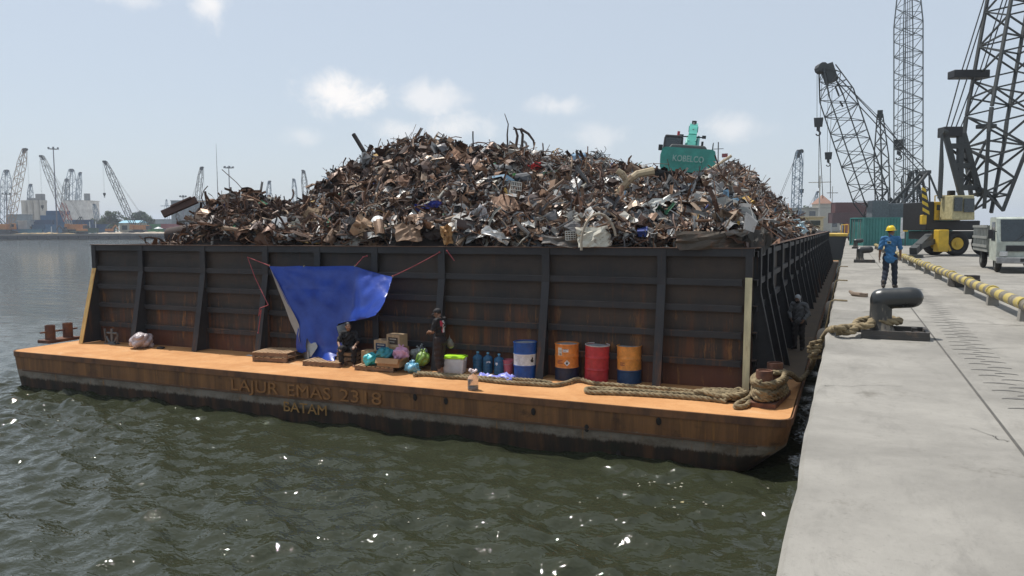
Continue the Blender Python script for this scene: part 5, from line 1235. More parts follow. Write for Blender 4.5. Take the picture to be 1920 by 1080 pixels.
# ================================================================== EXCAVATOR ON THE HEAP
ED = 38.0; ec = at(1287, 305, ED); M_teal = mat('excavator_teal', (.04, .31, .25), .4, dirt=(.16, .12, .08), scale=1.6, dirt_at=(.62, .8)); M_teal2 = mat('excavator_pale_teal', (.16, .46, .40), .4)
M_blk = mat('machine_black', (.018, .018, .019), .55); M_glass = mat('machine_glass', (.02, .03, .035), .08, spec=.8); M_chr = mat('cylinder_steel', (.55, .55, .55), .2, metal=.9)
ex = thing('excavator', 'teal excavator seen from behind, standing tilted on the scrap heap', 'excavator', (ec[0], ec[1], ec[2]-.45), YAW-R_(13)); ex.rotation_euler = (R_(2), R_(5.5), YAW-R_(13))
# local axes: x right, y away from the viewer (digging direction), z up; tracks on the heap at z -1.0
mb = MB(); pr = [(-1.32, .15), (-1.36, .75), (-1.28, 1.08), (-1.15, 1.16), (1.15, 1.16), (1.28, 1.08), (1.36, .75), (1.32, .15), (.9, -.02), (-.9, -.02)]
n = len(pr); v = []
for (dy, s) in ((-.02, .97), (-.10, 1.0), (.0, 1.0), (.55, 1.0)):
    for x, z in pr: v.append((x*(s if dy < 0 or s == .97 else 1), dy+(.32*(abs(x)/1.36)**3), z*(1 if s == 1 else .985)+.006))
f = [(L*n+i, L*n+(i+1) % n, (L+1)*n+(i+1) % n, (L+1)*n+i) for L in (1, 2) for i in range(n)]; f += [tuple(n+i for i in range(n))[::-1], tuple(3*n+i for i in range(n))]
mb.add(v, f); cw = mb.build('counterweight', M_teal, ex, True)
vv, fc = text_shape('KOBELCO', .42, .006, .008); w_ = vv[:, 0].max()-vv[:, 0].min(); vv[:, 0] *= 1.5/w_
mb = MB(); mb.add(np.stack([vv[:, 0]+.02, -.112+.32*(np.abs(vv[:, 0])/1.36)**3-vv[:, 2], vv[:, 1]+.62], 1), fc); o = mb.build('maker_lettering', mat('letter_pale', (.30, .45, .40), .5), cw)
mb = MB(); mb.box((0, 1.65, .50), (2.6, 2.3, 1.0), bev=.06); mb.build('engine_housing', M_teal, ex)
mb = MB(); mb.box((-.05, .95, 1.22), (2.0, 1.1, .26), taper=.82, bev=.06); mb.build('engine_hood', mat('hood_charcoal', (.04, .045, .045), .5), ex)
mb = MB(); mb.box((-.82, 2.2, 1.25), (.98, 1.5, 1.25), taper=.93, bev=.07); cab = mb.build('cab', M_blk, ex)
mb = MB(); mb.box((-.82, 1.42, 1.45), (.78, .05, .55), rotx(-.05)); mb.build('rear_window', M_glass, cab); mb = MB(); mb.box((-1.31, 2.2, 1.4), (.03, 1.1, .7), roty(.04)); mb.build('side_window', M_glass, cab)
mb = MB(); mb.cyl((-.62, 1.9, 1.86), (-.62, 1.9, 2.1), .07, 10); mb.build('beacon', mat('beacon_red', (.5, .03, .04), .3), ex)
mb = MB(); mb.cyl((.62, .9, 1.1), (.62, .9, 1.58), .06, 10); mb.build('exhaust', M_blk, ex)
mb = MB(); mb.cyl((-1.40, .6, 1.0), (-1.40, .6, 1.28), .11, 10); mb.bar((-1.3, .6, 1.1), (-1.4, .6, 1.14), .04); mb.build('mirror', M_blk, ex)
for s, x in ((-1, -.20), (1, .36)):
    mb = MB(); mb.tube([(x, 2.3, .9), (x+.02, 3.3, 1.7), (x+.04, 4.2, 2.05)], [.10, .09, .08], 8); mb.build('boom_cylinder', M_teal2, ex, True)
mb = MB()
P = [(.08, 2.2, .8), (.08, 3.2, 1.9), (.08, 4.3, 2.45), (.08, 5.4, 2.6)]
for a, c in zip(P[:-1], P[1:]): mb.bar(a, c, .48, .42, up=(1, 0, 0))
mb.box((.08, 4.3, 2.45), (.5, .3, .3)); mb.build('boom', M_teal, ex)
for x in (-.1, .26): mb = MB(); mb.bar((x, 2.7, 1.7), (x, 4.6, 2.78), .07); mb.build('hose_rail', M_teal2, ex)
for x in (-.48, .68): mb = MB(); mb.bar((.08, 3.2, 1.95), (x, 3.1, 1.95), .06); mb.box((x, 3.1, 1.97), (.2, .12, .16)); mb.build('work_lamp', M_blk, ex)
mb = MB(); mb.bar((.08, 5.4, 2.65), (.08, 6.6, .9), .36, .42, up=(1, 0, 0)); mb.build('arm', M_teal, ex)
mb = MB(); mb.tube([(.08, 3.6, 2.3), (.08, 5.5, 2.95)], .085, 8); mb.box((.08, 5.4, 2.85), (.25, .35, .3)); mb.build('arm_cylinder', M_blk, ex)
mb = MB(); mb.ext([(6.2, 1.3), (7.1, 1.2), (7.3, .5), (6.8, .0), (6.2, .2)], 0, -.45, .6); mb.build('bucket', M_blk, ex)
for s in (-1, 1):
    mb = MB(); a = np.linspace(0, 2*np.pi, 25)[:-1]; pr = [(1.4+1.55*math.copysign(abs(math.cos(x))**.6, math.cos(x)), -.62+.42*math.copysign(abs(math.sin(x))**.7, math.sin(x))) for x in a]; mb.ext(pr, 0, s*1.1-.3, s*1.1+.3); mb.build('track', M_blk, ex)
mb = MB(); mb.cyl((0, 1.4, -.5), (0, 1.4, .02), .6, 16); mb.build('slew_ring', M_blk, ex)
for (a, c) in (((1.15, .35, 1.16), (1.15, .35, 1.5)), ((1.15, .35, 1.5), (1.15, 1.5, 1.5)), ((1.15, 1.5, 1.5), (1.15, 1.5, 1.0))): mb = MB(); mb.bar(a, c, .035); mb.build('handrail', M_blk, ex)
mast = thing('radio_mast', 'thin ship mast with crossbars and a small flag rising behind the heap', 'mast', at(1346, 330, 120.0)*A_(1, 1, 0)); H = at(1344, 267, 120)[2]
mb = MB(); mb.tube([(0, 0, 0), (0, 0, H)], .10, 6); mb.build('pole', mat('mast_grey', (.2, .2, .2), .5), mast)
for z, L in ((.93, 1.6), (.78, 2.4)): mb = MB(); mb.bar((-L/2, 0, H*z), (L/2, 0, H*z), .1); mb.build('crossbar', mat('mast_grey', (.2, .2, .2), .5), mast)
mb = MB(); mb.box((1.0, 0, H*.86), (.9, .02, .6)); mb.build('flag', mat('flag_red', (.3, .08, .08), .8), mast)

# ================================================================== QUAY FURNITURE
M_boll = mat('bollard_black', (.022, .024, .024), .32, dirt=(.06, .05, .045), scale=3, dirt_at=(.6, .75), spec=.6); M_bollw = mat('bollard_post_worn', (.05, .048, .042), .6, dirt=(.24, .20, .15), scale=6, dirt_at=(.5, .6), stretch=(1, 1, .35)); M_basep = mat('bollard_base_dark', (.06, .055, .05), .7, dirt=(.18, .12, .08), scale=5)
def bollard(label, x, y):
    t = thing('bollard', label, 'bollard', (x, y, 0), 0, 'mooring bollards along the quay edge')
    mb = MB(); mb.box((.2, 0, .03), (.95, .80, .06), bev=.008)
    mb.build('base_plate', M_basep, t)
    for q in ((.2, .37, .09, .93, .05, .08), (.2, -.37, .09, .93, .05, .08), (.65, 0, .09, .05, .68, .08)): mb = MB(); mb.box(q[:3], q[3:]); mb.build('base_rib', M_basep, t)
    for bx_, by_ in ((-.2, .25), (-.2, -.25), (.5, .22), (.5, -.22)): mb = MB(); mb.cyl((bx_, by_, .06), (bx_, by_, .13), .05, 6); mb.build('bolt', M_basep, t)
    mb = MB(); mb.lathe([(.24, .05), (.20, .12), (.165, .25), (.16, .55)], n=24); mb.build('post', M_bollw, t, True)
    mb = MB(); mb.capsule((.0, 0, .60), (.44, 0, .635), .165, .165, 20); mb.lathe([(.16, .42), (.165, .6), (.001, .6)], n=20); o = mb.build('head', M_boll, t); relax(o, .018, 6)
    return t
b0 = onz(1650, 630, 0)
bollard('black hooked bollard with the mooring rope around its post', b0[0], b0[1])
for px, py, lb in ((1612, 492, 'dark hooked bollard on the quay a little beyond the walking worker'), (1604, 466, 'dark hooked bollard beyond the second one, level with the bow of the barge'), (1601, 453, 'smallest and most distant bollard on the quay edge')):
    p = onz(px, py, 0); bollard(lb, p[0], p[1])
p = onz(1614, 622, 0); t = thing('chain_shackle', 'small black block on the quay beside the bollard base', 'block', p); mb = MB(); mb.box((0, 0, .07), (.16, .14, .14), bev=.02); mb.tube([(-.07, 0, .12), (-.05, 0, .19), (.05, 0, .19), (.07, 0, .12)], .02, 6); mb.build('block', M_boll, t)
p = onz(1603, 556, 0); t = thing('wood_scrap', 'broken piece of wood lying on the quay near the worker', 'wood', p, R_(-25)); mb = MB(); mb.tube([(-.26, .28, .10), (-.1, .12, .05), (.16, .0, .05)], [.035, .055, .06], 7); mb.box((.22, 0, .05), (.16, .12, .09)); mb.build('wood', mat('wood_grey', (.20, .15, .11), .9), t)
# striped pipe barrier
A0 = onz(1690, 490, 0); A1 = onz(1918, 600, 0); dv = (A1-A0)/np.linalg.norm(A1-A0)
st = thing('pipe_barrier', 'low striped pipe barrier on concrete feet along the quay', 'barrier', A0)
L0, L1 = -24.0, np.linalg.norm(A1-A0)+8
m, t_, b = _nodes('barrier_stripes'); tcx = t_.nodes.new('ShaderNodeTexCoord'); dn = t_.nodes.new('ShaderNodeVectorMath'); dn.operation = 'DOT_PRODUCT'; t_.links.new(tcx.outputs['Object'], dn.inputs[0]); dn.inputs[1].default_value = tuple(dv/.9)
fr2 = _math(t_, 'FRACT', dn.outputs['Value'], 0); sel = _math(t_, 'GREATER_THAN', fr2, .5); wn_ = _ramp(t_, _noise(t_, 5, 6, .7), .5, .66, 0, .7)
k = _mix(t_, sel, (.42, .33, .09), (.14, .125, .095)); k = _mix(t_, wn_, k, (.30, .26, .2)); t_.links.new(k, b.inputs['Base Color']); b.inputs['Roughness'].default_value = .6; M_strp = m
mb = MB(); mb.tube([A0+dv*s+(0, 0, .30) for s in np.linspace(L0, L1, 40)], .115, 12); mb.build('pipe', M_strp, st, True, off=A0)
s = L0+1
while s < L1:
    mb = MB(); p = A0+dv*s; mb.box(p+(0, 0, .11), (.22, .26, .22), taper=.85); mb.build('foot', M_conc, st, off=A0); mb = MB(); a = np.linspace(0, np.pi, 9); nn = A_(-dv[1], dv[0], 0)
    mb.tube([p+nn*.13*math.cos(x)+A_(0, 0, .30+.13*math.sin(x)) for x in a], .02, 6); mb.build('clamp', mat('barrier_clamp', (.55, .43, .12), .6), st, off=A0); s += 3.1
p = onz(1808, 538, 0); t = thing('timber_chock', 'dark block lying behind the striped pipe barrier', 'block', p, .3); mb = MB(); mb.box((0, 0, .12), (.7, .4, .24), bev=.02); mb.box((.2, 0, .29), (.3, .3, .1)); mb.build('block', mat('wood_dark', (.05, .045, .04), .9), t)
# tyres hung between barge and quay
M_tyre = mat('tyre_rubber', (.022, .021, .020), .85, dirt=(.1, .09, .075), scale=5)
for py, lb in ((19.6, 'worn tyre fender wedged between barge and quay, near the rope knot'), (27.0, 'tyre fender hanging on the quay face, second along'), (36.5, 'tyre fender hanging on the quay face, third along')):
    t = thing('tyre_fender', lb, 'tyre', (QX-.19, py, -1.15), 0, 'tyres hung on the quay face'); mb = MB(); a = np.linspace(0, 2*np.pi, 29)[:-1]; mb.tube(np.stack([0*a, .36*np.cos(a), .36*np.sin(a)], 1), .145, 10, closed=True); mb.build('tyre', M_tyre, t, 'all')
    mb = MB(); mb.tube([(0, .03, .3), (.08, .03, .7), (.14, .02, 1.14), (.22, .02, 1.18), (.5, .0, 1.17)], .022, 6); mb.build('hanging_rope', M_rope, t, True)

# ================================================================== CRANES
M_dark = mat('crane_dark_steel', (.045, .05, .05), .6); M_line = mat('crane_cable', (.05, .05, .05), .6); M_crgrey = mat('crane_grey', (.13, .15, .16), .6)
def lattice(mb, p0, p1, w0, wm, w1, n=16, r=.06, ta=.15, tb=.82, up=(0, 0, 1), d=1.0, side=None):
    """square lattice boom: narrow at both ends, full width between"""
    p0 = A_(*p0); p1 = A_(*p1); z = p1-p0; L = np.linalg.norm(z); z /= L; x = np.cross(z, A_(*up)) if side is None else A_(*side)
    x = x-z*(x@z); x /= np.linalg.norm(x); y = np.cross(z, x)
    def wd(s): return w0+(wm-w0)*min(s/ta, 1) if s < tb else wm+(w1-wm)*(s-tb)/(1-tb)
    def c(s, i): w = wd(s)/2; sx, sy = ((-1, -1), (1, -1), (1, 1), (-1, 1))[i]; return p0+z*L*s+x*sx*w+y*sy*w*d
    S = [0]+sorted(set([i/n for i in range(1, n)]+[ta, tb]))+[1]
    for a, b_ in zip(S[:-1], S[1:]):
        for i in range(4): mb.bar(c(a, i), c(b_, i), r*2)
    for k in range(n):
        a, b_ = k/n, (k+1)/n
        for i in range(4):
            j = (i+1) % 4
            mb.bar(c(a, i) if (k+i) % 2 else c(a, j), c(b_, j) if (k+i) % 2 else c(b_, i), r*1.1)
            if k % 3 == 0: mb.bar(c(b_, i), c(b_, j), r*1.1)
    return c
def lines(par, name, segs, r=.03, mt=M_line, off=None):
    mb = MB()
    for a, b_ in segs: mb.tube([A_(*a), A_(*b_)], r, 4, cap=False)
    return mb.build(name, mt, par, off=off)
def hook(par, top, z, s, off, mt=M_dark, name='hook_block'):
    top = A_(*top); e = A_(top[0], top[1], z)
    lines(par, 'hoist_rope', [(top+A_(dx, 0, 0)*s, e+A_(dx, 0, 0)*s*.6) for dx in (-.25, .25)], .022*s, off=off)
    mb = MB(); mb.box(e+A_(0, 0, -.35*s), (.75*s, .4*s, .9*s), taper=1.2); mb.box(e+A_(0, 0, -.95*s), (.32*s, .3*s, .5*s)); a = np.linspace(R_(100), R_(-170), 10); mb.tube([e+A_(.22*s*math.cos(x), 0, -1.45*s+.22*s*math.sin(x)) for x in a], .07*s, 6); return mb.build(name, mt, par, off=off)
def crawler(label, px, depth, tip, body, boom, bw=1.6, n=14, s=1.0, hooks=(), flip=None, group=None, r=.06, base_z=0.0, seg=None, seg_mat=None):
    """crawler crane: tip = (px, py) of the boom head at the same distance"""
    b_ = at(px, 500, depth); B = A_(b_[0], b_[1], base_z); T = at(*tip, depth); u = T-B; u[2] = 0; du = CR*A_(1, 1, 0); du /= np.linalg.norm(du); sg = 1 if u @ du >= 0 else -1
    if flip is not None: sg = flip
    dx = du*sg; dy = A_(-dx[1], dx[0], 0); Rm = np.stack([dx, dy, A_(0, 0, 1)], 1); t = thing('crawler_crane', label, 'crane', B, 0, group)
    Lc = lambda x, y, z: B+Rm @ A_(x, y, z)*s
    for k in (-1, 1):
        mb = MB(); a = np.linspace(0, 2*np.pi, 17)[:-1]; prf = [(3.0*math.copysign(abs(math.cos(x))**.5, math.cos(x)), .6+.6*math.copysign(abs(math.sin(x))**.6, math.sin(x))) for x in a]
        v = [Lc(x, k*1.9+dy_, z) for dy_ in (-.42, .42) for x, z in prf]; q = len(prf); mb.add(v, [tuple(range(q))[::-1], tuple(range(q, 2*q))]+[(i, (i+1) % q, q+(i+1) % q, q+i) for i in range(q)]); mb.build('track', M_blk, t, off=B)
    mb = MB(); mb.box(Lc(0, 0, 1.25), A_(2.6, 3.2, .7)*s, Rm); mb.build('carbody', M_dark, t, off=B)
    mb = MB(); mb.box(Lc(-1.4, 0, 2.55), A_(5.4, 2.9, 1.9)*s, Rm, bev=.1); mb.build('machinery_house', body, t, off=B)
    mb = MB(); mb.box(Lc(-4.5, 0, 2.4), A_(.9, 3.3, 1.5)*s, Rm, bev=.08); mb.build('counterweight', M_dark, t, off=B)
    mb = MB(); mb.box(Lc(2.0, 1.25, 2.7), A_(1.5, 1.2, 2.1)*s, Rm, taper=.9, bev=.08); cb = mb.build('cab', body, t, off=B); mb = MB(); mb.box(Lc(2.1, .62, 3.0), A_(1.1, .06, .9)*s, Rm); mb.build('window', M_glass, cb, off=B)
    G = Lc(-2.6, 0, 6.2); mb = MB()
    for k in (-1, 1): mb.bar(Lc(-.2, k*1.1, 3.4), G+dy*k*.6*s, .2*s); mb.bar(Lc(-3.6, k*1.1, 3.4), G+dy*k*.6*s, .16*s)
    mb.bar(G-dy*.8*s, G+dy*.8*s, .3*s); mb.build('gantry', M_dark, t, off=B)
    foot_ = Lc(1.3, 0, 2.0); mb = MB(); lattice(mb, foot_, T, bw*.55, bw, bw*.5, n, r, side=dy); mb.build('boom', boom, t, off=B)
    if seg:
        mb = MB(); a, c = foot_+(T-foot_)*seg[0], foot_+(T-foot_)*seg[1]; lattice(mb, a, c, bw*1.02, bw*1.02, bw*1.02, max(int(n*(seg[1]-seg[0])), 2), r*1.15, side=dy); mb.build('boom_section', seg_mat, t, off=B)
    z = (T-foot_)/np.linalg.norm(T-foot_); mb = MB(); mb.bar(T-z*1.3*s, T+z*.3*s, bw*.38, bw*.45, up=dy); mb.cyl(T+dx*.5*s-dy*.5*s, T+dx*.5*s+dy*.5*s, .45*s, 10); mb.build('boom_head', M_dark, t, off=B)
    lines(t, 'pendant_line', [(T+dy*k*.4*s, G+dy*k*.5*s) for k in (-1, 1)], .045*s, off=B)
    for (hz_, hs) in hooks: hook(t, T+dx*.9*s, hz_, hs, B)
    return t
M_ylw = mat('crane_yellow', (.62, .40, .03), .5, dirt=(.3, .2, .08), scale=1.5); M_org = mat('crane_orange', (.50, .20, .05), .6, dirt=(.2, .1, .05), scale=1.5); M_crw = mat('crane_pale', (.42, .42, .40), .6); M_crr = mat('crane_red', (.36, .08, .05), .6); M_crb = mat('crane_blue_grey', (.16, .22, .28), .6)
zpx = lambda px, py, d: float(at(px, py, d)[2])
# --- heavy crane whose boom leans out over the barge
d0 = 78.0
tA = crawler('tall lattice crane leaning out over the barge, two hook blocks hanging', 1672, d0, (1551, 128), M_crgrey, M_dark, 2.5, 18, 1.15, (), r=.055)
Bq = A_(*tA.location); T = at(1551, 128, d0)
hook(tA, at(1537, 138, d0), zpx(1537, 222, d0), 1.0, Bq); hook(tA, at(1557, 150, d0), zpx(1557, 286, d0), .8, Bq)
lines(tA, 'sling', [(at(1536, 243, d0), at(1543, 372, d0)), (at(1536, 243, d0), at(1535, 352, d0)), (at(1557, 306, d0), at(1557, 372, d0))], .035, off=Bq)
mb = MB(); lattice(mb, at(1656, 412, d0), at(1650, 214, d0), .7, .95, .35, 14, .045, ta=.2, tb=.6); mb.build('mast', M_dark, tA, off=Bq); mb = MB(); mb.box(at(1650, 214, d0), (.5, .5, .75)); mb.build('mast_head', M_dark, tA, off=Bq)
lines(tA, 'backstay', [(at(1572, 145, d0), at(1650, 222, d0)), (at(1652, 222, d0), at(1712, 300, d0)), (at(1662, 300, d0), at(1712, 380, d0))], .035, off=Bq)
for q0, q1, w_ in (((1556, 168), (1563, 186), .5), ((1565, 196), (1570, 206), .45)): mb = MB(); mb.bar(at(*q0, d0)-CF*1.3, at(*q1, d0)-CF*1.3, w_, .05); mb.build('name_plate', M_blk, tA, off=Bq)
# --- the upright tower boom
d1 = 84.0; bt = at(1705, 500, d1); Bt = A_(bt[0], bt[1], 0); tB = thing('tower_crane', 'tall upright lattice crane rising out of view beyond the worker', 'crane', Bt)
mb = MB(); lattice(mb, A_(*at(1703, 420, d1)), at(1703, 45, d1), 2.05, 2.1, 2.1, 26, .05, ta=.02, tb=.99, side=(math.cos(YAW), math.sin(YAW), 0), up=(0, 1, 0)); lattice(mb, at(1703, 45, d1), at(1704, -160, d1), 2.1, 1.6, .8, 12, .05, ta=.3, tb=.8, side=(math.cos(YAW), math.sin(YAW), 0), up=(0, 1, 0)); mb.build('boom', M_crgrey, tB, off=Bt)
hook(tB, at(1694, 30, d1), zpx(1694, 262, d1), 1.25, Bt)
lines(tB, 'hoist_rope', [(at(1698+k*4, -100, d1), at(1698+k*4, 400, d1)) for k in range(3)], .035, off=Bt)
mb = MB(); a = A_(*at(1702, 445, d1)); mb.box((Bt[0], Bt[1], 2.4), (4.6, 6.5, 2.2), rotz(YAW), bev=.1); mb.build('machinery_house', M_dark, tB, off=Bt)
mb = MB(); lattice(mb, at(1718, 425, d1), at(1716, 322, d1), 1.9, 1.9, 1.5, 6, .06, ta=.1, tb=.9); mb.build('mast', M_dark, tB, off=Bt)
mb = MB()
for q0, q1 in (((1682, 430), (1708, 322)), ((1735, 425), (1718, 318)), ((1740, 405), (1719, 345)), ((1660, 440), (1690, 360)), ((1668, 372), (1684, 390))): mb.bar(at(*q0, d1), at(*q1, d1), .32)
mb.build('gantry', M_dark, tB, off=Bt)
for k in (-1, 1): mb = MB(); c_ = Bt+A_(math.cos(YAW), math.sin(YAW), 0)*k*2.2; mb.box((c_[0], c_[1], .65), (1.0, 7.5, 1.3), rotz(YAW), bev=.3); mb.build('track', M_blk, tB, off=Bt)
# --- further cranes on this side
crawler('slim grey lattice crane standing alone behind the scrap heap flank', 1478, 210, (1497, 284), M_crgrey, M_crb, 2.0, 16, 1.3, ((zpx(1497, 355, 210), 1.2),), r=.09)
crawler('small faint crane low behind the gabled building', 1515, 420, (1532, 360), M_crb, M_crb, 1.4, 10, 1.2, (), r=.12)

# --- yellow mobile crane
dM = 46.0; bm_ = at(1786, 500, dM); BM = A_(bm_[0], bm_[1], 0); mc = thing('mobile_crane', 'big yellow wheeled crane with a dark gantry beside the truck', 'crane', BM)
X_ = A_(math.cos(YAW), math.sin(YAW), 0); Rv = rotz(YAW)
def mcpt(px, py, dd=0): return at(px, py, dM+dd)
def mbox(name, px0, px1, py0, py1, dep, mt, dd=0, bev=.05, par=None, **k):
    a, c = mcpt(px0, py1, dd), mcpt(px1, py0, dd); w = (c-a)@CR; h_ = (c-a)[2]; mid_ = (a+c)/2+A_(-math.sin(YAW), math.cos(YAW), 0)*dep/2
    mb = MB(); mb.box(mid_, (abs(w), dep, abs(h_)), Rv, bev=bev, **k); return mb.build(name, mt, par or mc, off=BM)
mbox('machinery_house', 1752, 1800, 378, 413, 2.6, M_ylw); mbox('counterweight', 1737, 1751.5, 378, 432, 2.8, M_blk, -.05); mbox('turntable_deck', 1745, 1838, 413.5, 432, 2.8, M_blk)
cb = mbox('cab', 1786, 1829, 366, 412.5, 1.4, mat('cab_cream', (.45, .40, .22), .5), -1.5, taper=.93); mbox('front_window', 1790, 1805, 370, 396, .05, M_glass, -1.6, 0, cb); mbox('front_window', 1808, 1827, 372, 398, .05, M_glass, -1.6, 0, cb); mbox('chassis', 1745, 1880, 433, 449, 2.6, M_dark); mbox('exhaust', 1780, 1792, 357, 372, .3, M_blk, 1)
for px, dd in ((1792, -.25), (1845, -.25), (1752, 1.2), (1880, -.25)):
    c_ = mcpt(px, 466, dd); c_[2] = .72; mb = MB(); yv = A_(-math.sin(YAW), math.cos(YAW), 0); a = np.linspace(0, 2*np.pi, 25)[:-1]; mb.tube([c_+X_*.55*math.cos(x)+A_(0, 0, .55*math.sin(x)) for x in a], .20, 8, closed=True); w = mb.build('wheel', M_tyre, mc, 'all', off=BM); mb = MB(); mb.cyl(c_-yv*.16, c_+yv*.1, .36, 16); mb.cyl(c_-yv*.2, c_-yv*.15, .14, 10); mb.build('rim', M_ylw, w, True, off=BM)
mb = MB(); mb.bar(mcpt(1712, 471, -3), mcpt(1742, 444, -.5), .38); mb.bar(mcpt(1722, 462, -2.5), mcpt(1750, 452, -.3), .3); mb.build('outrigger', M_dark, mc, off=BM); mb = MB(); c_ = mcpt(1711, 474, -3); c_[2] = .09; mb.cyl(c_-A_(0, 0, .08), c_+A_(0, 0, .08), .55, 14); mb.build('outrigger_pad', M_dark, mc, off=BM)
c_ = mcpt(1764, 462, -.7); mb = MB(); mb.box((c_[0], c_[1], .9), (.6, .6, 1.3), Rv, bev=.05); mb.bar((c_[0], c_[1], 1.5), (c_[0]+.5, c_[1], .3), .12); mb.build('tool_locker', M_ylw, mc, off=BM)
a, c = mcpt(1731, 403, -1), mcpt(1727, 372, -1)
m, t_, b = _nodes('hazard_stripes'); tcx = t_.nodes.new('ShaderNodeTexCoord'); dn = t_.nodes.new('ShaderNodeVectorMath'); dn.operation = 'DOT_PRODUCT'; t_.links.new(tcx.outputs['Object'], dn.inputs[0]); dn.inputs[1].default_value = (1.6, 0, 2.6); sel = _math(t_, 'GREATER_THAN', _math(t_, 'FRACT', dn.outputs['Value'], 0), .5); t_.links.new(_mix(t_, sel, (.60, .42, .03), (.02, .02, .02)), b.inputs['Base Color']); M_haz = m
mb = MB(); mb.ext([(0, 0), (.35, 0), (.05, 1.6), (-.12, 1.6)], 1, -.05, .05); v = mb.v[0] @ Rv.T+a; mb2 = MB(); mb2.add(v, mb.f); mb2.build('striped_board', M_haz, mc, off=BM); mbox('striped_board_foot', 1729, 1738, 403, 421, .3, M_ylw, -1)
for k in range(3): mbox('vent', 1757+k*9, 1763+k*9, 384, 394, .04, M_dark, -.06, 0)
mbox('door_panel', 1786, 1797, 398, 411, .03, mat('panel_yellow', (.5, .33, .03), .5), -.05, 0)
for px_ in (1753, 1768, 1784): mb = MB(); mb.bar(mcpt(px_, 378, .1), mcpt(px_, 367, .1), .05); mb.build('handrail_post', M_ylw, mc, off=BM)
mb = MB(); mb.bar(mcpt(1753, 367, .1), mcpt(1784, 367, .1), .05); mb.build('handrail', M_ylw, mc, off=BM)
# gantry
mb = MB()
for p0, p1 in (((1772, 250), (1804, 372)), ((1806, 250), (1838, 368)), ((1776, 274), (1812, 274)), ((1788, 311), (1824, 311)), ((1798, 352), (1834, 352)), ((1800, 252), (1800, 360))): mb.bar(mcpt(*p0), mcpt(*p1), .30)
for p0, p1 in (((1778, 276), (1822, 310)), ((1812, 276), (1788, 310)), ((1790, 313), (1832, 350)), ((1824, 313), (1800, 350)), ((1808, 352), (1842, 278)), ((1842, 278), (1850, 262))): mb.bar(mcpt(*p0, .3), mcpt(*p1, .3), .12)
mb.build('gantry', M_dark, mc, off=BM); mbox('sheave_block', 1771, 1806, 237, 256, .8, M_blk, -.2)
mb = MB(); mb.tube([mcpt(1766, 250, -.4), mcpt(1765, 312, -.4), mcpt(1762, 372, -.4)], [.07, .13, .13], 8); mb.build('gantry_ram', M_dark, mc, True, off=BM); mb = MB(); mb.tube([mcpt(1766, 246, -.4), mcpt(1774, 248, -.2)], .16, 8); mb.build('ram_pin', M_dark, mc, True, off=BM)
mbox('spreader_bar', 1790, 1857, 130, 145, .8, M_blk, .4)
lines(mc, 'pendant_line', [(mcpt(1775+k*9, 237), mcpt(1800+k*14, 145, .4)) for k in range(4)]+[(mcpt(1804, 131, .4), mcpt(1848, -10, 1)), (mcpt(1812, 131, .4), mcpt(1856, -10, 1)), (mcpt(1838, 131, .4), mcpt(1883, -10, 1)), (mcpt(1846, 131, .4), mcpt(1891, -10, 1))], .045, off=BM)
mb = MB(); lattice(mb, mcpt(1852, 395), mcpt(1874, 215), 1.1, 2.5, 2.5, 6, .09, ta=.75, tb=.98, side=X_); lattice(mb, mcpt(1874, 215), mcpt(1958, -250), 2.5, 2.5, 1.4, 14, .08, ta=.05, tb=.8, side=X_); mb.build('boom', M_dark, mc, off=BM)
mbox('boom_foot', 1838, 1870, 232, 240, .5, M_dark, 0)
# --- truck
tq = onz(1866, 512, 0); tk = thing('truck', 'pale light truck with a slatted cargo bed facing along the quay', 'truck', (tq[0]+.95, tq[1], 0)); M_cabw = mat('truck_cab_pale', (.46, .50, .44), .4, dirt=(.3, .28, .22), scale=3); M_bed = mat('truck_bed_grey', (.26, .27, .25), .6, dirt=(.2, .14, .09), scale=3)
mb = MB(); prf = [(-.02, .45), (-.05, 1.15), (.22, 2.02), (.32, 2.08), (1.55, 2.08), (1.6, 2.0), (1.6, .45)]; mb.ext(prf, 0, -.95, .95); cb = mb.build('cab', M_cabw, tk)
mb = MB(); mb.ext([(-.056, 1.18), (.20, 1.98), (.19, 1.99), (-.07, 1.19)], 0, -.82, .82); mb.build('windscreen', M_glass, cb)
for s in (-1, 1): mb = MB(); mb.ext([(.25, 1.2), (.42, 1.9), (1.1, 1.9), (1.1, 1.2)], 0, s*.955-.01, s*.955+.01); mb.build('side_window', M_glass, cb)
mb = MB(); mb.box((0, -.06, .92), (1.3, .03, .22)); mb.build('grille', M_blk, cb)
for s in (-1, 1): mb = MB(); mb.box((s*.72, -.07, .72), (.26, .05, .18), bev=.02); mb.build('headlight', mat('headlight_glass', (.6, .6, .58), .1), tk)
for s in (-1, 1): mb = MB(); mb.bar((s*.35, -.062, 1.2), (s*.35+.45, .06, 1.62), .018); mb.build('wiper', M_blk, tk)
mb = MB(); mb.box((0, -.205, .5), (.42, .012, .12)); mb.build('number_plate', M_blk, tk)
mb = MB(); mb.box((0, -.12, .48), (1.92, .16, .22), bev=.03); mb.build('bumper', mat('bumper_grey', (.3, .3, .3), .5), tk)
for s in (-1, 1): mb = MB(); mb.bar((s*.95, .1, 1.55), (s*1.15, -.08, 1.55), .03); mb.box((s*1.16, -.08, 1.45), (.16, .05, .34), bev=.02); mb.build('mirror', M_blk, tk)
mb = MB(); mb.box((0, 3.6, .78), (2.0, 3.8, .10)); bd = mb.build('cargo_bed', M_bed, tk)
for s in (-1, 1):
    for k in range(11): mb = MB(); mb.box((s*.98, 1.8+k*.36, 1.3), (.05, .07, .95)); mb.build('stake', M_bed, bd)
    for z in (.95, 1.3, 1.74): mb = MB(); mb.box((s*1.02, 3.6, z), (.03, 3.8, .10)); mb.build('side_rail', M_bed, bd)
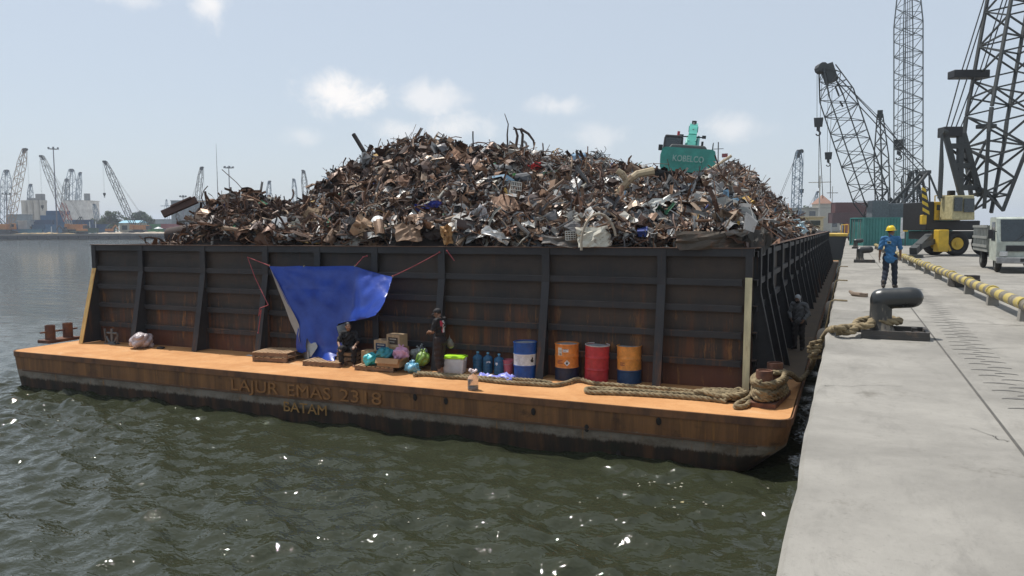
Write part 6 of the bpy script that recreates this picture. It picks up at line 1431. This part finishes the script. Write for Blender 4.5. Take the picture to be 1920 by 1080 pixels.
mb = MB(); mb.box((0, 1.72, 1.3), (1.95, .05, .95)); mb.build('headboard', M_bed, bd)
mb = MB(); mb.box((0, 2.6, .58), (.8, 5.0, .2)); mb.build('chassis', M_blk, tk)
for s in (-1, 1):
    for y in (.75, 4.1): mb = MB(); a = np.linspace(0, 2*np.pi, 25)[:-1]; mb.tube(np.stack([s*.78+0*a, y+.27*np.cos(a), .38+.27*np.sin(a)], 1), .11, 8, closed=True); w = mb.build('wheel', M_tyre, tk, 'all'); mb = MB(); mb.cyl((s*.72, y, .38), (s*.86, y, .38), .19, 14); mb.build('rim', M_bed, w, True)
# --- containers and yard clutter behind
def container(label, loc, rz, col, group='shipping containers', L=6.06, detail=True, name='shipping_container'):
    t = thing(name, label, 'container', loc, rz, group); mt = mat('container_%d_%d_%d' % tuple(int(c*100) for c in col), col, .6, dirt=tuple(c*.6+.04 for c in col), scale=1.2, var=.2)
    mb = MB(); w, h_ = 2.44, 2.59; n_ = int(L/.28); pr = [(-L/2+.08, -w/2)]
    for k in range(n_): x = -L/2+.08+(L-.16)*k/n_; dx_ = (L-.16)/n_; pr += [(x+dx_*.35, -w/2), (x+dx_*.5, -w/2+.05), (x+dx_*.85, -w/2+.05), (x+dx_, -w/2)]
    pr = pr+[(-x, -y) for x, y in pr]; mb.prism(pr, .14, h_-.12); mb.build('shell', mt, t)
    mb = MB()
    for sx in (-1, 1):
        for sy in (-1, 1): mb.box((sx*(L/2-.06), sy*(w/2-.05), h_/2), (.16, .16, h_))
    for sy in (-1, 1):
        for z in (.07, h_-.06): mb.box((0, sy*(w/2-.04), z), (L-.26, .12, .12))
    for sx in (-1, 1):
        for z in (.07, h_-.06): mb.box((sx*(L/2-.05), 0, z), (.12, w-.27, .12))
    mb.build('frame', mt, t)
    if detail:
        for k in (-.75, -.35, .35, .75): mb = MB(); mb.cyl((-L/2-.03, k, .2), (-L/2-.03, k, h_-.2), .03, 6); mb.build('lock_bar', M_bed, t)
    return t
dC = 72.0
def gpt(px, d): p = at(px, 500, d); return (p[0], p[1], 0)
container('teal green shipping container just behind the walking worker', gpt(1663, dC), YAW+.06, (.05, .22, .20), L=6.06)
for px, dd, c_, lb in ((1697, 74, (.05, .20, .16), 'dark green container end on, next to the teal one'), (1719, 74.5, (.06, .18, .15), 'dark green container end on, below the tower crane mast'), (1741, 75, (.05, .17, .15), 'dark green container end on, half hidden by the mobile crane')):
    container(lb, gpt(px, dd), R_(90)+YAW*.3, c_)
p = gpt(1690, 70); t = thing('white_sign', 'tall white notice board standing against the container doors', 'sign', p, YAW); mb = MB(); mb.box((0, 0, 1.6), (.35, .06, 1.9)); mb.build('board', M_white, t); mb = MB(); mb.bar((0, .05, 0), (0, .05, .7), .06); mb.build('post', M_dark, t)
p = gpt(1695.5, 69); t = thing('yellow_box', 'small yellow box by the white notice board', 'box', p, YAW); mb = MB(); mb.box((0, 0, 1.45), (.32, .25, .32), bev=.03); mb.build('case', M_ylw, t); mb = MB(); mb.bar((0, 0, 0), (0, 0, 1.3), .06); mb.build('post', M_dark, t)
for i, (px, d, z, c_, lb) in enumerate(((1606, 190, 0, (.22, .06, .045), 'dark red container low in the far stack beyond the bow'), (1600, 192, 2.6, (.10, .05, .05), 'brown container second up in the far stack beyond the bow'), (1604, 194, 5.2, (.12, .045, .04), 'dark maroon container topmost in the far stack beyond the bow'), (1640, 196, 0, (.07, .11, .12), 'slate container low in the far stack under the leaning crane'), (1636, 197, 2.6, (.10, .06, .05), 'brown container second up under the leaning crane'), (1644, 198, 5.2, (.07, .05, .05), 'blackish container topmost under the leaning crane'))):
    x, y, _ = gpt(px, d); container(lb, (x, y, z), YAW+.03*(i % 3-1), c_, 'containers stacked beyond the bow', 12.19 if z else 6.06, False)
p = gpt(1577, 150); t = thing('site_hut', 'small brown open hut at the end of the quay', 'hut', gpt(1628, 105), YAW); 
for s in (-1, 1): mb = MB(); mb.box((s*1.2, 0, 1.0), (.12, 1.8, 2.0)); mb.build('side_panel', mat('hut_brown', (.16, .08, .05), .8), t)
mb = MB(); mb.box((0, .8, 1.0), (2.28, .1, 1.9)); mb.build('back_panel', mat('hut_brown', (.16, .08, .05), .8), t); mb = MB(); mb.box((0, 0, 2.08), (2.8, 2.1, .12)); mb.build('roof', mat('hut_roof', (.2, .13, .09), .8), t)
# pontoon and work boat beyond the bow
pw = at(1548, 470, 128); t = thing('work_boat', 'work boat with a yellow deck edge moored beyond the bow of the barge', 'boat', (pw[0]-2, pw[1], ZW), YAW*.2)
mb = MB(); mb.prism([(-5, -9), (-4, -10.5), (4, -10.5), (5, -9), (5, 12), (-5, 12)], -1, 3.4); mb.build('hull', mat('boat_black', (.035, .035, .035), .7), t); mb = MB(); mb.box((0, .5, 3.6), (10.4, 23, .35)); mb.build('rubbing_rail', M_ylw, t)
mb = MB(); mb.box((-1, 2, 5.1), (5, 7, 2.6), bev=.1); wh = mb.build('wheelhouse', mat('boat_grey', (.34, .36, .36), .6), t); mb = MB(); mb.box((-1, -1.53, 5.5), (4, .06, .8)); mb.build('window', M_glass, wh); mb = MB(); mb.box((-1, 2, 6.5), (5.6, 7.6, .18)); mb.build('roof', M_crw, wh)
for y in (-9.5, -3, 4): mb = MB(); mb.bar((4.6, y, 3.7), (4.6, y, 5.2), .12); mb.build('stanchion', M_ylw, t)
mb = MB(); mb.bar((4.6, -9.5, 5.2), (4.6, 4, 5.2), .1); mb.build('handrail', M_ylw, t)
mb = MB(); mb.tube([(1, 3, 6.5), (1, 3, 13.5)], .12, 6); mb.bar((-.8, 3, 12.4), (2.8, 3, 12.4), .12); mb.build('mast', M_crw, t)
# buildings on this side
def house(name, label, px0, px1, py_top, d, dep, wall, roofc=None, gable=None, rows=2, cat='building', flat=True):
    a, c = at(px0, 500, d), at(px1, 500, d); w = np.linalg.norm((c-a)[:2]); mid_ = (a+c)/2; H = zpx((px0+px1)/2, py_top, d); t = thing(name, label, cat, (mid_[0], mid_[1], 0), YAW)
    mb = MB(); mb.box((0, dep/2, H/2), (w, dep, H)); wl = mb.build('wall', mat(name+'_wall_%d' % px0, wall, .85, scale=.3), t)
    if flat: mb = MB(); mb.box((0, dep/2, H+.2), (w+.8, dep+.8, .4)); mb.build('roof', mat(name+'_roof_%d' % px0, roofc or tuple(x*.8 for x in wall), .8, scale=.3), t)
    else: mb = MB(); mb.ext([(-.6, H), (dep/2, H+dep*.16), (dep+.6, H)], 0, -w/2-.5, w/2+.5); mb.build('roof', mat(name+'_roof_%d' % px0, roofc, .6, scale=.3), t)
    if rows:
        nx_ = max(int(w/4), 2)
        for r_ in range(rows):
            for k in range(nx_): mb = MB(); mb.box((-w/2+w*(k+.5)/nx_, -.03, H*(r_+.55)/rows), (w/nx_*.55, .1, H/rows*.42)); mb.build('window', M_glass, t)
    return t, H, w
t, H, w = house('terminal_building', 'pale two storey terminal building with a small pyramid roofed tower', 1490, 1572, 391, 330, 14, (.42, .40, .34), rows=2)
x0 = (1545-1531)/FPX*330; mb = MB(); mb.box((x0, 4, H/2+1), (5.2, 8.6, H+2)); tw = mb.build('tower', mat('tower_cream', (.46, .43, .36), .85), t); mb = MB(); mb.add([(x0-3, -.8, H+2), (x0+3, -.8, H+2), (x0+3, 8.8, H+2), (x0-3, 8.8, H+2), (x0, 4, H+6)], [(0, 1, 4), (1, 2, 4), (2, 3, 4), (3, 0, 4), (3, 2, 1, 0)]); mb.build('pyramid_roof', mat('roof_clay', (.28, .15, .10), .8), tw)
house('warehouse', 'long low grey warehouse beyond the container stack', 1575, 1660, 402, 420, 20, (.20, .22, .22), rows=0)
p = gpt(1557, 300); t = thing('lamp_mast', 'slim pale lamp mast with one crossbar in front of the pyramid roofed tower', 'lamp mast', gpt(1557, 240)); H = zpx(1557, 350, 240); mb = MB(); mb.tube([(0, 0, 0), (0, 0, H)], [.18, .1], 8); mb.build('pole', M_crw, t); mb = MB(); mb.box((0, 0, H-2), (3.4, .3, .25), rotz(YAW)); mb.build('crossbar', M_crw, t)
# ================================================================== THE PORT ACROSS THE BASIN
GC = 'cranes across the basin'
def zf(py, d): return zpx(300, py, d)
def fbase(px, d): return at(px, 500, d)*A_(1, 1, 0)
crawler('orange crawler crane with a tall brown boom at the picture edge across the water', 14, 418, (46, 280), M_org, mat('boom_brown', (.30, .20, .12), .6), 3.2, 16, 1.55, ((zpx(52, 425, 418), 1.2),), group=None, r=.13)
crawler('crawler crane with a red and white boom by the floodlight mast', 143, 420, (79, 293), M_org, M_crw, 2.8, 15, 1.45, ((zpx(92, 385, 420), 1.6),), r=.13, seg=(.1, .34), seg_mat=M_crr)
crawler('crawler crane with a dark boom and long hook line before the blue roofed shed', 262, 418, (197, 303), M_org, M_dark, 2.6, 16, 1.3, ((zpx(197, 362, 418), 1.5),), r=.12)
crawler('crane with a slender dark boom behind the grey hall', 362, 470, (378, 314), M_crb, M_dark, 2.6, 14, 1.3, ((zpx(381, 390, 470), 1.2),), r=.12)
crawler('pale blue crane with a broad upright boom at the far picture edge', 8, 500, (12, 320), M_crb, mat('boom_pale_blue', (.24, .30, .36), .6), 4.2, 14, 1.5, (), r=.16)
crawler('short pale crane rising behind the cement silos', 55, 560, (57, 346), M_crb, M_crb, 2.6, 10, 1.3, (), r=.16)
crawler('leftmost dark crane of the cluster behind the white warehouse', 117, 560, (125, 336), M_crb, M_crgrey, 3.2, 12, 1.3, (), r=.17)
crawler('widest pale crane of the cluster behind the white warehouse', 131, 570, (134, 318), M_crb, mat('boom_pale_blue', (.24, .30, .36), .6), 5.0, 12, 1.4, (), r=.17)
crawler('thin pale crane at the end of the cluster behind the white warehouse', 142, 575, (150, 324), M_crb, M_crb, 2.6, 12, 1.3, (), r=.16)
crawler('dark crane peeping over the dip between the two scrap mounds', 584, 500, (569, 320), M_crb, M_dark, 3.0, 12, 1.3, (), r=.14)
crawler('faint crane beside the dip between the scrap mounds', 562, 620, (551, 336), M_crb, M_crb, 3.0, 10, 1.3, (), r=.18)
crawler('small crane tip just above the low scrap mound', 498, 520, (505, 340), M_crb, M_crb, 2.4, 10, 1.2, (), r=.15)
crawler('small pale crane with a low boom behind the dark blue containers', 192, 520, (177, 383), M_crb, M_crb, 2.0, 8, 1.1, (), r=.14)
crawler('low crane leaning beside the maroon container', 346, 430, (331, 398), M_crb, M_dark, 1.6, 8, 1.0, (), r=.12)
# masts
def floodmast(label, px, py, d, heads=3, w=5.0, r=.32):
    t = thing('floodlight_mast', label, 'light mast', fbase(px, d), YAW, 'floodlight masts across the basin'); H = zpx(px, py, d)
    mb = MB(); mb.tube([(0, 0, 0), (0, 0, H)], [r*1.3, r*.7], 8); mb.build('pole', mat('mast_purple_grey', (.17, .16, .19), .5), t, True)
    if heads:
        mb = MB(); a = np.linspace(0, 2*np.pi, 17)[:-1]; mb.tube(np.stack([w*.42*np.cos(a), w*.42*np.sin(a), H-1.2+0*a], 1), .14, 5, closed=True); mb.bar((-w*.42, 0, H-1.2), (w*.42, 0, H-1.2), .2); mb.bar((0, -w*.42, H-1.2), (0, w*.42, H-1.2), .2); mb.build('head_ring', M_crgrey, t)
        for k in range(6): a = k*1.047; mb = MB(); mb.box((w*.5*math.cos(a), w*.5*math.sin(a), H-.8), (.9, .5, .9), rotz(a+1.57)); mb.build('floodlight', M_crgrey, t)
    return t
floodmast('tallest floodlight mast, among the blue container stacks', 111, 277, 416)
floodmast('floodlight mast rising behind the low scrap mound', 435, 312, 430)
floodmast('slim floodlight mast beside the orange crawler crane', 19, 361, 440, w=4)
floodmast('floodlight mast in front of the grey hall', 348, 366, 450, w=3.5)
t = thing('antenna_mast', 'needle thin antenna rising alone above the low scrap mound', 'antenna', fbase(413, 430)); H = zpx(413, 271, 430); mb = MB(); mb.tube([(0, 0, 0), (0, 0, H*.6), (0, 0, H)], [.24, .18, .06], 6); mb.build('pole', M_dark, t); mb = MB(); mb.box((0, 0, .4), (1.5, 1.5, .8)); mb.build('footing', M_conc, t)
t = thing('pylon', 'lattice pylon with a crossarm beyond the grey hall', 'pylon', fbase(317, 640)); H = zpx(317, 374, 640); mb = MB(); lattice(mb, (0, 0, 0), (0, 0, H), 4, 2.4, .5, 8, .15, ta=.5, tb=.7, side=(1, 0, 0), up=(0, 1, 0)); mb.build('tower', M_crb, t); mb = MB(); mb.bar(-X_*5+A_(0, 0, H*.8), X_*5+A_(0, 0, H*.8), .5); mb.build('crossarm', M_crb, t)
# silos and sheds
M_silo = mat('silo_concrete', (.42, .41, .37), .85, scale=.15, var=.15); t = thing('cement_silo', 'block of pale cement silos with a grey head house', 'silo', fbase(70, 540), YAW); w = 46/FPX*540; H = zpx(70, 376, 540)
for k in range(4): mb = MB(); mb.lathe([(w/8, 0), (w/8, H*.93), (w/8+.25, H*.93), (w/8+.25, H), (.01, H)], (-w/2+w/8+k*w/4, 0, 0), 20); mb.build('silo', M_silo, t, True)
mb = MB(); mb.box((w*.27, 0, H+2.2), (w*.26, 4, 4.4)); mb.box((w*.0, 0, H+.8), (w*.4, 3, 1.6)); mb.build('head_house', mat('silo_grey', (.22, .23, .23), .8), t)
t, H, w = house('warehouse', 'tall white warehouse with a grey tank on its roof', 121, 169, 377, 550, 16, (.60, .60, .58), rows=0)
mb = MB(); mb.cyl((w*.33, 6, H+.4), (w*.33, 6, H+5.4), 2.0, 16); mb.build('roof_tank', mat('silo_grey', (.22, .23, .23), .8), t, True)
t, H, w = house('industrial_hall', 'big blue grey hall behind the low scrap mound', 325, 384, 377, 500, 30, (.16, .19, .21), (.2, .24, .27), rows=0)
t, H, w = house('storage_shed', 'low cream shed with a light blue roof', 228, 264, 418, 430, 9, (.38, .36, .28), (.22, .46, .58), rows=1, flat=False)
house('shed', 'long grey blue shed behind the silos at the picture edge', 20, 47, 403, 470, 10, (.17, .21, .24), rows=0); house('shed', 'long grey shed beyond the trees', 262, 330, 412, 640, 12, (.18, .22, .24), rows=0)
house('transit_shed', 'small open fronted white shed among blue containers', 38, 55, 415, 425, 6, (.4, .4, .39), (.5, .5, .48), rows=0)
# containers: (px, depth, level, colour, label)
BL = [(.035, .10, .19), (.045, .13, .24), (.03, .075, .15), (.05, .15, .22)]
lst = [(34, 425, 0, 1, 'end of the ground row beside the orange crane'), (34, 428, 1, 0, 'second tier above the ground row beside the orange crane'),
 (65, 424, 0, 3, 'ground row below the cement silos'), (108, 424, 0, 1, 'ground row at the foot of the tallest floodlight mast'), (152, 426, 0, 1, 'ground row behind the crawler crane with the red and white boom'),
 (70, 430, 1, 0, 'second tier below the cement silos'), (112, 430, 1, 1, 'second tier at the tallest floodlight mast'), (155, 430, 1, 0, 'second tier below the white warehouse'),
 (85, 434, 2, 2, 'third tier between silos and white warehouse'), (128, 434, 2, 0, 'third tier below the white warehouse wall'), (157, 434, 2, 2, 'third tier at the end below the roof tank'),
 (103, 437, 3, 1, 'fourth tier left of the white warehouse'), (114, 440, 4, 0, 'topmost of the blue stack by the tallest floodlight mast'),
 (196, 422, 0, 0, 'ground row next to the leafy trees'), (198, 426, 1, 2, 'dark upper one next to the leafy trees'), (176, 424, 0, 2, 'ground row beside the white marker posts')]
for px, d, lv, ci, lb in lst:
    x, y, _ = gpt(px, d); container('blue container, '+lb.replace('left of', 'beside'), (x, y, lv*2.6), YAW+.02*((px*7) % 5-2), BL[ci], 'blue containers across the basin', 12.19, False)
for px, d, lv, c_, lb in ((297, 430, 0, (.05, .22, .07), 'green container low beside the white umbrella'), (305, 436, 1, (.06, .20, .08), 'green container on top of another one beside the maroon one'), (327, 428, 1, (.24, .06, .06), 'maroon container raised at the foot of the grey hall'), (327, 430, 0, (.12, .14, .16), 'grey container under the maroon one'), (279, 440, 0, (.06, .17, .18), 'teal container beyond the orange crane with the dark boom'), (279, 443, 1, (.10, .13, .15), 'slate container beyond the orange crane with the dark boom')):
    x, y, _ = gpt(px, d); container(lb, (x, y, lv*2.6), YAW, c_, 'coloured containers across the basin', 12.19 if px > 290 and lv else 9.0, False)
# trees: leaf clumps through an uneven crown on a forked trunk
M_leafs = [mat('leaf_%d' % i, c_, .85, var=.35, scale=.4) for i, c_ in enumerate(((.045, .075, .03), (.07, .10, .035), (.035, .055, .03)))]; M_bark = mat('bark', (.10, .075, .05), .9)
def tree(label, loc, h, r, seed, mt, palm=False, group='trees across the basin'):
    q = np.random.default_rng(seed); t = thing('palm_tree' if palm else 'tree', label, 'tree', loc, q.random()*6, group); mb = MB(); top = h*.5
    mb.tube([(0, 0, -.2), (.03*h, 0, h*.25), (0, .02*h, top)], [.03*h, .024*h, .016*h], 7)
    for k in range(5): a = q.random()*6.28; mb.tube([(0, 0, top*(.6+.08*k)), (r*.35*math.cos(a), r*.35*math.sin(a), h*.62), (r*.6*math.cos(a), r*.6*math.sin(a), h*.78)], [.014*h, .010*h, .005*h], 5)
    mb.build('trunk', M_bark, t, True); mb = MB()
    if palm:
        for k in range(16):
            a = k*2.4; el = .9-1.3*(k/16); P = np.array([(s*r*math.cos(a), s*r*math.sin(a), top+h*.05+s*r*(el-1.0*s)) for s in np.linspace(0, 1, 6)]); V, F = ribbon(P, h*.06, .2); mb.add(V, F)
    else:
        cl = [(q.normal()*r*.42, q.normal()*r*.42, h*(.42+.45*q.random()), r*(.28+.22*q.random())) for _ in range(11)]
        for cx, cy, cz, cr in cl:
            for _ in range(70):
                d = q.normal(size=3); d /= np.linalg.norm(d); p = A_(cx, cy, cz)+d*cr*(.55+.5*q.random()); n_ = d+q.normal(size=3)*.6; n_ /= np.linalg.norm(n_); x = np.cross(n_, q.normal(size=3)); x /= np.linalg.norm(x); y = np.cross(n_, x); s = h*.035*(.6+.8*q.random()); mb.add([p-x*s, p-y*s*.7, p+x*s, p+y*s*.7], [(0, 1, 2, 3)])
    mb.build('crown', mt, t); return t
for i, (px, d, py, rr_, lb, pm) in enumerate(((196, 455, 402, 5, 'rounded dark tree behind the dark blue containers', 0), (206, 452, 393, 4.5, 'tallest leafy tree of the clump by the white warehouse', 0), (216, 455, 393, 4.5, 'bushy tree beside the tallest one of the clump', 0), (224, 458, 402, 4.0, 'smaller tree at the end of the clump by the blue roofed shed', 0), (214, 424, 410, 3.2, 'yellowish green palm beside the blue containers', 1),
    (258, 470, 391, 4.5, 'leafy tree just beyond the blue roofed shed', 0), (269, 470, 391, 4.5, 'tall leafy tree between shed and green containers', 0), (281, 474, 400, 4.5, 'broad tree before the green containers', 0), (287, 468, 408, 3.6, 'lower round tree next to the green containers', 0), (183, 480, 408, 4.0, 'low dark tree at the foot of the white warehouse', 0), (240, 480, 404, 4, 'dark tree behind the blue roof', 0))):
    h_ = zpx(px, py, d); tree(lb, gpt(px, d), h_, rr_, 40+i, M_leafs[i % 3], bool(pm))
for i, (px, d, py) in enumerate(((1508, 345, 384), (1516, 345, 386), (1580, 350, 398), (1588, 350, 399))): tree(('leafy tree peeping over the gabled terminal roof', 'second tree crown over the terminal roof', 'tree between terminal and far container stack', 'tree touching the far container stack')[i], gpt(px, d), zpx(px, py, d), 4.5, 70+i, M_leafs[i % 3], group='trees behind the terminal')
# small port gear on the far quay
def far_thing(name, label, cat, px, d): return thing(name, label, cat, gpt(px, d), YAW)
t = far_thing('parasol', 'white open parasol on the far quay', 'parasol', 300, 417); mb = MB(); mb.lathe([(2.3, 2.5), (2.2, 2.65), (.02, 3.6)], n=12); mb.build('canopy', M_white, t, True); mb = MB(); mb.tube([(0, 0, 0), (0, 0, 3.5)], .08, 6); mb.build('pole', M_dark, t)
t = far_thing('parked_car', 'pale blue grey car parked on the far quay before the maroon container', 'car', 334, 419); mb = MB(); mb.ext([(-2.2, .35), (-2.2, .9), (-1.2, 1.0), (-.6, 1.5), (1.0, 1.5), (1.7, 1.0), (2.2, .9), (2.2, .35)], 1, -.85, .85); mb.build('body', M_crb, t); 
for x in (-1.35, 1.35):
    for s in (-1, 1): mb = MB(); mb.cyl((x, s*.72, .33), (x, s*.9, .33), .33, 12); mb.build('wheel', M_blk, t)
mb = MB(); mb.box((.2, 0, 1.25), (1.7, 1.72, .35)); mb.build('window', M_glass, t)
def digger(label, px, d, col, sg=1):
    t = far_thing('digger', label, 'excavator', px, d); mb = MB(); mb.box((0, 0, 1.9), (3.4, 2.6, 1.3), bev=.15); mb.build('body', col, t); mb = MB(); mb.box((sg*1.0, .6, 2.9), (1.3, 1.1, 1.4), bev=.1); mb.build('cab', M_blk, t)
    mb = MB(); mb.bar((sg*1.4, -.3, 2), (sg*3.6, -.3, 4.6), .5); mb.build('boom', col, t); mb = MB(); mb.bar((sg*3.6, -.3, 4.6), (sg*5.2, -.3, 2.2), .35); mb.build('arm', col, t)
    for s in (-1, 1): mb = MB(); mb.box((0, s*1.1, .55), (4.0, .6, 1.0), bev=.3); mb.build('track', M_blk, t)
digger('small orange digger on the sand of the far quay', 208, 416, M_org); digger('dark digger working beside the crane with the red and white boom', 128, 416, M_dark, -1)
t = far_thing('flatbed_trailer', 'dark green flatbed trailer with orange load on the far quay', 'trailer', 158, 416); mb = MB(); mb.box((0, 0, 1.2), (13, 2.5, .4)); mb.build('bed', mat('trailer_green', (.05, .10, .07), .7), t); mb = MB(); mb.box((.5, 0, 2.0), (7, 2.2, 1.2), bev=.2); mb.build('load', M_org, t)
for x in (-5, -3.7, 4, 5.2): mb = MB(); mb.cyl((x, -1.2, .5), (x, 1.2, .5), .5, 12); mb.build('wheel', M_blk, t)
t = far_thing('dark_skip', 'dark green steel skip by the trailer on the far quay', 'skip', 178, 415); mb = MB(); mb.box((0, 0, 1.5), (4.2, 2.4, 3.0), taper=1.1); mb.build('bin', mat('trailer_green', (.05, .10, .07), .7), t); mb = MB(); mb.box((0, 0, 3.05), (4.8, 2.7, .15)); mb.build('top_rim', M_dark, t)
for px, lb in ((172, 'white marker post with a round foot near the dark green skip'), (183, 'white marker post with a round foot near the orange digger'), (100, 'white marker post before the blue container row')):
    t = far_thing('marker_post', lb, 'post', px, 414); mb = MB(); mb.tube([(0, 0, 0), (0, 0, 6.5 if px != 100 else 4)], .22, 6); mb.build('post', M_white, t); mb = MB(); mb.cyl((0, 0, 0), (0, 0, .5), .8, 10); mb.build('foot', M_white, t)
for px, L, lb in ((215, 26, 'long low bank of pale sand along the far quay'), (290, 30, 'second bank of pale sand on the far quay before the parasol'), (85, 34, 'ochre bank of sand on the far quay before the blue containers')):
    t = far_thing('sand_bank', lb, 'sand heap', px, 413.6); q = np.random.default_rng(px); n_ = 24; mb = MB(); v = []; f = []
    for i in range(n_):
        x = -L/2+L*i/(n_-1); hh = (.5+.5*q.random())*math.sin(math.pi*i/(n_-1))**.5
        for k in range(5): v.append((x, .8+(k-2)*.8, max(hh*(1-((k-2)/2)**2), -.05)))
    for i in range(n_-1):
        for k in range(4): a = i*5+k; f.append((a, a+1, a+6, a+5))
    mb.add(v, f); o = mb.build('sand', mat('sand_pale' if px != 85 else 'sand_ochre', (.46, .38, .29) if px != 85 else (.36, .26, .13), .95, scale=.8), t, 'all')
# floating scraps on the water
wz = lambda px, py: onz(px, py, ZW+.02)
p = wz(1285, 943); t = thing('floating_scrap', 'pale yellow scrap floating on the water below the barge corner', 'litter', p); mb = MB(); V, F = plate(.16, .10, .012, 4, .02); mb.add(V, F); mb.build('scrap', mat('litter_yellow', (.55, .46, .25), .6), t)
mb = MB(); q = np.random.default_rng(77)
for i in range(120):
    px, py = 1290+q.normal()*95, 905+abs(q.normal())*30
    if px > 1475 or py < 893-(1480-px)*.05 or i > 70: px, py = 700+q.random()*720, 870+q.random()*190
    p = wz(px, py); s = .008+.02*q.random()**2
    if p[1] > HY0-.1: continue
    mb.add(np.array([(-s, -s*.6, 0), (s*.7, -s, .004), (s, s*.8, 0), (-s*.5, s, .006)])+p+(0, 0, .015), [(0, 1, 2, 3)])
o = mb.build('floating_litter', mat('foam_pale', (.36, .34, .28), .7)); tag(o, 'specks of pale litter and foam floating beside the hull', 'litter', kind='stuff')
# ================================================================== HAZE
hzb = MB(); hzb.box((0, 1300, 26.5), (6400, 4400, 72)); hb = hzb.build('haze', []); hm = bpy.data.materials.new('sea_haze'); hm.use_nodes = True; t = hm.node_tree
for n_ in list(t.nodes):
    if n_.type == 'BSDF_PRINCIPLED': t.nodes.remove(n_)
pv_ = t.nodes.new('ShaderNodeVolumePrincipled'); pv_.inputs['Color'].default_value = (.80, .88, 1.0, 1); pv_.inputs['Density'].default_value = .00032; pv_.inputs['Anisotropy'].default_value = .1
t.links.new(pv_.outputs[0], t.nodes['Material Output'].inputs['Volume']); hb.data.materials.clear(); hb.data.materials.append(hm); tag(hb, 'pale sea haze over the harbour', 'haze', kind='stuff')
hb.visible_shadow = True
